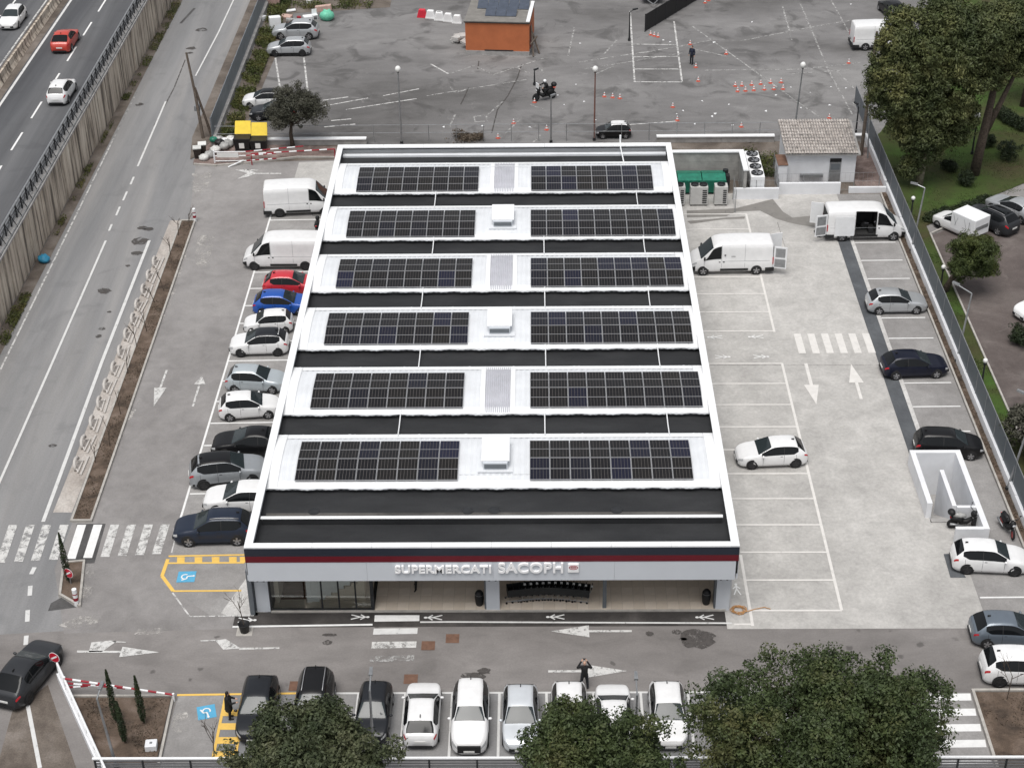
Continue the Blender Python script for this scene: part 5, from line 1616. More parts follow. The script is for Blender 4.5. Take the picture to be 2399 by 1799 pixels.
for i, (a, b2) in enumerate((((3.4, -3.0, .05), (3.1, -1.8, 2.6)), ((3.9, -2.2, .05), (3.15, -1.5, 1.9)), ((3.15, -2.9, 1.2), (3.6, -1.4, 1.4)))):
    tag(MB().tube([a, b2], .09, 5).build('timber_prop', M['wood'], oh))
rb = empty('rubble_pile', (-4.57,83.32) + (0,), 0, 'pile of pale stone slabs beside the orange hut', 'rubble')
for i in range(9):
    x, y = random.uniform(-.7, .7), random.uniform(-1.3, 1.3)
    o = MB().prism([(-.45, -.3), (.4, -.35), (.5, .25), (-.3, .35)], 0, .22).build('stone_slab', M['pale_strip'], rb)
    o.location = (x, y, .12 * i * .6)
    o.rotation_euler = (random.uniform(-.2, .2), random.uniform(-.2, .2), random.uniform(0, 3))
M['barrier_white'] = plain('white_plastic_barrier', (0.80, 0.80, 0.80), 0.5, 0, 0.04)
M['barrier_red'] = plain('red_plastic_barrier', (0.62, 0.03, 0.055), 0.5, 0, 0.05)


def plastic_barrier(pos, rz, col, label):
    o = empty('plastic_barrier', (pos[0], pos[1], 0), rz, label, 'barrier', 'plastic barriers near the orange hut')
    s = [(-.5, 0), (.5, 0), (.30, .75), (-.30, .75)]
    for d0, d1, nm, mt in ((-.22, .22, 'barrier_body', col),):
        vs = [(x, d0, z + .06) for x, z in s] + [(x, d1, z + .06) for x, z in s]
        bev(MB().add(vs, [(0, 1, 2, 3), (7, 6, 5, 4), (1, 0, 4, 5), (2, 1, 5, 6), (3, 2, 6, 7), (0, 3, 7, 4)]).build(nm, M[col], o), .06)
    MB().box(-.48, .48, -.26, .26, 0, .10).build('barrier_foot', M[col], o)


plastic_barrier((-8.60,90.64), -10, 'barrier_red', 'red plastic barrier at the end of a white row')
for i, p in enumerate(((-7.76,90.36), (-6.89,89.95), (-6.85,89.79), (-5.98,89.45), (-5.08,88.94))):
    plastic_barrier(p, -12, 'barrier_white', 'white plastic barrier beside the orange hut, %s from the red one' % NTH[i])
# black sheet screen
bs = empty('black_screen', (0, 0, 0), 0, 'long black sheet screen near the top of the back lot', 'fence')
pa, pb = Vector((13.13,86.06)), Vector((18.75,94.67))
for i in range(6):
    a = pa + (pb - pa) * i / 5
    b2 = pa + (pb - pa) * (i + 1) / 5
    d = (b2 - a).normalized()
    nn = Vector((-d.y, d.x)) * .02
    MB().prism([tuple(a + nn + d * .03), tuple(b2 + nn - d * .03), tuple(b2 - nn - d * .03), tuple(a - nn + d * .03)], .05, 1.75).build('sheet_panel', M['black'], bs)
    MB().box(a.x - .04, a.x + .04, a.y - .04, a.y + .04, 0, 1.8).build('post', M['dark_metal'], bs)
# cones
M['cone_red'] = plain('orange_red_cone', (0.55, 0.12, 0.08), 0.6, 0, 0.08)
mb = MB()
mb.box(-.19, .19, -.19, .19, 0, .035, 0)
mb.lathe([(.14, .035), (.11, .17)], n=10, mi=0)
mb.lathe([(.112, .17), (.083, .30)], n=10, mi=1)
mb.lathe([(.085, .30), (.06, .39)], n=10, mi=0)
mb.lathe([(.062, .39), (.028, .52)], n=10, mi=1)
cone_me = mb.mesh('traffic_cone', [M['cone_red'], M['white']])
for i, p in enumerate(CONES):
    o = link('traffic_cone', cone_me)
    o.location = (p[0], p[1], .005)
    o.scale = (.86,) * 3
    o.rotation_euler = (0, 0, random.uniform(0, 3))
    tag(o, 'traffic cone in the far row of the double cone line, %s from the left' % NTH[i - 7] if 7 <= i <= 12 else 'traffic cone in the near row of the double cone line, %s from the left' % NTH[i - 13] if 13 <= i <= 18 else '%s of three cones below the black screen, from the left' % NTH[i] if i < 3 else '%s of three cones right of the motorcycle, from the left' % NTH[i - 29] if 29 <= i <= 31 else 'lone orange and white traffic cone standing apart on the back lot', 'cone', 'training cones on the back lot')
for i, p in enumerate(LITTER):
    o = MB().add([(-.15, -.08, .0), (.14, -.1, .05), (.17, .07, .0), (-.12, .1, .07), (0, 0, .10)], [(0, 1, 4), (1, 2, 4), (2, 3, 4), (3, 0, 4)]).build('litter_scrap', M['white'])
    o.location = (p[0], p[1], .004)
    o.scale = (random.uniform(.5, 1),) * 3
    o.rotation_euler = (0, 0, random.uniform(0, 6))
    tag(o, 'pale scrap of litter lying on the back lot asphalt', 'litter', 'litter scattered on the back lot')


def lamp_post(base, h, label, style='globe', col='grey_metal', lean=(0, 0), arm=(0, 0)):
    o = empty('street_lamp', (base[0], base[1], 0), 0, label, 'street lamp')
    top = (lean[0], lean[1], h)
    MB().tube([(0, 0, 0), (lean[0] * .4, lean[1] * .4, h * .4), top], [.085, .07, .05], 8).build('pole', M[col], o)
    MB().tube([(0, 0, 0), (0, 0, .25)], .13, 8).build('pole_base', M['dark_metal'], o)
    if style == 'globe':
        MB().ell((top[0], top[1], h + .22), ((.24, .24, .27) if h > 2.5 else (.16, .16, .17)), 12, 8).build('globe', M['lamp_globe'], o, True)
        MB().tube([(top[0], top[1], h - .08), (top[0], top[1], h + .02)], .1, 8).build('globe_cap', M['dark_metal'], o)
    else:
        e = (top[0] + arm[0], top[1] + arm[1], h + .12)
        MB().tube([top, e], .04, 6).build('arm', M[col], o)
        d = Vector(arm).normalized() if Vector(arm).length else Vector((1, 0))
        q = Vector((-d.y, d.x))
        c = Vector(e[:2])
        MB().prism([tuple(c - d * .08 + q * .09), tuple(c + d * .45 + q * .07), tuple(c + d * .45 - q * .07), tuple(c - d * .08 - q * .09)], e[2] - .02, e[2] + .10).build('lamp_head', M[col], o)
    return o


M['rusty_pole'] = plain('rusty_brown_pole', (0.20, 0.10, 0.08), 0.8, 0.1, 0.3)
lamp_post((-8.67,60.38), 6.41, 'white globe lamp on a tall pole behind the left half of the shop')
lamp_post((7.43,60.81), 6.10, 'white globe lamp on a rusty brown pole behind the shop', col='rusty_pole')
lamp_post((24.49,63.13), 5.39, 'white globe lamp on a bent pale pole behind the tiled hut', lean=(.25, 0))
lamp_post((11.50,83.73), 2.86, 'dark pole lamp beside the painted bay outline', 'arm', 'dark_metal', arm=(.35, .2))
lamp_post((29.36,61.49), 2.55, 'short dark pole lamp near the tiled hut', 'arm', 'dark_metal', arm=(-.1, .25))
lamp_post((2.46,72.92), 1.30, 'thin dark post beside the motorcycle', 'arm', 'dark_metal', arm=(.03, .03))
lamp_post((3.81,60.40), 4.03, 'thin pale post near the motorcycle front wheel', 'arm', 'grey_metal', arm=(.05, .05))
lamp_post((30.0, 40.6), 4.98, 'pale single-arm street lamp on the boundary wall by the delivery van', 'arm', arm=(-.55, .35), lean=(.5, .4))
lamp_post((30.0, 25.2), 4.83, 'pale single-arm street lamp in front of the round pine', 'arm', arm=(-.7, .9), lean=(.5, .6))
lamp_post((29.9, 11.0), 6.0, 'pale street lamp at the right edge beside the stairwell', 'arm', arm=(-.6, .6), lean=(.9, .3))
lamp_post((30.95,45.82), 1.6, 'short white globe lamp on the lawn by the delivery van', col='dark_metal')
lamp_post((30.91,34.76), 1.7, 'short white globe lamp beside the round pine trunk', col='dark_metal')
lamp_post((31.02,22.46), 1.6, 'short white globe lamp on the lawn by the navy car', col='dark_metal')
lamp_post((38.20,57.54), 3.2, 'white globe lamp beside the forked trunk', col='dark_metal')
lamp_post((-17.58,-11.10), 4.73, 'grey street lamp with a flat head over the entrance bed', 'arm', arm=(.05, .5), lean=(-.2, -.3))
lamp_post((-5.3, -11.2), 4.93, 'grey street lamp standing over the dark bottom-row car', 'arm', arm=(-.02, .9), lean=(.05, .1))
lamp_post((7.0, -11.4), 4.90, 'grey street lamp rising between the two bottom trees', 'arm', arm=(0, .9))
# utility poles
up = empty('utility_pole', (-25.53,61.73) + (0,), 0, 'leaning twin wooden utility pole at the road corner', 'utility pole')
hh = 7.31
MB().tube([(0, 0, 0), (-.35, .5, hh * .55), (-.75, .9, hh)], [.14, .12, .09], 8).build('pole', M['wood'], up)
MB().tube([(.75, .15, 0), (-.3, .5, hh * .60)], [.12, .10], 8).build('stay_pole', M['bark'], up)
MB().box(-.55, -.1, .35, .75, hh * .32, hh * .38).build('clamp_box', M['grey_metal'], up)
up = empty('utility_pole', (29.13,57.45) + (0,), 0, 'tall wooden utility pole leaning over the mulch bed', 'utility pole')
MB().tube([(0, 0, 0), (.25, .8, 5), (.55, 1.6, 10)], [.15, .13, .10], 8).build('pole', M['wood'], up)
MB().tube([(.45, -.6, 0), (.3, .9, 7)], [.06, .06], 6).build('stay_pole', M['grey_metal'], up)

# ---------------------------------------------------------------- bins, barriers and rubbish by the road corner
M['bin_black'] = plain('black_bin', (0.012, 0.012, 0.013), 0.5, 0, 0.2)
M['yellow'] = plain('yellow_bin_lid', (0.78, 0.56, 0.03), 0.45, 0, 0.08)
for i, (p, w, h, lb) in enumerate((((-21.81,59.15), .68, 1.15, 'taller black wheelie bin with its yellow lid flung open'), ((-20.46,59.13), .68, 1.0, 'shorter black wheelie bin with its yellow lid flung open'))):
    bn = empty('wheelie_bin', (p[0], p[1] + .30, 0), 0, lb, 'bin')
    MB().add([(-w + .1, -.4, .12), (w - .1, -.4, .12), (w - .1, .4, .12), (-w + .1, .4, .12), (-w, -.5, h), (w, -.5, h), (w, .5, h), (-w, .5, h)],
             [(0, 3, 2, 1), (0, 1, 5, 4), (1, 2, 6, 5), (2, 3, 7, 6), (3, 0, 4, 7), (4, 5, 6, 7)]).build('tub', M['bin_black'], bn)
    MB().box(-w - .03, w + .03, -.53, -.44, h - .08, h + .02).build('rim', M['trim'], bn)
    MB().add([(-w, .5, h + .05), (w, .5, h + .05), (w * .95, 1.15, h + .95), (-w * .95, 1.15, h + .95), (-w, .58, h - .02), (w, .58, h - .02), (w * .95, 1.23, h + .88), (-w * .95, 1.23, h + .88)],
             [(0, 1, 2, 3), (7, 6, 5, 4), (0, 4, 5, 1), (1, 5, 6, 2), (2, 6, 7, 3), (3, 7, 4, 0)]).build('lid', M['yellow'], bn)
    MB().box(-.22, .2, -.52, -.49, .35, .8).build('sticker', M['plate'], bn)
    for sx in (-1, 1):
        MB().lathe([(.10, -.04), (.10, .04)], (sx * (w - .12), -.35, .10), 10, axis='x').build('caster', M['rubber'], bn)
M['bag_white'] = plain('white_rubbish_bag', (0.60, 0.60, 0.58), 0.5, 0, 0.2, 6)
M['bag_clear'] = plain('grey_rubbish_bag', (0.36, 0.36, 0.35), 0.4, 0, 0.3, 7)
M['bag_blue'] = plain('blue_bag', (0.03, 0.22, 0.36), 0.5, 0, 0.2, 6)
M['brown_bin'] = plain('brown_bin', (0.030, 0.022, 0.018), 0.6, 0, 0.2)


def bag(p, r, mat, label, z=0.0):
    o = MB().ell((0, 0, r * .62), (r, r * .9, r * .72), 12, 8).build('rubbish_bag', M[mat], None, True)
    me = o.data
    for v in me.vertices:
        k = 1 + .14 * math.sin(v.co.x * 23 + p[0] * 9) * math.cos(v.co.y * 19 + v.co.z * 17)
        v.co *= k
    o.location = (p[0], p[1], z)
    return tag(o, label, 'rubbish bag', 'rubbish bags by the bins')


for p, h, lb in (((-25.31,57.62), .95, 'dark brown bin with a white lid at the far left of the rubbish corner'), ((-24.99,58.26), 1.0, 'dark brown bin with a pink lid beside the rubbish bags')):
    bn = empty('food_waste_bin', (p[0], p[1] + .2, 0), 10, lb, 'bin')
    MB().add([(-.24, -.24, .0), (.24, -.24, .0), (.24, .24, .0), (-.24, .24, .0), (-.32, -.32, h), (.32, -.32, h), (.32, .32, h), (-.32, .32, h)], [(0, 3, 2, 1), (0, 1, 5, 4), (1, 2, 6, 5), (2, 3, 7, 6), (3, 0, 4, 7), (4, 5, 6, 7)]).build('tub', M['brown_bin'], bn)
    MB().box(-.34, .34, -.35, .35, h, h + .07).build('lid', M['bag_white' if 'white' in lb else 'plate'], bn)
for i, (q, r, mt, lb, z) in enumerate((((-24.72,57.39), .42, 'bag_white', 'white rubbish bag at the front of the rubbish corner', 0), ((-24.36,57.96), .45, 'bag_clear', 'grey rubbish bag behind the white barrier end', 0), ((-23.99,58.68), .45, 'bag_white', 'white rubbish bag among black ones', .1), ((-23.78,59.69), .42, 'bin_black', 'black rubbish bag on top of the pile', .3),
                                       ((-23.37,59.39), .45, 'bag_clear', 'grey rubbish bag leaning on the black bins', .1), ((-23.18,59.98), .5, 'bag_clear', 'pale grey sack next to the taller bin', 0), ((-24.37,60.29), .34, 'green2', 'green rubbish bag on the pile', .35), ((-23.02,60.71), .4, 'bag_white', 'cream bag behind the taller bin', .2), ((-23.99,60.58), .4, 'bag_clear', 'grey bag behind the green one', .2))):
    bag(q, r, mt, lb, z)


bag((-33.60,39.87), .45, 'bag_blue', 'bright blue bag dumped at the foot of the retaining wall')


def banded_bar(name, a, b2, r, parent, n=9):
    """red and white striped tube built of alternating sleeves"""
    a, b2 = Vector(a), Vector(b2)
    for i in range(n):
        p, q = a + (b2 - a) * (i / n), a + (b2 - a) * ((i + 1) / n)
        MB().tube([p, q], r, 8).build('red_band' if i % 2 == 0 else 'white_band', M['red'] if i % 2 == 0 else M['white'], parent)


bb = empty('corner_barrier', (0, 0, 0), 0, 'broken white and red gate lying along the rubbish corner kerb', 'barrier')
g0, g1, g2 = (-23.75,56.81), (-20.65,56.43), (-13.92,57.25)
MB().tube([(g0[0], g0[1], 0), (g0[0], g0[1], 1.15)], .07, 8).build('post', M['white'], bb)
for z in (1.0, .65, .2):
    MB().tube([(g0[0], g0[1], z), (g0[0] + 2.6, g0[1] + .05, z)], .045, 6).build('white_rail', M['white'], bb)
    banded_bar('bar', (g0[0] + 2.6, g0[1] + .05, z), (g0[0] + 5.0 + (z > .9) * 2.2, g0[1] + .45 + (z > .9) * .6, z), .05, bb, 7)
MB().box(g0[0] + .25, g0[0] + 2.0, g0[1] - .07, g0[1] - .045, .55, .95).build('sign_board', M['plate'], bb)
MB().tube([(g0[0] + 1.2, g0[1] - .8, .03), (g0[0] + 2.4, g0[1] - .2, .35)], .06, 6).build('fallen_rail', M['white'], bb)
rb = empty('height_barrier', (0, 0, 0), 0, 'red and white striped bar behind the bins ending at the shop corner', 'barrier')
banded_bar('bar', g1 + (1.0,), g2 + (1.0,), .055, rb, 11)
for p in (g1, g2):
    MB().tube([(p[0], p[1], 0), (p[0], p[1], 1.0)], .05, 6).build('post', M['red'], rb)
ck = empty('corner_kerb', (0, 0, 0), 0, 'cracked kerb round the rubbish corner', 'kerb')
kerb_ring(ck, [(-25.49,56.55), (-23.60,56.24), (-20.74,56.76), (-17.06,57.77), (-13.85,57.64)], .14, .15, closed=False)
surface('corner_bed', [(-25.60,57.41), (-25.49,56.55), (-23.60,56.24), (-20.74,56.76), (-17.06,57.77), (-13.85,57.64), (-14.06,59.82), (-24.81,60.75)], .06, M['gravel'])
# rubbish heap top left
M['pink'] = plain('faded_pink_board', (0.52, 0.36, 0.31), 0.8, 0, 0.2)
M['mint'] = plain('mint_green_bag', (0.16, 0.55, 0.38), 0.5, 0, 0.25, 5)
hp = [(((-22.78,87.75)), 'dumped_fridge', 'dumped white cabinet beside the silver suv', (1.1, .75, 1.2), 'white', .3), ((-21.86,92.60), 'dumped_board', 'dumped white board lying in the weeds', (1.0, .6, .15), 'white', .2), ((-22.06,90.74), 'dumped_mattress', 'dumped pinkish mattress on the rubbish heap', (1.1, .7, .25), 'pink', -.3),
      ((-20.22,94.81), 'dumped_box', 'pale box in the weeds above the rubbish heap', (.6, .5, .4), 'bag_white', .1), ((-23.76,94.67), 'dumped_pallet', 'pale wooden crate by the fence at the top edge', (1.2, 1.0, 1.0), 'pink', 0), ((-24.31,89.81), 'dumped_door', 'white door leaning in the weeds by the fence', (.35, .9, .5), 'white', -.5), ((-19.88,90.47), 'dumped_basin', 'dumped white basin on the rubbish heap', (1.0, .7, .3), 'white', .4), ((-20.78,90.27), 'dumped_crate', 'small red crate on the rubbish heap', (.4, .35, .3), 'red', .2), ((-21.43,89.64), 'dumped_rubble', 'grey rubble sacks on the rubbish heap', (1.1, .5, .3), 'bag_clear', .1), ((-18.53,92.53), 'dumped_sheet', 'beige sheet behind the mint green bag', (1.6, .5, .6), 'pink', .0)]
for p, nm, lb, s, mt, a in hp:
    o = bev(MB().box(-s[0] / 2, s[0] / 2, -s[1] / 2, s[1] / 2, 0, s[2]).build(nm, M[mt]), .05)
    o.location = (p[0], p[1], .02)
    o.rotation_euler = (random.uniform(-.12, .12), random.uniform(-.12, .12), a)
    tag(o, lb, nm.split('_')[1])
bag((-17.97,90.10), .75, 'mint', 'mint green rubbish bag at the end of the heap')
ch = empty('garden_chair', (-19.18,90.35) + (0,), 20, 'white plastic garden chair on the rubbish heap', 'chair')
MB().box(-.25, .25, -.25, .25, .42, .46).build('seat', M['white'], ch)
MB().box(-.25, .25, .22, .26, .46, .95).build('backrest', M['white'], ch)
for sx in (-.22, .22):
    for sy in (-.22, .22):
        MB().tube([(sx, sy, 0), (sx, sy, .44)], .03, 6).build('leg', M['white'], ch)
# trailer at top
tr_ = empty('caravan', (14.34,93.59) + (0,), 90, 'white caravan nose with a towing frame cut by the top edge', 'trailer')
bev(MB().box(.1, 4.6, -1.1, 1.1, .45, 2.4).build('caravan_body', M['white'], tr_), .2)
MB().box(.07, .1, -.9, .9, 1.3, 2.0).build('window', M['glass'], tr_)
for sy in (-1, 1):
    MB().tube([(.2, sy * .5, .42), (-1.0, 0, .42)], .05, 6).build('tow_bar', M['grey_metal'], tr_)
    MB().lathe([(.3, -.1), (.3, .1)], (2.3, sy * 1.0, .3), 14, axis='y').build('wheel', M['rubber'], tr_)
# park box van
bvp = ((33.21,43.21), (34.94,41.71))
pv = empty('box_van', ((34.06,43.77)[0] + .15, (34.06,43.77)[1] + .1, 0.02), 128, 'old white box van with taped sides in the park lot', 'van')
sh = _cache[('sh', 'small')]
sh.body().build('cab_body', paint_of('white'), pv, True).location = (.35, 0, 0)
bev(MB().box(-1.95, .25, -.86, .86, .45, 1.85).build('cargo_box', M['white'], pv), .05)
sh.patch(SPEC['small']['xr'] + .01, SPEC['small']['xh'] - .008, 9.45, 14.55, 8, 10, .012).build('windscreen', M['screen'], pv, True).location = (.35, 0, 0)
for sd in (1, -1):
    sh.patch(-.02, .16, 6.3, 8.8, 6, 4, .012, sd).build('side_window', M['side_glass'], pv, True).location = (.35, 0, 0)
    for xw in (1.45, -1.15):
        w = link('wheel', wheel_meshes(.29, 'alloy')[0], pv)
        w.location = (xw, sd * .78, .29)
    for q in range(5):
        a_ = random.uniform(-1.7, .0)
        MB().tube([(a_, sd * .866, random.uniform(.6, .9)), (a_ + random.uniform(-.3, .4), sd * .866, random.uniform(1.4, 1.8))], .012, 4).build('tape_strip', M['grey_metal'], pv)
MB().box(-1.97, -1.951, -.7, .7, .95, 1.25).build('rear_panel', M['grey_metal'], pv)

# ---------------------------------------------------------------- shop front furniture
M['trolley_grey'] = plain('dark_trolley_mesh', (0.035, 0.038, 0.040), 0.5, 0.4, 0.2)
tr0 = None
NTH = ['first', 'second', 'third', 'fourth', 'fifth', 'sixth', 'seventh', 'eighth', 'ninth', 'tenth', 'eleventh', 'twelfth', 'thirteenth']
for i in range(12):
    if tr0 is None:
        tr0 = empty('shopping_trolley', (0, 0, 0), 0, 'dark shopping trolley in the nested row, first from the middle column', 'trolley', 'shopping trolleys nested in a row')
        for nm, d in (('basket_side', (-.30, .55, -.29, -.27)), ('basket_side', (-.30, .55, .27, .29)), ('basket_front', (-.30, -.28, -.27, .27)), ('basket_back', (.53, .55, -.27, .27))):
            MB().box(d[0], d[1], d[2], d[3], .48, .95).build(nm, M['trolley_grey'], tr0)
        MB().box(-.28, .53, -.27, .27, .46, .49).build('basket_floor', M['trolley_grey'], tr0)
        MB().tube([(.66, -.27, 1.02), (.66, .27, 1.02)], .025, 8).build('handle', M['black'], tr0)
        MB().box(.60, .72, -.06, .06, 1.0, 1.06).build('coin_lock', M['plate'], tr0)
        for sy in (-.25, .25):
            MB().tube([(.66, sy, 1.02), (.50, sy, .5), (.45, sy, .14), (-.38, sy * .8, .14)], .018, 6).build('frame', M['grey_metal'], tr0)
            for x in (.42, -.36):
                MB().lathe([(.06, -.02), (.06, .02)], (x, sy * .95, .06), 10, axis='y').build('wheel', M['rubber'], tr0)
        o = tr0
    else:
        o = copy_tree(tr0)
        o['label'] = 'dark shopping trolley in the nested row, %s from the middle column' % NTH[i]
    a = .325 * i
    o.location = (1.15 + a, 1.05 + .22 * math.sin(i / 11 * math.pi), .10)
    o.rotation_euler = (0, 0, R(8 - 16 * i / 11))
for p, lb in (((-.62, .72), 'black litter bin beside the middle column'), ((11.45, .75), 'black litter bin beside the right column')):
    o = empty('litter_bin', (p[0], p[1], .10), 0, lb, 'bin')
    MB().lathe([(.16, 0), (.20, .1), (.25, .5), (.23, .78), (.15, .92), (.05, .95)], n=14).build('bin_body', M['black'], o, True)
    MB().lathe([(.20, .72), (.24, .74), (.2, .8)], n=14).build('bin_rim', M['grey_metal'], o, True)
pt = empty('potted_tree', (-12.90,-1.29) + (0,), 0, 'bare sapling in a black pot at the shop corner', 'potted tree')
MB().lathe([(.22, .02), (.30, .5), (.32, .55), (.27, .55), (.26, .5)], n=14).build('pot', M['black'], pt, True)
MB().box(-.42, .42, -.35, .35, 0, .02).build('pot_tray', M['kerb'], pt)
tk = MB()


def twigs(mb, p, d, ln, r, depth):
    q = [p[k] + d[k] * ln for k in range(3)]
    mb.tube([p, q], [r, r * .7], 5)
    if depth:
        for _ in range(3):
            e = Vector((d[0] + random.uniform(-.7, .7), d[1] + random.uniform(-.7, .7), abs(d[2]) + random.uniform(-.2, .3))).normalized()
            t = random.uniform(.45, 1)
            twigs(mb, [p[k] + d[k] * ln * t for k in range(3)], e, ln * random.uniform(.45, .7), r * .6, depth - 1)


twigs(tk, (0, 0, .5), (-.12, .05, 1), 1.5, .028, 3)
tk.build('trunk', M['bark'], pt)
hs_ = empty('garden_hose', (13.14,0.25) + (.03,), 0, 'coiled orange hose lying beside the right column', 'hose')
M['hose'] = plain('orange_hose', (0.50, 0.26, 0.10), 0.6, 0, 0.15)
coil = [(.35 * math.cos(t) * (1 + .3 * math.sin(t * 1.7)), .3 * math.sin(t) * (1 + .25 * math.cos(t * 2.3)), .02 + .004 * t) for t in [i * .35 for i in range(70)]] + [(.9, .1, .03), (1.4, .25, .03), (1.7, .1, .03)]
MB().tube(coil, .022, 6).build('hose_coil', M['hose'], hs_, True)

# ---------------------------------------------------------------- entrance corner bottom left
M['sign_red'] = plain('sign_red', (0.50, 0.015, 0.035), 0.4, 0, 0.05)


def no_entry(base, h, rz, label, tilt=0):
    o = empty('road_sign', base + (0,), rz, label, 'road sign')
    MB().tube([(0, 0, 0), (0, 0, h)], .03, 6).build('pole', M['grey_metal'], o)
    MB().lathe([(.31, -.055), (.31, -.04)], (0, 0, h), 20, axis='y').build('disc_rim', M['white'], o)
    MB().lathe([(.285, -.062), (.285, -.056)], (0, 0, h), 20, axis='y').build('disc', M['sign_red'], o)
    b3 = MB().box(-.21, .21, -.075, -.064, -.045, .045).build('bar', M['white'], o)
    b3.location = (0, 0, h)
    b3.rotation_euler = (0, R(tilt), 0)


no_entry((-21.85,-4.79), 1.40, -20, 'no-entry sign on a thin pole at the entrance railing', -35)
no_entry((-22.94,2.57), 0.89, -25, 'no-entry sign in the small corner planter', -35)
for p, lb in (((-23.60,46.30), 'white and red marker post at the rear end of the long planter'), ((-22.25,0.91), 'white and red marker post at the tip of the corner planter')):
    o = empty('marker_post', p + (0,), 0, lb, 'marker post')
    for k, (z0_, z1_, c_) in enumerate(((0, .35, 'white'), (.35, .55, 'red'), (.55, .75, 'white'), (.75, .82, 'red'), (.82, 1.1, 'white'))):
        MB().lathe([(.13 + .002 * (k % 2), z0_), (.13 + .002 * (k % 2), z1_)], n=12).build('band', M[c_], o)
er = empty('entrance_railing', (0, 0, 0), 0, 'white painted railing along the left side of the entrance bed', 'railing')
pA, pB = Vector((-21.77,-4.88)), Vector((-18.35,-11.10))
d = pB - pA
for z, r in ((1.05, .06), (.62, .05)):
    MB().tube([(pA.x, pA.y, z), (pB.x + d.x * .3, pB.y + d.y * .3, z)], r, 8).build('rail', M['white'], er)
for i in range(7):
    q = pA + d * (i / 5.5)
    MB().tube([(q.x, q.y, 0), (q.x, q.y, 1.05)], .05, 8).build('post', M['white'], er)
nn = Vector((-d.y, d.x)).normalized() * .14
MB().prism([tuple(pA + nn), tuple(pB + d * .3 + nn), tuple(pB + d * .3 - nn), tuple(pA - nn)], 0, .42).build('low_wall', M['white_wall'], er)
sg_ = empty('swing_gate', (0, 0, 0), 0, 'open triangular red and white swing gate at the entrance bed', 'gate')
hpt = Vector((-21.10,-6.11))
tip = Vector((-15.67,-6.51))
MB().tube([(hpt.x, hpt.y, 0), (hpt.x, hpt.y, 1.25)], .07, 8).build('hinge_post', M['white'], sg_)
MB().tube([(tip.x, tip.y, 0), (tip.x, tip.y, .5)], .06, 8).build('rest_post', M['white'], sg_)
for z, k in ((1.15, 1.0), (.85, .64), (.55, .36)):
    e = hpt + (tip - hpt) * k
    zz = 1.15 + (.42 - 1.15) * k
    banded_bar('bar', (hpt.x, hpt.y, z), (e.x, e.y, zz), .055, sg_, max(3, round(13 * k)))
ub = empty('utility_box', (-16.14,-9.87) + (.1,), 5, 'square white utility box in the entrance bed', 'utility box')
bev(MB().box(-.28, .28, -.26, .26, 0, .35).build('box_body', M['white_wall'], ub), .03)
MB().box(-.06, .06, -.06, .06, .35, .37).build('lid_knob', M['grey_metal'], ub)
fr_ = empty('front_railing', (0, -11.55, 0), 0, 'grey horizontal-slat railing along the bottom edge of the car park', 'railing')
M['slat'] = plain('grey_slat', (0.20, 0.20, 0.205), 0.5, 0.3, 0.1)
MB().box(-18.6, 30, -.06, .06, .02, .1).build('base_kerb', M['kerb'], fr_)
MB().box(-18.5, 30, -.06, .06, 1.05, 1.12).build('top_rail', M['white'], fr_)
for i in range(22):
    x = -18.4 + 2.25 * i
    MB().box(x - .04, x + .04, -.05, .05, .1, 1.05).build('post', M['dark_metal'], fr_)
    for z in (.2, .37, .54, .71, .88):
        MB().box(x + .045, x + 2.205, -.02, .02, z, z + .09).build('slat', M['slat'], fr_)

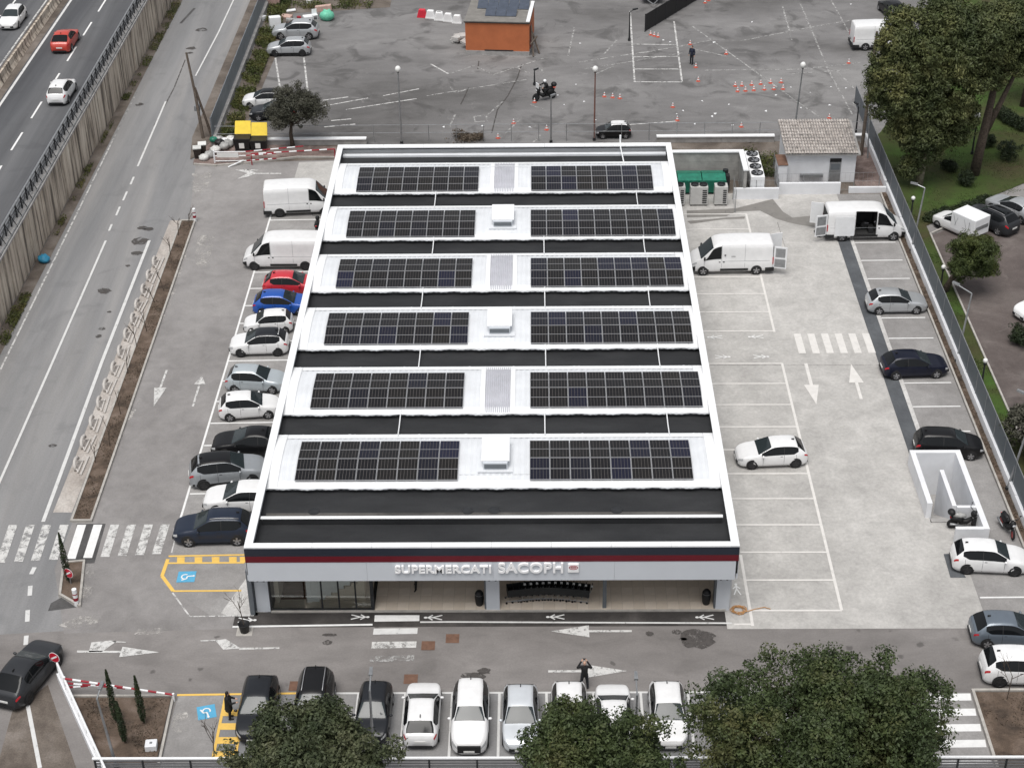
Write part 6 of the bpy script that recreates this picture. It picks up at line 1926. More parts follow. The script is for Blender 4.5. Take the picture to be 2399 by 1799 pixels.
# ---------------------------------------------------------------- scooters and the motorcycle
def two_wheeler(name, pos, rz, label, cols, steer=0, big=1.0, lean=0, wheel2=None, screen=False, topbox=False):
    o = empty(name, (pos[0], pos[1], .02), rz, label, name)
    o.scale = (big,) * 3
    o.rotation_euler = (R(lean), 0, R(rz))
    body, seat, rimc = cols
    for x, r in ((.62, .29), (-.60, .28)):
        pr = [(r - .12, -.04), (r - .03, -.055), (r, -.03), (r, .03), (r - .03, .055), (r - .12, .04)]
        w = MB().lathe(pr, (0, 0, 0), 18, axis='y').build('wheel', M['rubber'], o, True)
        w.location = (x, 0, r)
        if x > 0:
            w.rotation_euler = (0, 0, R(steer))
        MB().lathe([(r - .10, -.045), (r - .10, .045)], n=14, axis='y').build('rim', M[rimc], w)
    MB().tube([(.62, 0, .29), (.50, 0, .62), (.38, 0, .98)], [.05, .05, .045], 8).build('fork', M['dark_metal'], o)
    MB().tube([(.36, -.34, 1.02), (.40, 0, 1.0), (.36, .34, 1.02)], .02, 6).build('handlebar', M['dark_metal'], o)
    for sy in (-.34, .34):
        MB().tube([(.36, sy, 1.02), (.42, sy * 1.05, 1.2)], .01, 5).build('mirror_stalk', M['dark_metal'], o)
        MB().ell((.42, sy * 1.07, 1.23), (.02, .07, .045)).build('mirror', M['black'], o, True)
    MB().ell((.45, 0, .80), (.16, .17, .20)).build('front_fairing', M[body], o, True)
    MB().tube([(.40, 0, .55), (.12, 0, .36), (-.25, 0, .40)], [.10, .15, .17], 10).build('floor_body', M[body], o, True)
    MB().tube([(-.12, 0, .48), (-.35, 0, .58), (-.72, 0, .66)], [.16, .20, .10], 10).build('tail_body', M[body], o, True)
    MB().tube([(.05, 0, .72), (-.25, 0, .76), (-.62, 0, .82)], [.10, .15, .10], 10).build('seat', M[seat], o, True)
    MB().tube([(-.15, -.17, .25), (-.78, -.19, .40)], [.045, .065], 8).build('exhaust', M['grey_metal'], o, True)
    MB().ell((.60, 0, .79), (.05, .10, .07)).build('headlight', M['headlight'], o, True)
    MB().ell((-.74, 0, .70), (.04, .09, .04)).build('tail_light', M['taillight'], o, True)
    if screen:
        MB().box(.50, .54, -.2, .2, .95, 1.3).build('wind_screen', M['white'], o)
    if topbox:
        MB().ell((-.72, 0, 1.0), (.2, .22, .17)).build('top_case', M['black'], o, True)
    return o


M['scooter_red'] = plain('scooter_red', (0.40, 0.03, 0.03), 0.35, 0, 0.1)
two_wheeler('scooter', (26.58,7.46), 5, 'black scooter with a top case parked in the white wall nook', ('black', 'bag_clear', 'dark_metal'), steer=20, topbox=True, big=1.12)
two_wheeler('scooter', (28.93,7.02), -78, 'black and red scooter parked by the soil bed', ('black', 'bin_black', 'scooter_red'), steer=-15, big=1.1)
MC = (3.27,69.15)
two_wheeler('motorcycle', (MC[0] + .05, MC[1] + .35), 205, 'black touring motorcycle being ridden across the training lot', ('black', 'black', 'dark_metal'), steer=10, big=1.3, screen=True, topbox=True)
two_wheeler('scooter', (-14.02,44.70), 90, 'dark scooter half hidden behind the shop roof edge', ('black', 'black', 'dark_metal'), big=1.0)

# ---------------------------------------------------------------- vegetation
rng = np.random.default_rng(11)
M['leaf_oak'] = leaf_mat('evergreen_oak_leaf', (0.031, 0.048, 0.018), (0.050, 0.069, 0.024), (0.084, 0.085, 0.031), 0.35)
M['leaf_oak2'] = leaf_mat('bushy_leaf', (0.036, 0.050, 0.024), (0.060, 0.072, 0.034), (0.098, 0.102, 0.054), 0.5)
M['leaf_euc'] = leaf_mat('eucalyptus_leaf', (0.042, 0.057, 0.021), (0.078, 0.092, 0.034), (0.145, 0.146, 0.054), 0.34)
M['leaf_pine'] = leaf_mat('pine_needle', (0.034, 0.050, 0.014), (0.055, 0.074, 0.020), (0.088, 0.10, 0.028), 0.6)
M['leaf_olive'] = leaf_mat('olive_leaf', (0.045, 0.046, 0.032), (0.068, 0.068, 0.050), (0.098, 0.095, 0.072), 0.7)
M['leaf_weed'] = leaf_mat('weed_leaf', (0.040, 0.055, 0.014), (0.075, 0.085, 0.022), (0.115, 0.10, 0.035), 0.5)
M['leaf_hedge'] = leaf_mat('hedge_leaf', (0.014, 0.024, 0.010), (0.022, 0.034, 0.012), (0.034, 0.046, 0.016), 1.0)
M['leaf_dry'] = leaf_mat('dry_twig', (0.075, 0.055, 0.038), (0.11, 0.085, 0.062), (0.15, 0.12, 0.09), 0.9)
M['grass_blade'] = leaf_mat('grass_blade', (0.060, 0.050, 0.024), (0.050, 0.076, 0.018), (0.055, 0.118, 0.018), 0.16)


def leaves_mesh(name, pts, nrm, size, mat, aspect=.5, jitter=.9, quad=True):
    """one mesh of small leaf faces at pts, facing roughly along nrm"""
    k = len(pts)
    nrm = nrm + rng.normal(0, jitter, (k, 3))
    nrm /= np.linalg.norm(nrm, axis=1)[:, None] + 1e-9
    t = rng.normal(0, 1, (k, 3))
    t -= nrm * (t * nrm).sum(1)[:, None]
    t /= np.linalg.norm(t, axis=1)[:, None] + 1e-9
    bt = np.cross(nrm, t)
    s = size * rng.uniform(.6, 1.35, k)[:, None]
    V = np.empty((k, 4, 3))
    V[:, 0] = pts - t * s * .5
    V[:, 1] = pts + bt * s * aspect * .5 + nrm * s * .08
    V[:, 2] = pts + t * s * .5
    V[:, 3] = pts - bt * s * aspect * .5 + nrm * s * .08
    me = bpy.data.meshes.new(name)
    me.vertices.add(k * 4)
    me.vertices.foreach_set('co', V.reshape(-1))
    me.loops.add(k * 4)
    me.loops.foreach_set('vertex_index', np.arange(k * 4, dtype=np.int32))
    me.polygons.add(k)
    me.polygons.foreach_set('loop_start', np.arange(0, k * 4, 4, dtype=np.int32))
    me.polygons.foreach_set('loop_total', np.full(k, 4, dtype=np.int32))
    me.materials.append(mat)
    me.update(calc_edges=True)
    me.validate()
    return me


def crown_points(blobs, n, clump=.55, per=90, top=.25):
    """clumps of leaves spread through and over ellipsoid blobs: (centre, radii)"""
    vol = np.array([r[0] * r[1] * r[2] for _, r in blobs]) ** (2 / 3)
    nc = max(4, n // per)
    cnt = np.maximum(1, np.round(nc * vol / vol.sum()).astype(int))
    P, N = [], []
    for (c, r), q in zip(blobs, cnt):
        d = rng.normal(0, 1, (q, 3))
        d[:, 2] += top
        d /= np.linalg.norm(d, axis=1)[:, None]
        rad = rng.uniform(.62, 1.06, q)[:, None]
        cc = np.array(c) + d * rad * np.array(r)
        for ctr, dd in zip(cc, d):
            m = int(per * rng.uniform(.6, 1.4))
            e = rng.normal(0, 1, (m, 3))
            e /= np.linalg.norm(e, axis=1)[:, None]
            cr = clump * rng.uniform(.6, 1.4)
            sh_ = rng.uniform(.55, 1.0, m)[:, None]
            P.append(ctr + e * sh_ * cr * np.array([1, 1, .75]))
            N.append(e * .8 + dd * .5 + np.array([0, 0, .45]))
    return np.concatenate(P), np.concatenate(N)


def tree(name, base, label, blobs, n, size, mat, trunk_pts, trunk_r, bark='bark', clump=.55, per=90, group=None, limbs=6, aspect=.5, cat='tree', top=.25):
    o = empty(name, (base[0], base[1], 0), 0, label, cat, group)
    mb = MB()
    mb.tube(trunk_pts, trunk_r, 9)
    tp = Vector(trunk_pts[-1])
    for (c, r) in blobs[:limbs]:
        a = Vector(trunk_pts[-2]) * .5 + tp * .5
        c = Vector(c)
        mid = (a + c) / 2 + Vector((random.uniform(-.3, .3), random.uniform(-.3, .3), -.2))
        r0_ = trunk_r[-1] * .8
        mb.tube([a, mid, c], [r0_, r0_ * .6, r0_ * .25], 6)
    mb.build('trunk', M[bark], o, True)
    P, N = crown_points(blobs, n, clump, per, top)
    link('crown', leaves_mesh('crown', P, N, size, M[mat], aspect), o)
    return o


def blobset(c, R_, n, rr, seed, flat=.8, low=-.35):
    """n lobes spread over an ellipsoid outline"""
    g = np.random.default_rng(seed)
    out = [((c[0], c[1], c[2]), (R_[0] * .72, R_[1] * .72, R_[2] * .72))]
    for i in range(n):
        d = g.normal(0, 1, 3)
        d /= np.linalg.norm(d)
        d[2] = max(d[2], low)
        k = g.uniform(.55, .8)
        r = rr * g.uniform(.7, 1.25)
        out.append(((c[0] + d[0] * R_[0] * k, c[1] + d[1] * R_[1] * k, c[2] + d[2] * R_[2] * k), (r, r, r * flat)))
    for i in range(n // 2):                  # shoots that break the outline
        d = g.normal(0, 1, 3)
        d /= np.linalg.norm(d)
        d[2] = abs(d[2]) if g.uniform() < .7 else max(d[2], low)
        k = g.uniform(.84, 1.0)
        r = rr * g.uniform(.22, .42)
        out.append(((c[0] + d[0] * R_[0] * k, c[1] + d[1] * R_[1] * k, c[2] + d[2] * R_[2] * k), (r, r, r * 1.3)))
    return out


# bottom trees (rooted on the slope below the railing)
tree('bushy_tree', (-7.4, -14.2), 'bushy grey-green tree in front of the dark parked cars', blobset((0, 0, 3.7), (4.1, 2.5, 2.3), 18, 1.15, 3), 52000, .20, 'leaf_oak2', [(0, 0, 0), (.1, .1, 1.5), (0, 0, 3.2)], [.22, .18, .12], clump=.42, per=60, aspect=.45)
tree('round_tree', (5.3, -14.6), 'round dark tree in the middle of the bottom edge', blobset((0, 0, 4.1), (4.1, 2.9, 2.5), 20, 1.1, 5), 62000, .165, 'leaf_oak', [(0, 0, 0), (.1, 0, 1.8), (0, 0, 3.4)], [.25, .2, .14], clump=.38, per=60)
tree('round_tree', (14.5, -15.6), 'largest dark evergreen tree at the bottom right', blobset((0, 0, 6.0), (6.3, 4.7, 4.0), 36, 1.5, 8), 120000, .165, 'leaf_oak', [(0, 0, 0), (.2, .1, 2.2), (0, 0, 4.5)], [.35, .28, .2], clump=.42, per=60, limbs=9)
# olive by the bins
OB = (-17.80,60.07)
tree('olive_tree', OB, 'grey-green olive tree beside the yellow-lidded bins', [((c[0], c[1], c[2]), r) for c, r in blobset((.45, .3, 3.2), (2.65, 2.0, 1.95), 20, .85, 4, .8, -.6)], 26000, .17, 'leaf_olive', [(.05, -.1, 0), (-.05, .1, 1.1), (.1, .3, 2.4)], [.2, .15, .1], clump=.32, per=40, aspect=.35)
# tall tree group of the park
TB = (32.75,51.85)
euc = [((-.2, .5, 11.2), (2.6, 2.3, 1.9)), ((-2.6, .6, 9.6), (2.1, 1.9, 1.7)), ((2.1, .6, 10.6), (2.3, 2.0, 1.9)), ((-1.5, .0, 7.9), (2.3, 2.0, 1.6)), ((1.4, -.2, 8.3), (2.3, 1.9, 1.7)), ((-2.8, .4, 6.3), (1.3, 1.3, 1.0)), ((-.6, -.3, 6.2), (1.8, 1.6, 1.4)), ((1.8, -.2, 6.2), (1.8, 1.6, 1.4)), ((-.2, -.4, 4.5), (1.8, 1.5, 1.3)), ((1.6, 0, 4.6), (1.3, 1.2, 1.1)), ((-1.3, .2, 3.9), (1.0, 1.0, .9)), ((.3, -.3, 2.8), (1.1, 1.0, .9)), ((3.4, .6, 12.0), (2.1, 1.9, 1.6)), ((1.0, 1.4, 13.2), (2.4, 2.0, 1.6)), ((-1.8, 1.2, 12.6), (2.0, 1.8, 1.5)), ((3.6, .6, 8.8), (1.6, 1.5, 1.4)), ((-3.6, .6, 8.0), (1.2, 1.2, 1.0)), ((-3.0, .5, 11.6), (1.5, 1.4, 1.2)), ((-.9, -.1, 1.6), (.8, .8, .8)), ((-4.1, .5, 9.2), (.7, .7, .9)), ((-4.0, .5, 6.9), (.6, .6, .9)), ((-2.4, .2, 5.0), (.7, .7, 1.1)), ((3.0, -.2, 5.4), (.8, .8, 1.2)), ((2.6, .0, 3.7), (.6, .6, .9)), ((4.4, .6, 10.4), (.9, .9, 1.0)), ((-.4, -.8, 9.5), (1.2, .9, 1.2)), ((1.8, -.9, 10.0), (1.1, .9, 1.3)), ((-2.0, -.6, 8.9), (1.0, .8, 1.2))]
tree('tall_tree', TB, 'tall drooping evergreen tree with a pale trunk in the park', euc, 120000, .26, 'leaf_euc', [(0, 0, 0), (.15, .1, 2.5), (.1, .2, 6.0), (0, .3, 9.5)], [.33, .28, .22, .14], 'pale_bark', clump=.55, per=80, limbs=14, aspect=.38, top=.5)
TB2 = (37.53,53.69)
pine = [((.4, .5, 12.0), (2.4, 2.2, 1.7)), ((1.9, .5, 11.0), (1.9, 1.8, 1.5)), ((1.6, .9, 12.8), (2.0, 1.9, 1.4)), ((.6, .1, 10.0), (1.6, 1.5, 1.2)), ((2.4, .2, 9.4), (1.3, 1.2, 1.0)), ((.3, .3, 8.0), (1.1, 1.0, .9))]
tree('forked_tree', TB2, 'tree with a dark forked trunk rising from the lawn', pine, 42000, .25, 'leaf_euc', [(0, 0, 0), (.25, .1, 3), (.55, .2, 6.5), (.7, .3, 10)], [.42, .36, .28, .18], clump=.55, per=80, limbs=6, aspect=.38, top=.5)
tr2 = MB().tube([(.3, .12, 3.2), (1.3, .3, 6.0), (2.4, .5, 9.2)], [.28, .22, .13], 8).build('fork', M['bark'], bpy.data.objects['forked_tree'], True)
TB3 = ((43.98,65.36)[0] + .8, (43.98,65.36)[1] + 2)
tree('park_tree', TB3, 'dark twiggy tree at the top right edge', blobset((0, 0, 7.5), (2.6, 2.5, 3.2), 12, 1.2, 9), 26000, .24, 'leaf_olive', [(0, 0, 0), (.2, 0, 3.5), (.1, .1, 6.5)], [.3, .24, .15], clump=.5, per=60)
TB4 = (32.32,33.26)
tree('pine_tree', ((31.17,34.67)[0], (31.17,34.67)[1]), 'round leaning pine over the park kerb', blobset((1.75, -.3, 2.7), (2.0, 1.8, 1.5), 16, .75, 12, .8, -.5), 26000, .26, 'leaf_pine', [(0, 0, 0), (.45, .1, 1.0), (1.2, -.1, 1.9)], [.24, .2, .13], clump=.32, per=60, aspect=.16)
EB = (31.52,14.53)
tree('park_shrub', (EB[0] + .3, EB[1] - .2), 'large grey-green shrub at the right edge beside the lawn strip', blobset((0, 0, 1.6), (1.6, 1.9, 1.5), 10, .7, 14), 14000, .17, 'leaf_olive', [(0, 0, 0), (0, 0, .6), (0, 0, 1.2)], [.1, .09, .07], clump=.32, per=50, cat='shrub')
for i, (p, r, lb) in enumerate((((36.56,51.80), .75, 'clipped round shrub below the forked trunk'), ((39.88,59.10), .65, 'clipped round shrub behind the forked trunk'), ((40.96,56.48), 1.05, 'larger round shrub on the lawn'), ((35.74,54.59), .6, 'small low shrub beside the pale trunk'), ((34.67,27.45), .9, 'shrub at the right edge by the island kerb'))):
    tree('round_shrub', p, lb, blobset((0, 0, r * .75), (r, r, r * .7), 6, r * .5, 20 + i), 5000, .11, 'leaf_hedge', [(0, 0, 0), (0, 0, r * .3), (0, 0, r * .6)], [.05, .05, .04], clump=.2, per=40, cat='shrub', limbs=2)


def hedge(name, a, b2, w, h, label, n, mat='leaf_hedge'):
    a, b2 = Vector(a), Vector(b2)
    ln = (b2 - a).length
    d = (b2 - a).normalized()
    nn = Vector((-d.y, d.x))
    k = max(3, int(ln / .7))
    bl = []
    for i in range(k):
        p = a + d * ln * (i + .5) / k + nn * random.uniform(-.1, .1)
        bl.append(((p.x, p.y, h * .5), (.55, .55, h * .5)))
    o = empty(name, (0, 0, 0), 0, label, 'hedge')
    P, N = crown_points(bl, n, .25, 40, .4)
    link('foliage', leaves_mesh('foliage', P, N, .13, M[mat]), o)
    return o


hedge('hedge', (42.02,65.39), (43.63,61.96), .8, 1.0, 'dark clipped hedge behind the lawn at the right edge', 9000)
hedge('hedge', (32.12,45.51), (37.77,48.79), .8, .55, 'low dark hedge along the far side of the park lot', 12000)


def ground_cover(name, quads, n, size, mat, hmax=.35, label=None):
    """weeds or grass: uncountable, one object"""
    P = []
    for q, wgt in quads:
        q = np.array(q)
        m = int(n * wgt)
        u, v = rng.uniform(0, 1, (m, 1)), rng.uniform(0, 1, (m, 1))
        xy = (q[0] * (1 - u) + q[1] * u) * (1 - v) + (q[3] * (1 - u) + q[2] * u) * v
        # patchy growth
        keep = (np.sin(xy[:, 0] * 1.9 + 1.3) + np.sin(xy[:, 1] * .83) + np.sin(xy[:, 1] * 2.1 + xy[:, 0]) + rng.normal(0, .5, m)) > -.3
        xy = xy[keep]
        hump = .5 + .5 * np.sin(xy[:, 1] * 1.7) * np.cos(xy[:, 0] * 2.3)
        P.append(np.c_[xy, rng.uniform(.02, 1, len(xy)) * hmax * (.35 + .65 * hump)])
    P = np.concatenate(P)
    N = rng.normal(0, .6, P.shape) + np.array([0, 0, .7])
    o = link(name, leaves_mesh(name, P, N, size, M[mat]))
    return tag(o, label, None, None, 'stuff')


V = -34.2
ground_cover('verge_weeds', [([(-34.2, 78), (-33.3, 78), (-33.3, 96), (-34.2, 96)], .35), ([(-34.2, 70), (-33.6, 70), (-33.6, 76), (-34.2, 76)], .12), ([(-34.2, 50), (-33.6, 50), (-33.7, 57), (-34.2, 57)], .10), ([(-34.1, 28), (-33.2, 28), (-33.3, 35), (-34.1, 35)], .25), ([(-34.1, 44), (-33.6, 44), (-33.6, 47), (-34.1, 47)], .06), ([(-34.1, 60), (-33.8, 60), (-33.8, 66), (-34.1, 66)], .05)], 9000, .14, 'leaf_weed', .4, 'patchy green weeds at the foot of the retaining wall')
ground_cover('bank_weeds', [([(-24.2, 62), (-22.6, 62), (-22.2, 96), (-24.2, 96)], .8), ([(-23.5, 93), (-14, 93), (-13, 100), (-23.5, 100)], .45)], 26000, .17, 'leaf_weed', .6, 'weedy bank along the sheet fence of the back lot')
ground_cover('dry_brush', [([(-5.11,60.44), (-1.72,60.38), (-1.96,62.04), (-4.40,61.96)], 1)], 2500, .16, 'leaf_dry', .7, 'dry brushwood heap behind the shop parapet')
ground_cover('yard_weeds', [([(19.0, 53.4), (22.2, 53.4), (22.2, 58.5), (19.0, 58.5)], 1)], 5000, .17, 'leaf_weed', .9, 'green bramble between the concrete pen and the tiled hut')
surface('back_bank', [(-24.2, 60), (-22.4, 61), (-21.5, 92), (-12, 93.5), (-12, 110), (-24.2, 110)], .012, M['verge'])
ground_cover('lawn_grass', [([(30.15, -10), (31.95, -10), (31.95, 44.5), (30.15, 60)], .5), ([(30.3, 46), (50, 55), (55, 90), (34, 78)], .8)], 60000, .10, 'grass_blade', .08, 'short lawn grass of the park')
# litter of clods in the planters
ground_cover('soil_clods', [([(-24.15, 8.5), (-23.2, 8.5), (-23.7, 46), (-24.55, 46)], .5), ([(29.6, -5), (29.95, -5), (29.95, 50), (29.6, 50)], .4), ([(24.3, -12.8), (29.4, -12.8), (29.4, -6.3), (24.3, -6.3)], .3), ([(-20.3, -6.5), (-16, -6.5), (-15.9, -10.7), (-18.3, -10.7)], .25)], 9000, .10, 'leaf_dry', .12, 'clods and dry bits on the planter soil')
for ob in (bpy.data.objects['soil_clods'],):
    ob.location = (0, 0, .09)

# bare saplings of the long planter, each its own tree
SAP = [(-24.0, 45.2), (-24.58,43.81), (-24.63,40.75), (-24.07,35.24), (-24.45,33.58), (-24.20,29.59), (-24.48,27.61), (-24.40,24.17), (-23.85,19.35), (-23.79,15.82), (-24.28,14.04)]
for i, p in enumerate(SAP):
    nth = ['first', 'second', 'third', 'fourth', 'fifth', 'sixth', 'seventh', 'eighth', 'ninth', 'tenth', 'eleventh'][i]
    o = empty('sapling', (max(-24.5, min(-23.3, p[0] + .15)), p[1], .1), random.uniform(0, 360), 'bare sapling in the long planter, %s from the rear end' % nth, 'sapling', 'saplings of the long planter')
    mb = MB()
    twigs(mb, (0, 0, 0), (random.uniform(-.25, .05), random.uniform(-.15, .15), 1), 1.15, .03, 2)
    mb.build('trunk', M['bark'], o)
for p, lb in (((25.66,-6.62), 'bare sapling in the planted island at the bottom right'), ((-13.06,-10.33), 'bare sapling behind the blue disabled bay sign')):
    o = empty('sapling', p + (.05,), 0, lb, 'sapling')
    mb = MB()
    twigs(mb, (0, 0, 0), (.05, .05, 1), 1.5, .03, 3)
    mb.build('trunk', M['bark'], o)
# young cypresses
for p, h, lb in (((-18.21,-8.09), 3.4, 'slim staked cypress nearest the striped gate'), ((-17.49,-9.52), 2.7, 'slim cypress with the drooping tip in the entrance bed'), ((-16.85,-8.18), 3.1, 'slim staked cypress on the right of the entrance bed'), ((-23.07,2.72), 3.4, 'slim cypress in the small corner planter')):
    o = empty('cypress', p + (.1,), 0, lb, 'cypress')
    MB().tube([(0, 0, 0), (-.05, .02, h * .9)], [.04, .012], 6).build('trunk', M['bark'], o)
    MB().tube([(.12, -.05, 0), (.02, -.08, h * .55)], .022, 5).build('stake', M['wood'], o)
    m_ = 1500
    t = rng.uniform(.06, 1, m_)
    rr = .17 * np.clip(np.sin(t ** .7 * math.pi), 0, 1) * rng.uniform(.4, 1.1, m_) + .02
    a = rng.uniform(0, 6.28, m_)
    P = np.c_[rr * np.cos(a) - .06 * t, rr * np.sin(a), t * h]
    link('foliage', leaves_mesh('foliage', P, np.c_[np.cos(a), np.sin(a), np.full(m_, .4)], .12, M['leaf_hedge'], .35, .5), o)

# ---------------------------------------------------------------- people
def capsule(mb, a, b2, ra, rb, n=10):
    a, b2 = Vector(a), Vector(b2)
    d = (b2 - a)
    ln = d.length
    d = d.normalized() if ln > 1e-6 else Vector((0, 0, 1))
    pts, rs = [], []
    for k in (-1, -.8, -.45, 0):
        pts.append(a + d * ra * k)
        rs.append(max(.002, ra * math.sqrt(max(0, 1 - k * k))))
    for k in (0, .45, .8, 1):
        pts.append(b2 + d * rb * k)
        rs.append(max(.002, rb * math.sqrt(max(0, 1 - k * k))))
    mb.tube(pts, rs, n)


def fuse(o, vox=.014, it=4):
    md = o.modifiers.new('fuse', 'REMESH')
    md.mode = 'VOXEL'
    md.voxel_size = vox
    md.use_smooth_shade = True
    s = o.modifiers.new('smooth', 'SMOOTH')
    s.iterations = it
    s.factor = .5
    return o


def person(loc, rz, label, J, top, legs, hair=None, bald=False, z=0.0, helmet=None, shoe='black', coat=False):
    """J: joints (hip, chest, neck, head, sh/el/ha per side, hp/kn/an per side)"""
    o = empty('person', (loc[0], loc[1], z), rz, label, 'person')
    v = {k: Vector(p) for k, p in J.items()}
    body = MB()
    capsule(body, v['hip'], v['chest'], .125, .135)
    capsule(body, v['chest'], v['neck'], .10, .055)
    capsule(body, v['neck'], v['head'], .055, .06)
    h = v['head']
    body.ell((h.x, h.y, h.z + .06), (.078, .097, .12), 14, 10)
    f = Vector((0, 1, 0))
    body.ell((h.x, h.y + .10, h.z + .045), (.016, .025, .024), 8, 6)      # nose
    for s in (-1, 1):
        body.ell((h.x + s * .08, h.y, h.z + .055), (.014, .024, .033), 8, 6)  # ears
    for s in 'lr':
        capsule(body, v['sh' + s], v['el' + s], .050, .040)
        capsule(body, v['el' + s], v['ha' + s], .040, .026)
        ha, el = v['ha' + s], v['el' + s]
        d = (ha - el).normalized()
        side = d.cross(Vector((0, 0, 1)))
        side = side.normalized() if side.length > .1 else Vector((1, 0, 0))
        pal = ha + d * .075
        capsule(body, ha, pal, .030, .036)
        for q in range(4):
            k0 = pal + side * (.030 - .020 * q)
            capsule(body, k0, k0 + d * (.05 + (.012 if q in (1, 2) else 0)) + Vector((0, 0, -.015)), .010, .008, 6)
        capsule(body, ha + side * .03, ha + side * .06 + d * .055, .012, .009, 6)  # thumb
        capsule(body, v['hp' + s], v['kn' + s], .085, .058)
        capsule(body, v['kn' + s], v['an' + s], .058, .040)
    fuse(body.build('body', M['skin'], o), .011, 3)
    tr = MB()
    capsule(tr, v['hip'] + Vector((-.06, 0, -.02)), v['hip'] + Vector((.06, 0, -.02)), .135, .135)
    for s in 'lr':
        capsule(tr, v['hp' + s], v['kn' + s], .105, .078)
        capsule(tr, v['kn' + s], v['an' + s] + Vector((0, 0, .03)), .078, .062)
    fuse(tr.build('trousers', M[legs], o), .018)
    jk = MB()
    capsule(jk, v['hip'] + Vector((0, 0, -.02 if not coat else -.32)), v['chest'], .165 if not coat else .20, .175)
    capsule(jk, v['chest'] + Vector((0, 0, .02)), v['neck'] - Vector((0, 0, .03)), .165, .085)
    capsule(jk, v['shl'], v['shr'], .085, .085)
    for s in 'lr':
        capsule(jk, v['sh' + s], v['el' + s], .078, .064)
        capsule(jk, v['el' + s], v['ha' + s] - (v['ha' + s] - v['el' + s]).normalized() * .02, .064, .048)
    fuse(jk.build('jacket' if not coat else 'coat', M[top], o), .018)
    for s in 'lr':
        a = v['an' + s]
        sb = MB()
        capsule(sb, a + Vector((0, -.03, -.035)), a + Vector((0, .15, -.045)), .048, .040, 10)
        sb.build('shoe', M[shoe], o, True)
    for s in (-1, 1):
        MB().ell((h.x + s * .032, h.y + .088, h.z + .068), (.011, .008, .008), 8, 6).build('eye', M['black'], o, True)
    MB().ell((h.x, h.y + .092, h.z + .0), (.024, .008, .006), 8, 6).build('mouth', M['maroon'], o, True)
    if hair:
        hb = MB()
        hb.ell((h.x, h.y - .018, h.z + .085), (.092, .10, .115), 14, 10)
        if coat:
            hb.ell((h.x, h.y - .06, h.z - .05), (.09, .06, .16), 12, 8)
        fuse(hb.build('hair', M[hair], o), .016)
    if helmet:
        MB().ell((h.x, h.y + .0, h.z + .08), (.135, .155, .15), 16, 12).build('helmet', M[helmet], o, True)
        MB().ell((h.x, h.y + .085, h.z + .065), (.105, .08, .055), 14, 10).build('visor', M['black'], o, True)
    return o


def stand(arms='down', stride=0.0, turn=0):
    J = dict(hip=(0, 0, .95), chest=(0, .01, 1.30), neck=(0, .01, 1.50), head=(0, .03, 1.58), shl=(-.19, 0, 1.42), shr=(.19, 0, 1.42), hpl=(-.09, 0, .90), hpr=(.09, 0, .90),
             knl=(-.11, .03 + stride * .6, .50), knr=(.11, .03 - stride * .2, .50), anl=(-.12, stride, .09), anr=(.12, -stride, .09), ell=(-.26, -.03, 1.14), elr=(.26, -.03, 1.14), hal=(-.27, .06, .90), har=(.27, .06, .90))
    if arms == 'photo':
        J.update(ell=(-.34, .16, 1.22), elr=(.34, .16, 1.22), hal=(-.15, .36, 1.46), har=(.13, .36, 1.46), anl=(-.17, .02, .09), anr=(.17, -.02, .09), knl=(-.14, .02, .50), knr=(.14, .02, .50))
    if arms == 'front':
        J.update(ell=(-.25, .12, 1.16), elr=(.25, .14, 1.16), hal=(-.16, .36, 1.12), har=(.18, .38, 1.15))
    return J


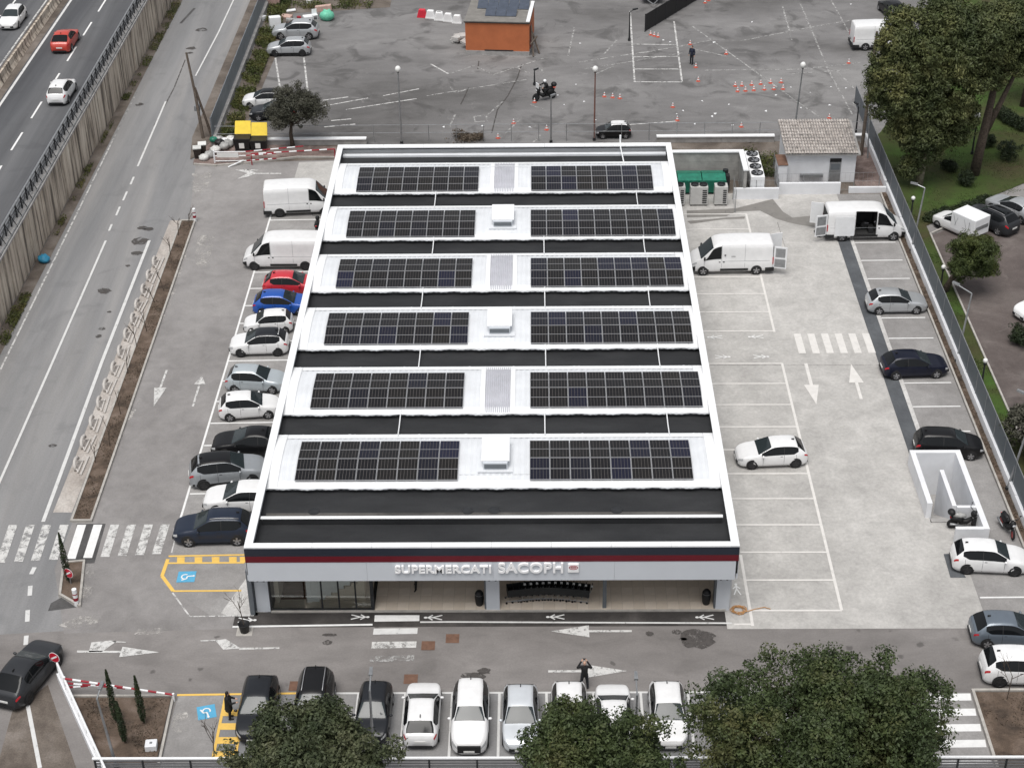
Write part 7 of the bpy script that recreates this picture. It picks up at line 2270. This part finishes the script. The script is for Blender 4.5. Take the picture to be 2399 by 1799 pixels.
M['hair_dark'] = plain('dark_hair', (0.012, 0.009, 0.008), 0.7)
M['cloth_black'] = plain('black_cloth', (0.012, 0.012, 0.013), 0.85, 0, 0.25)
M['cloth_charcoal'] = plain('charcoal_denim', (0.022, 0.024, 0.030), 0.85, 0, 0.25)
M['cloth_navy'] = plain('navy_cloth', (0.018, 0.024, 0.045), 0.85, 0, 0.25)
M['cloth_grey'] = plain('grey_cloth', (0.18, 0.175, 0.17), 0.85, 0, 0.2)
person((4.80,-5.65), 0, 'bald man in a black jacket raising both hands to take a photo', stand('photo'), 'cloth_black', 'cloth_charcoal')
ph = box_obj('phone', (-.04, .04, -.006, .006, -.08, .08), M['black'], None, 'black phone held up by the bald man', 'phone', bevel=.004)
ph.location = Vector((4.80,-5.65) + (1.54,)) + Vector((-.0, .44, 0))
ph.rotation_euler = (0, R(90), 0)
person((-12.69,-7.75), -80, 'woman in a long black coat standing beside the dark car', stand('front'), 'cloth_black', 'cloth_black', 'hair_dark', coat=True)
person((16.94,77.72), 150, 'person in dark blue standing among the training cones', stand('down', .05), 'cloth_navy', 'cloth_charcoal', 'hair_dark')
person(((-4.11,2.13)[0], (-4.11,2.13)[1] + .1), 160, 'person in black trousers walking under the shop fascia', stand('down', .28), 'cloth_black', 'cloth_black', 'hair_dark', z=.10)
ride = dict(hip=(0, 0, 1.12), chest=(0, .14, 1.44), neck=(0, .20, 1.63), head=(0, .25, 1.70), shl=(-.19, .16, 1.56), shr=(.19, .16, 1.56), ell=(-.33, .36, 1.40), elr=(.33, .36, 1.40), hal=(-.38, .58, 1.34), har=(.38, .58, 1.34), hpl=(-.12, 0, 1.08), hpr=(.12, 0, 1.08), knl=(-.26, .38, .92), knr=(.26, .38, .92), anl=(-.26, .18, .50), anr=(.26, .18, .50))
person((MC[0] + .05 + .30 * math.cos(R(25)), MC[1] + .35 + .30 * math.sin(R(25))), 115, 'motorcyclist in black with a white helmet riding the training lot', ride, 'cloth_black', 'cloth_black', None, helmet='white')
sit = dict(hip=(0, 0, .58), chest=(0, .08, .92), neck=(0, .14, 1.10), head=(0, .18, 1.17), shl=(-.19, .08, 1.03), shr=(.19, .08, 1.03), ell=(-.27, .20, .80), elr=(.27, .22, .80), hal=(-.12, .42, .70), har=(.14, .42, .70), hpl=(-.10, .0, .56), hpr=(.10, .0, .56), knl=(-.16, .42, .52), knr=(.16, .42, .52), anl=(-.16, .40, .09), anr=(.16, .44, .09))
person((24.06,43.10), 80, 'person in a grey top sitting behind the open delivery van', sit, 'cloth_grey', 'cloth_black', 'hair_dark')
person(((24.52,45.28)[0], (24.52,45.28)[1]), 60, 'person in black crouching at the far side of the open delivery van', sit, 'cloth_black', 'cloth_black', 'hair_dark')
bag((23.63,43.67), .3, 'bin_black', 'black bag lying behind the open delivery van')
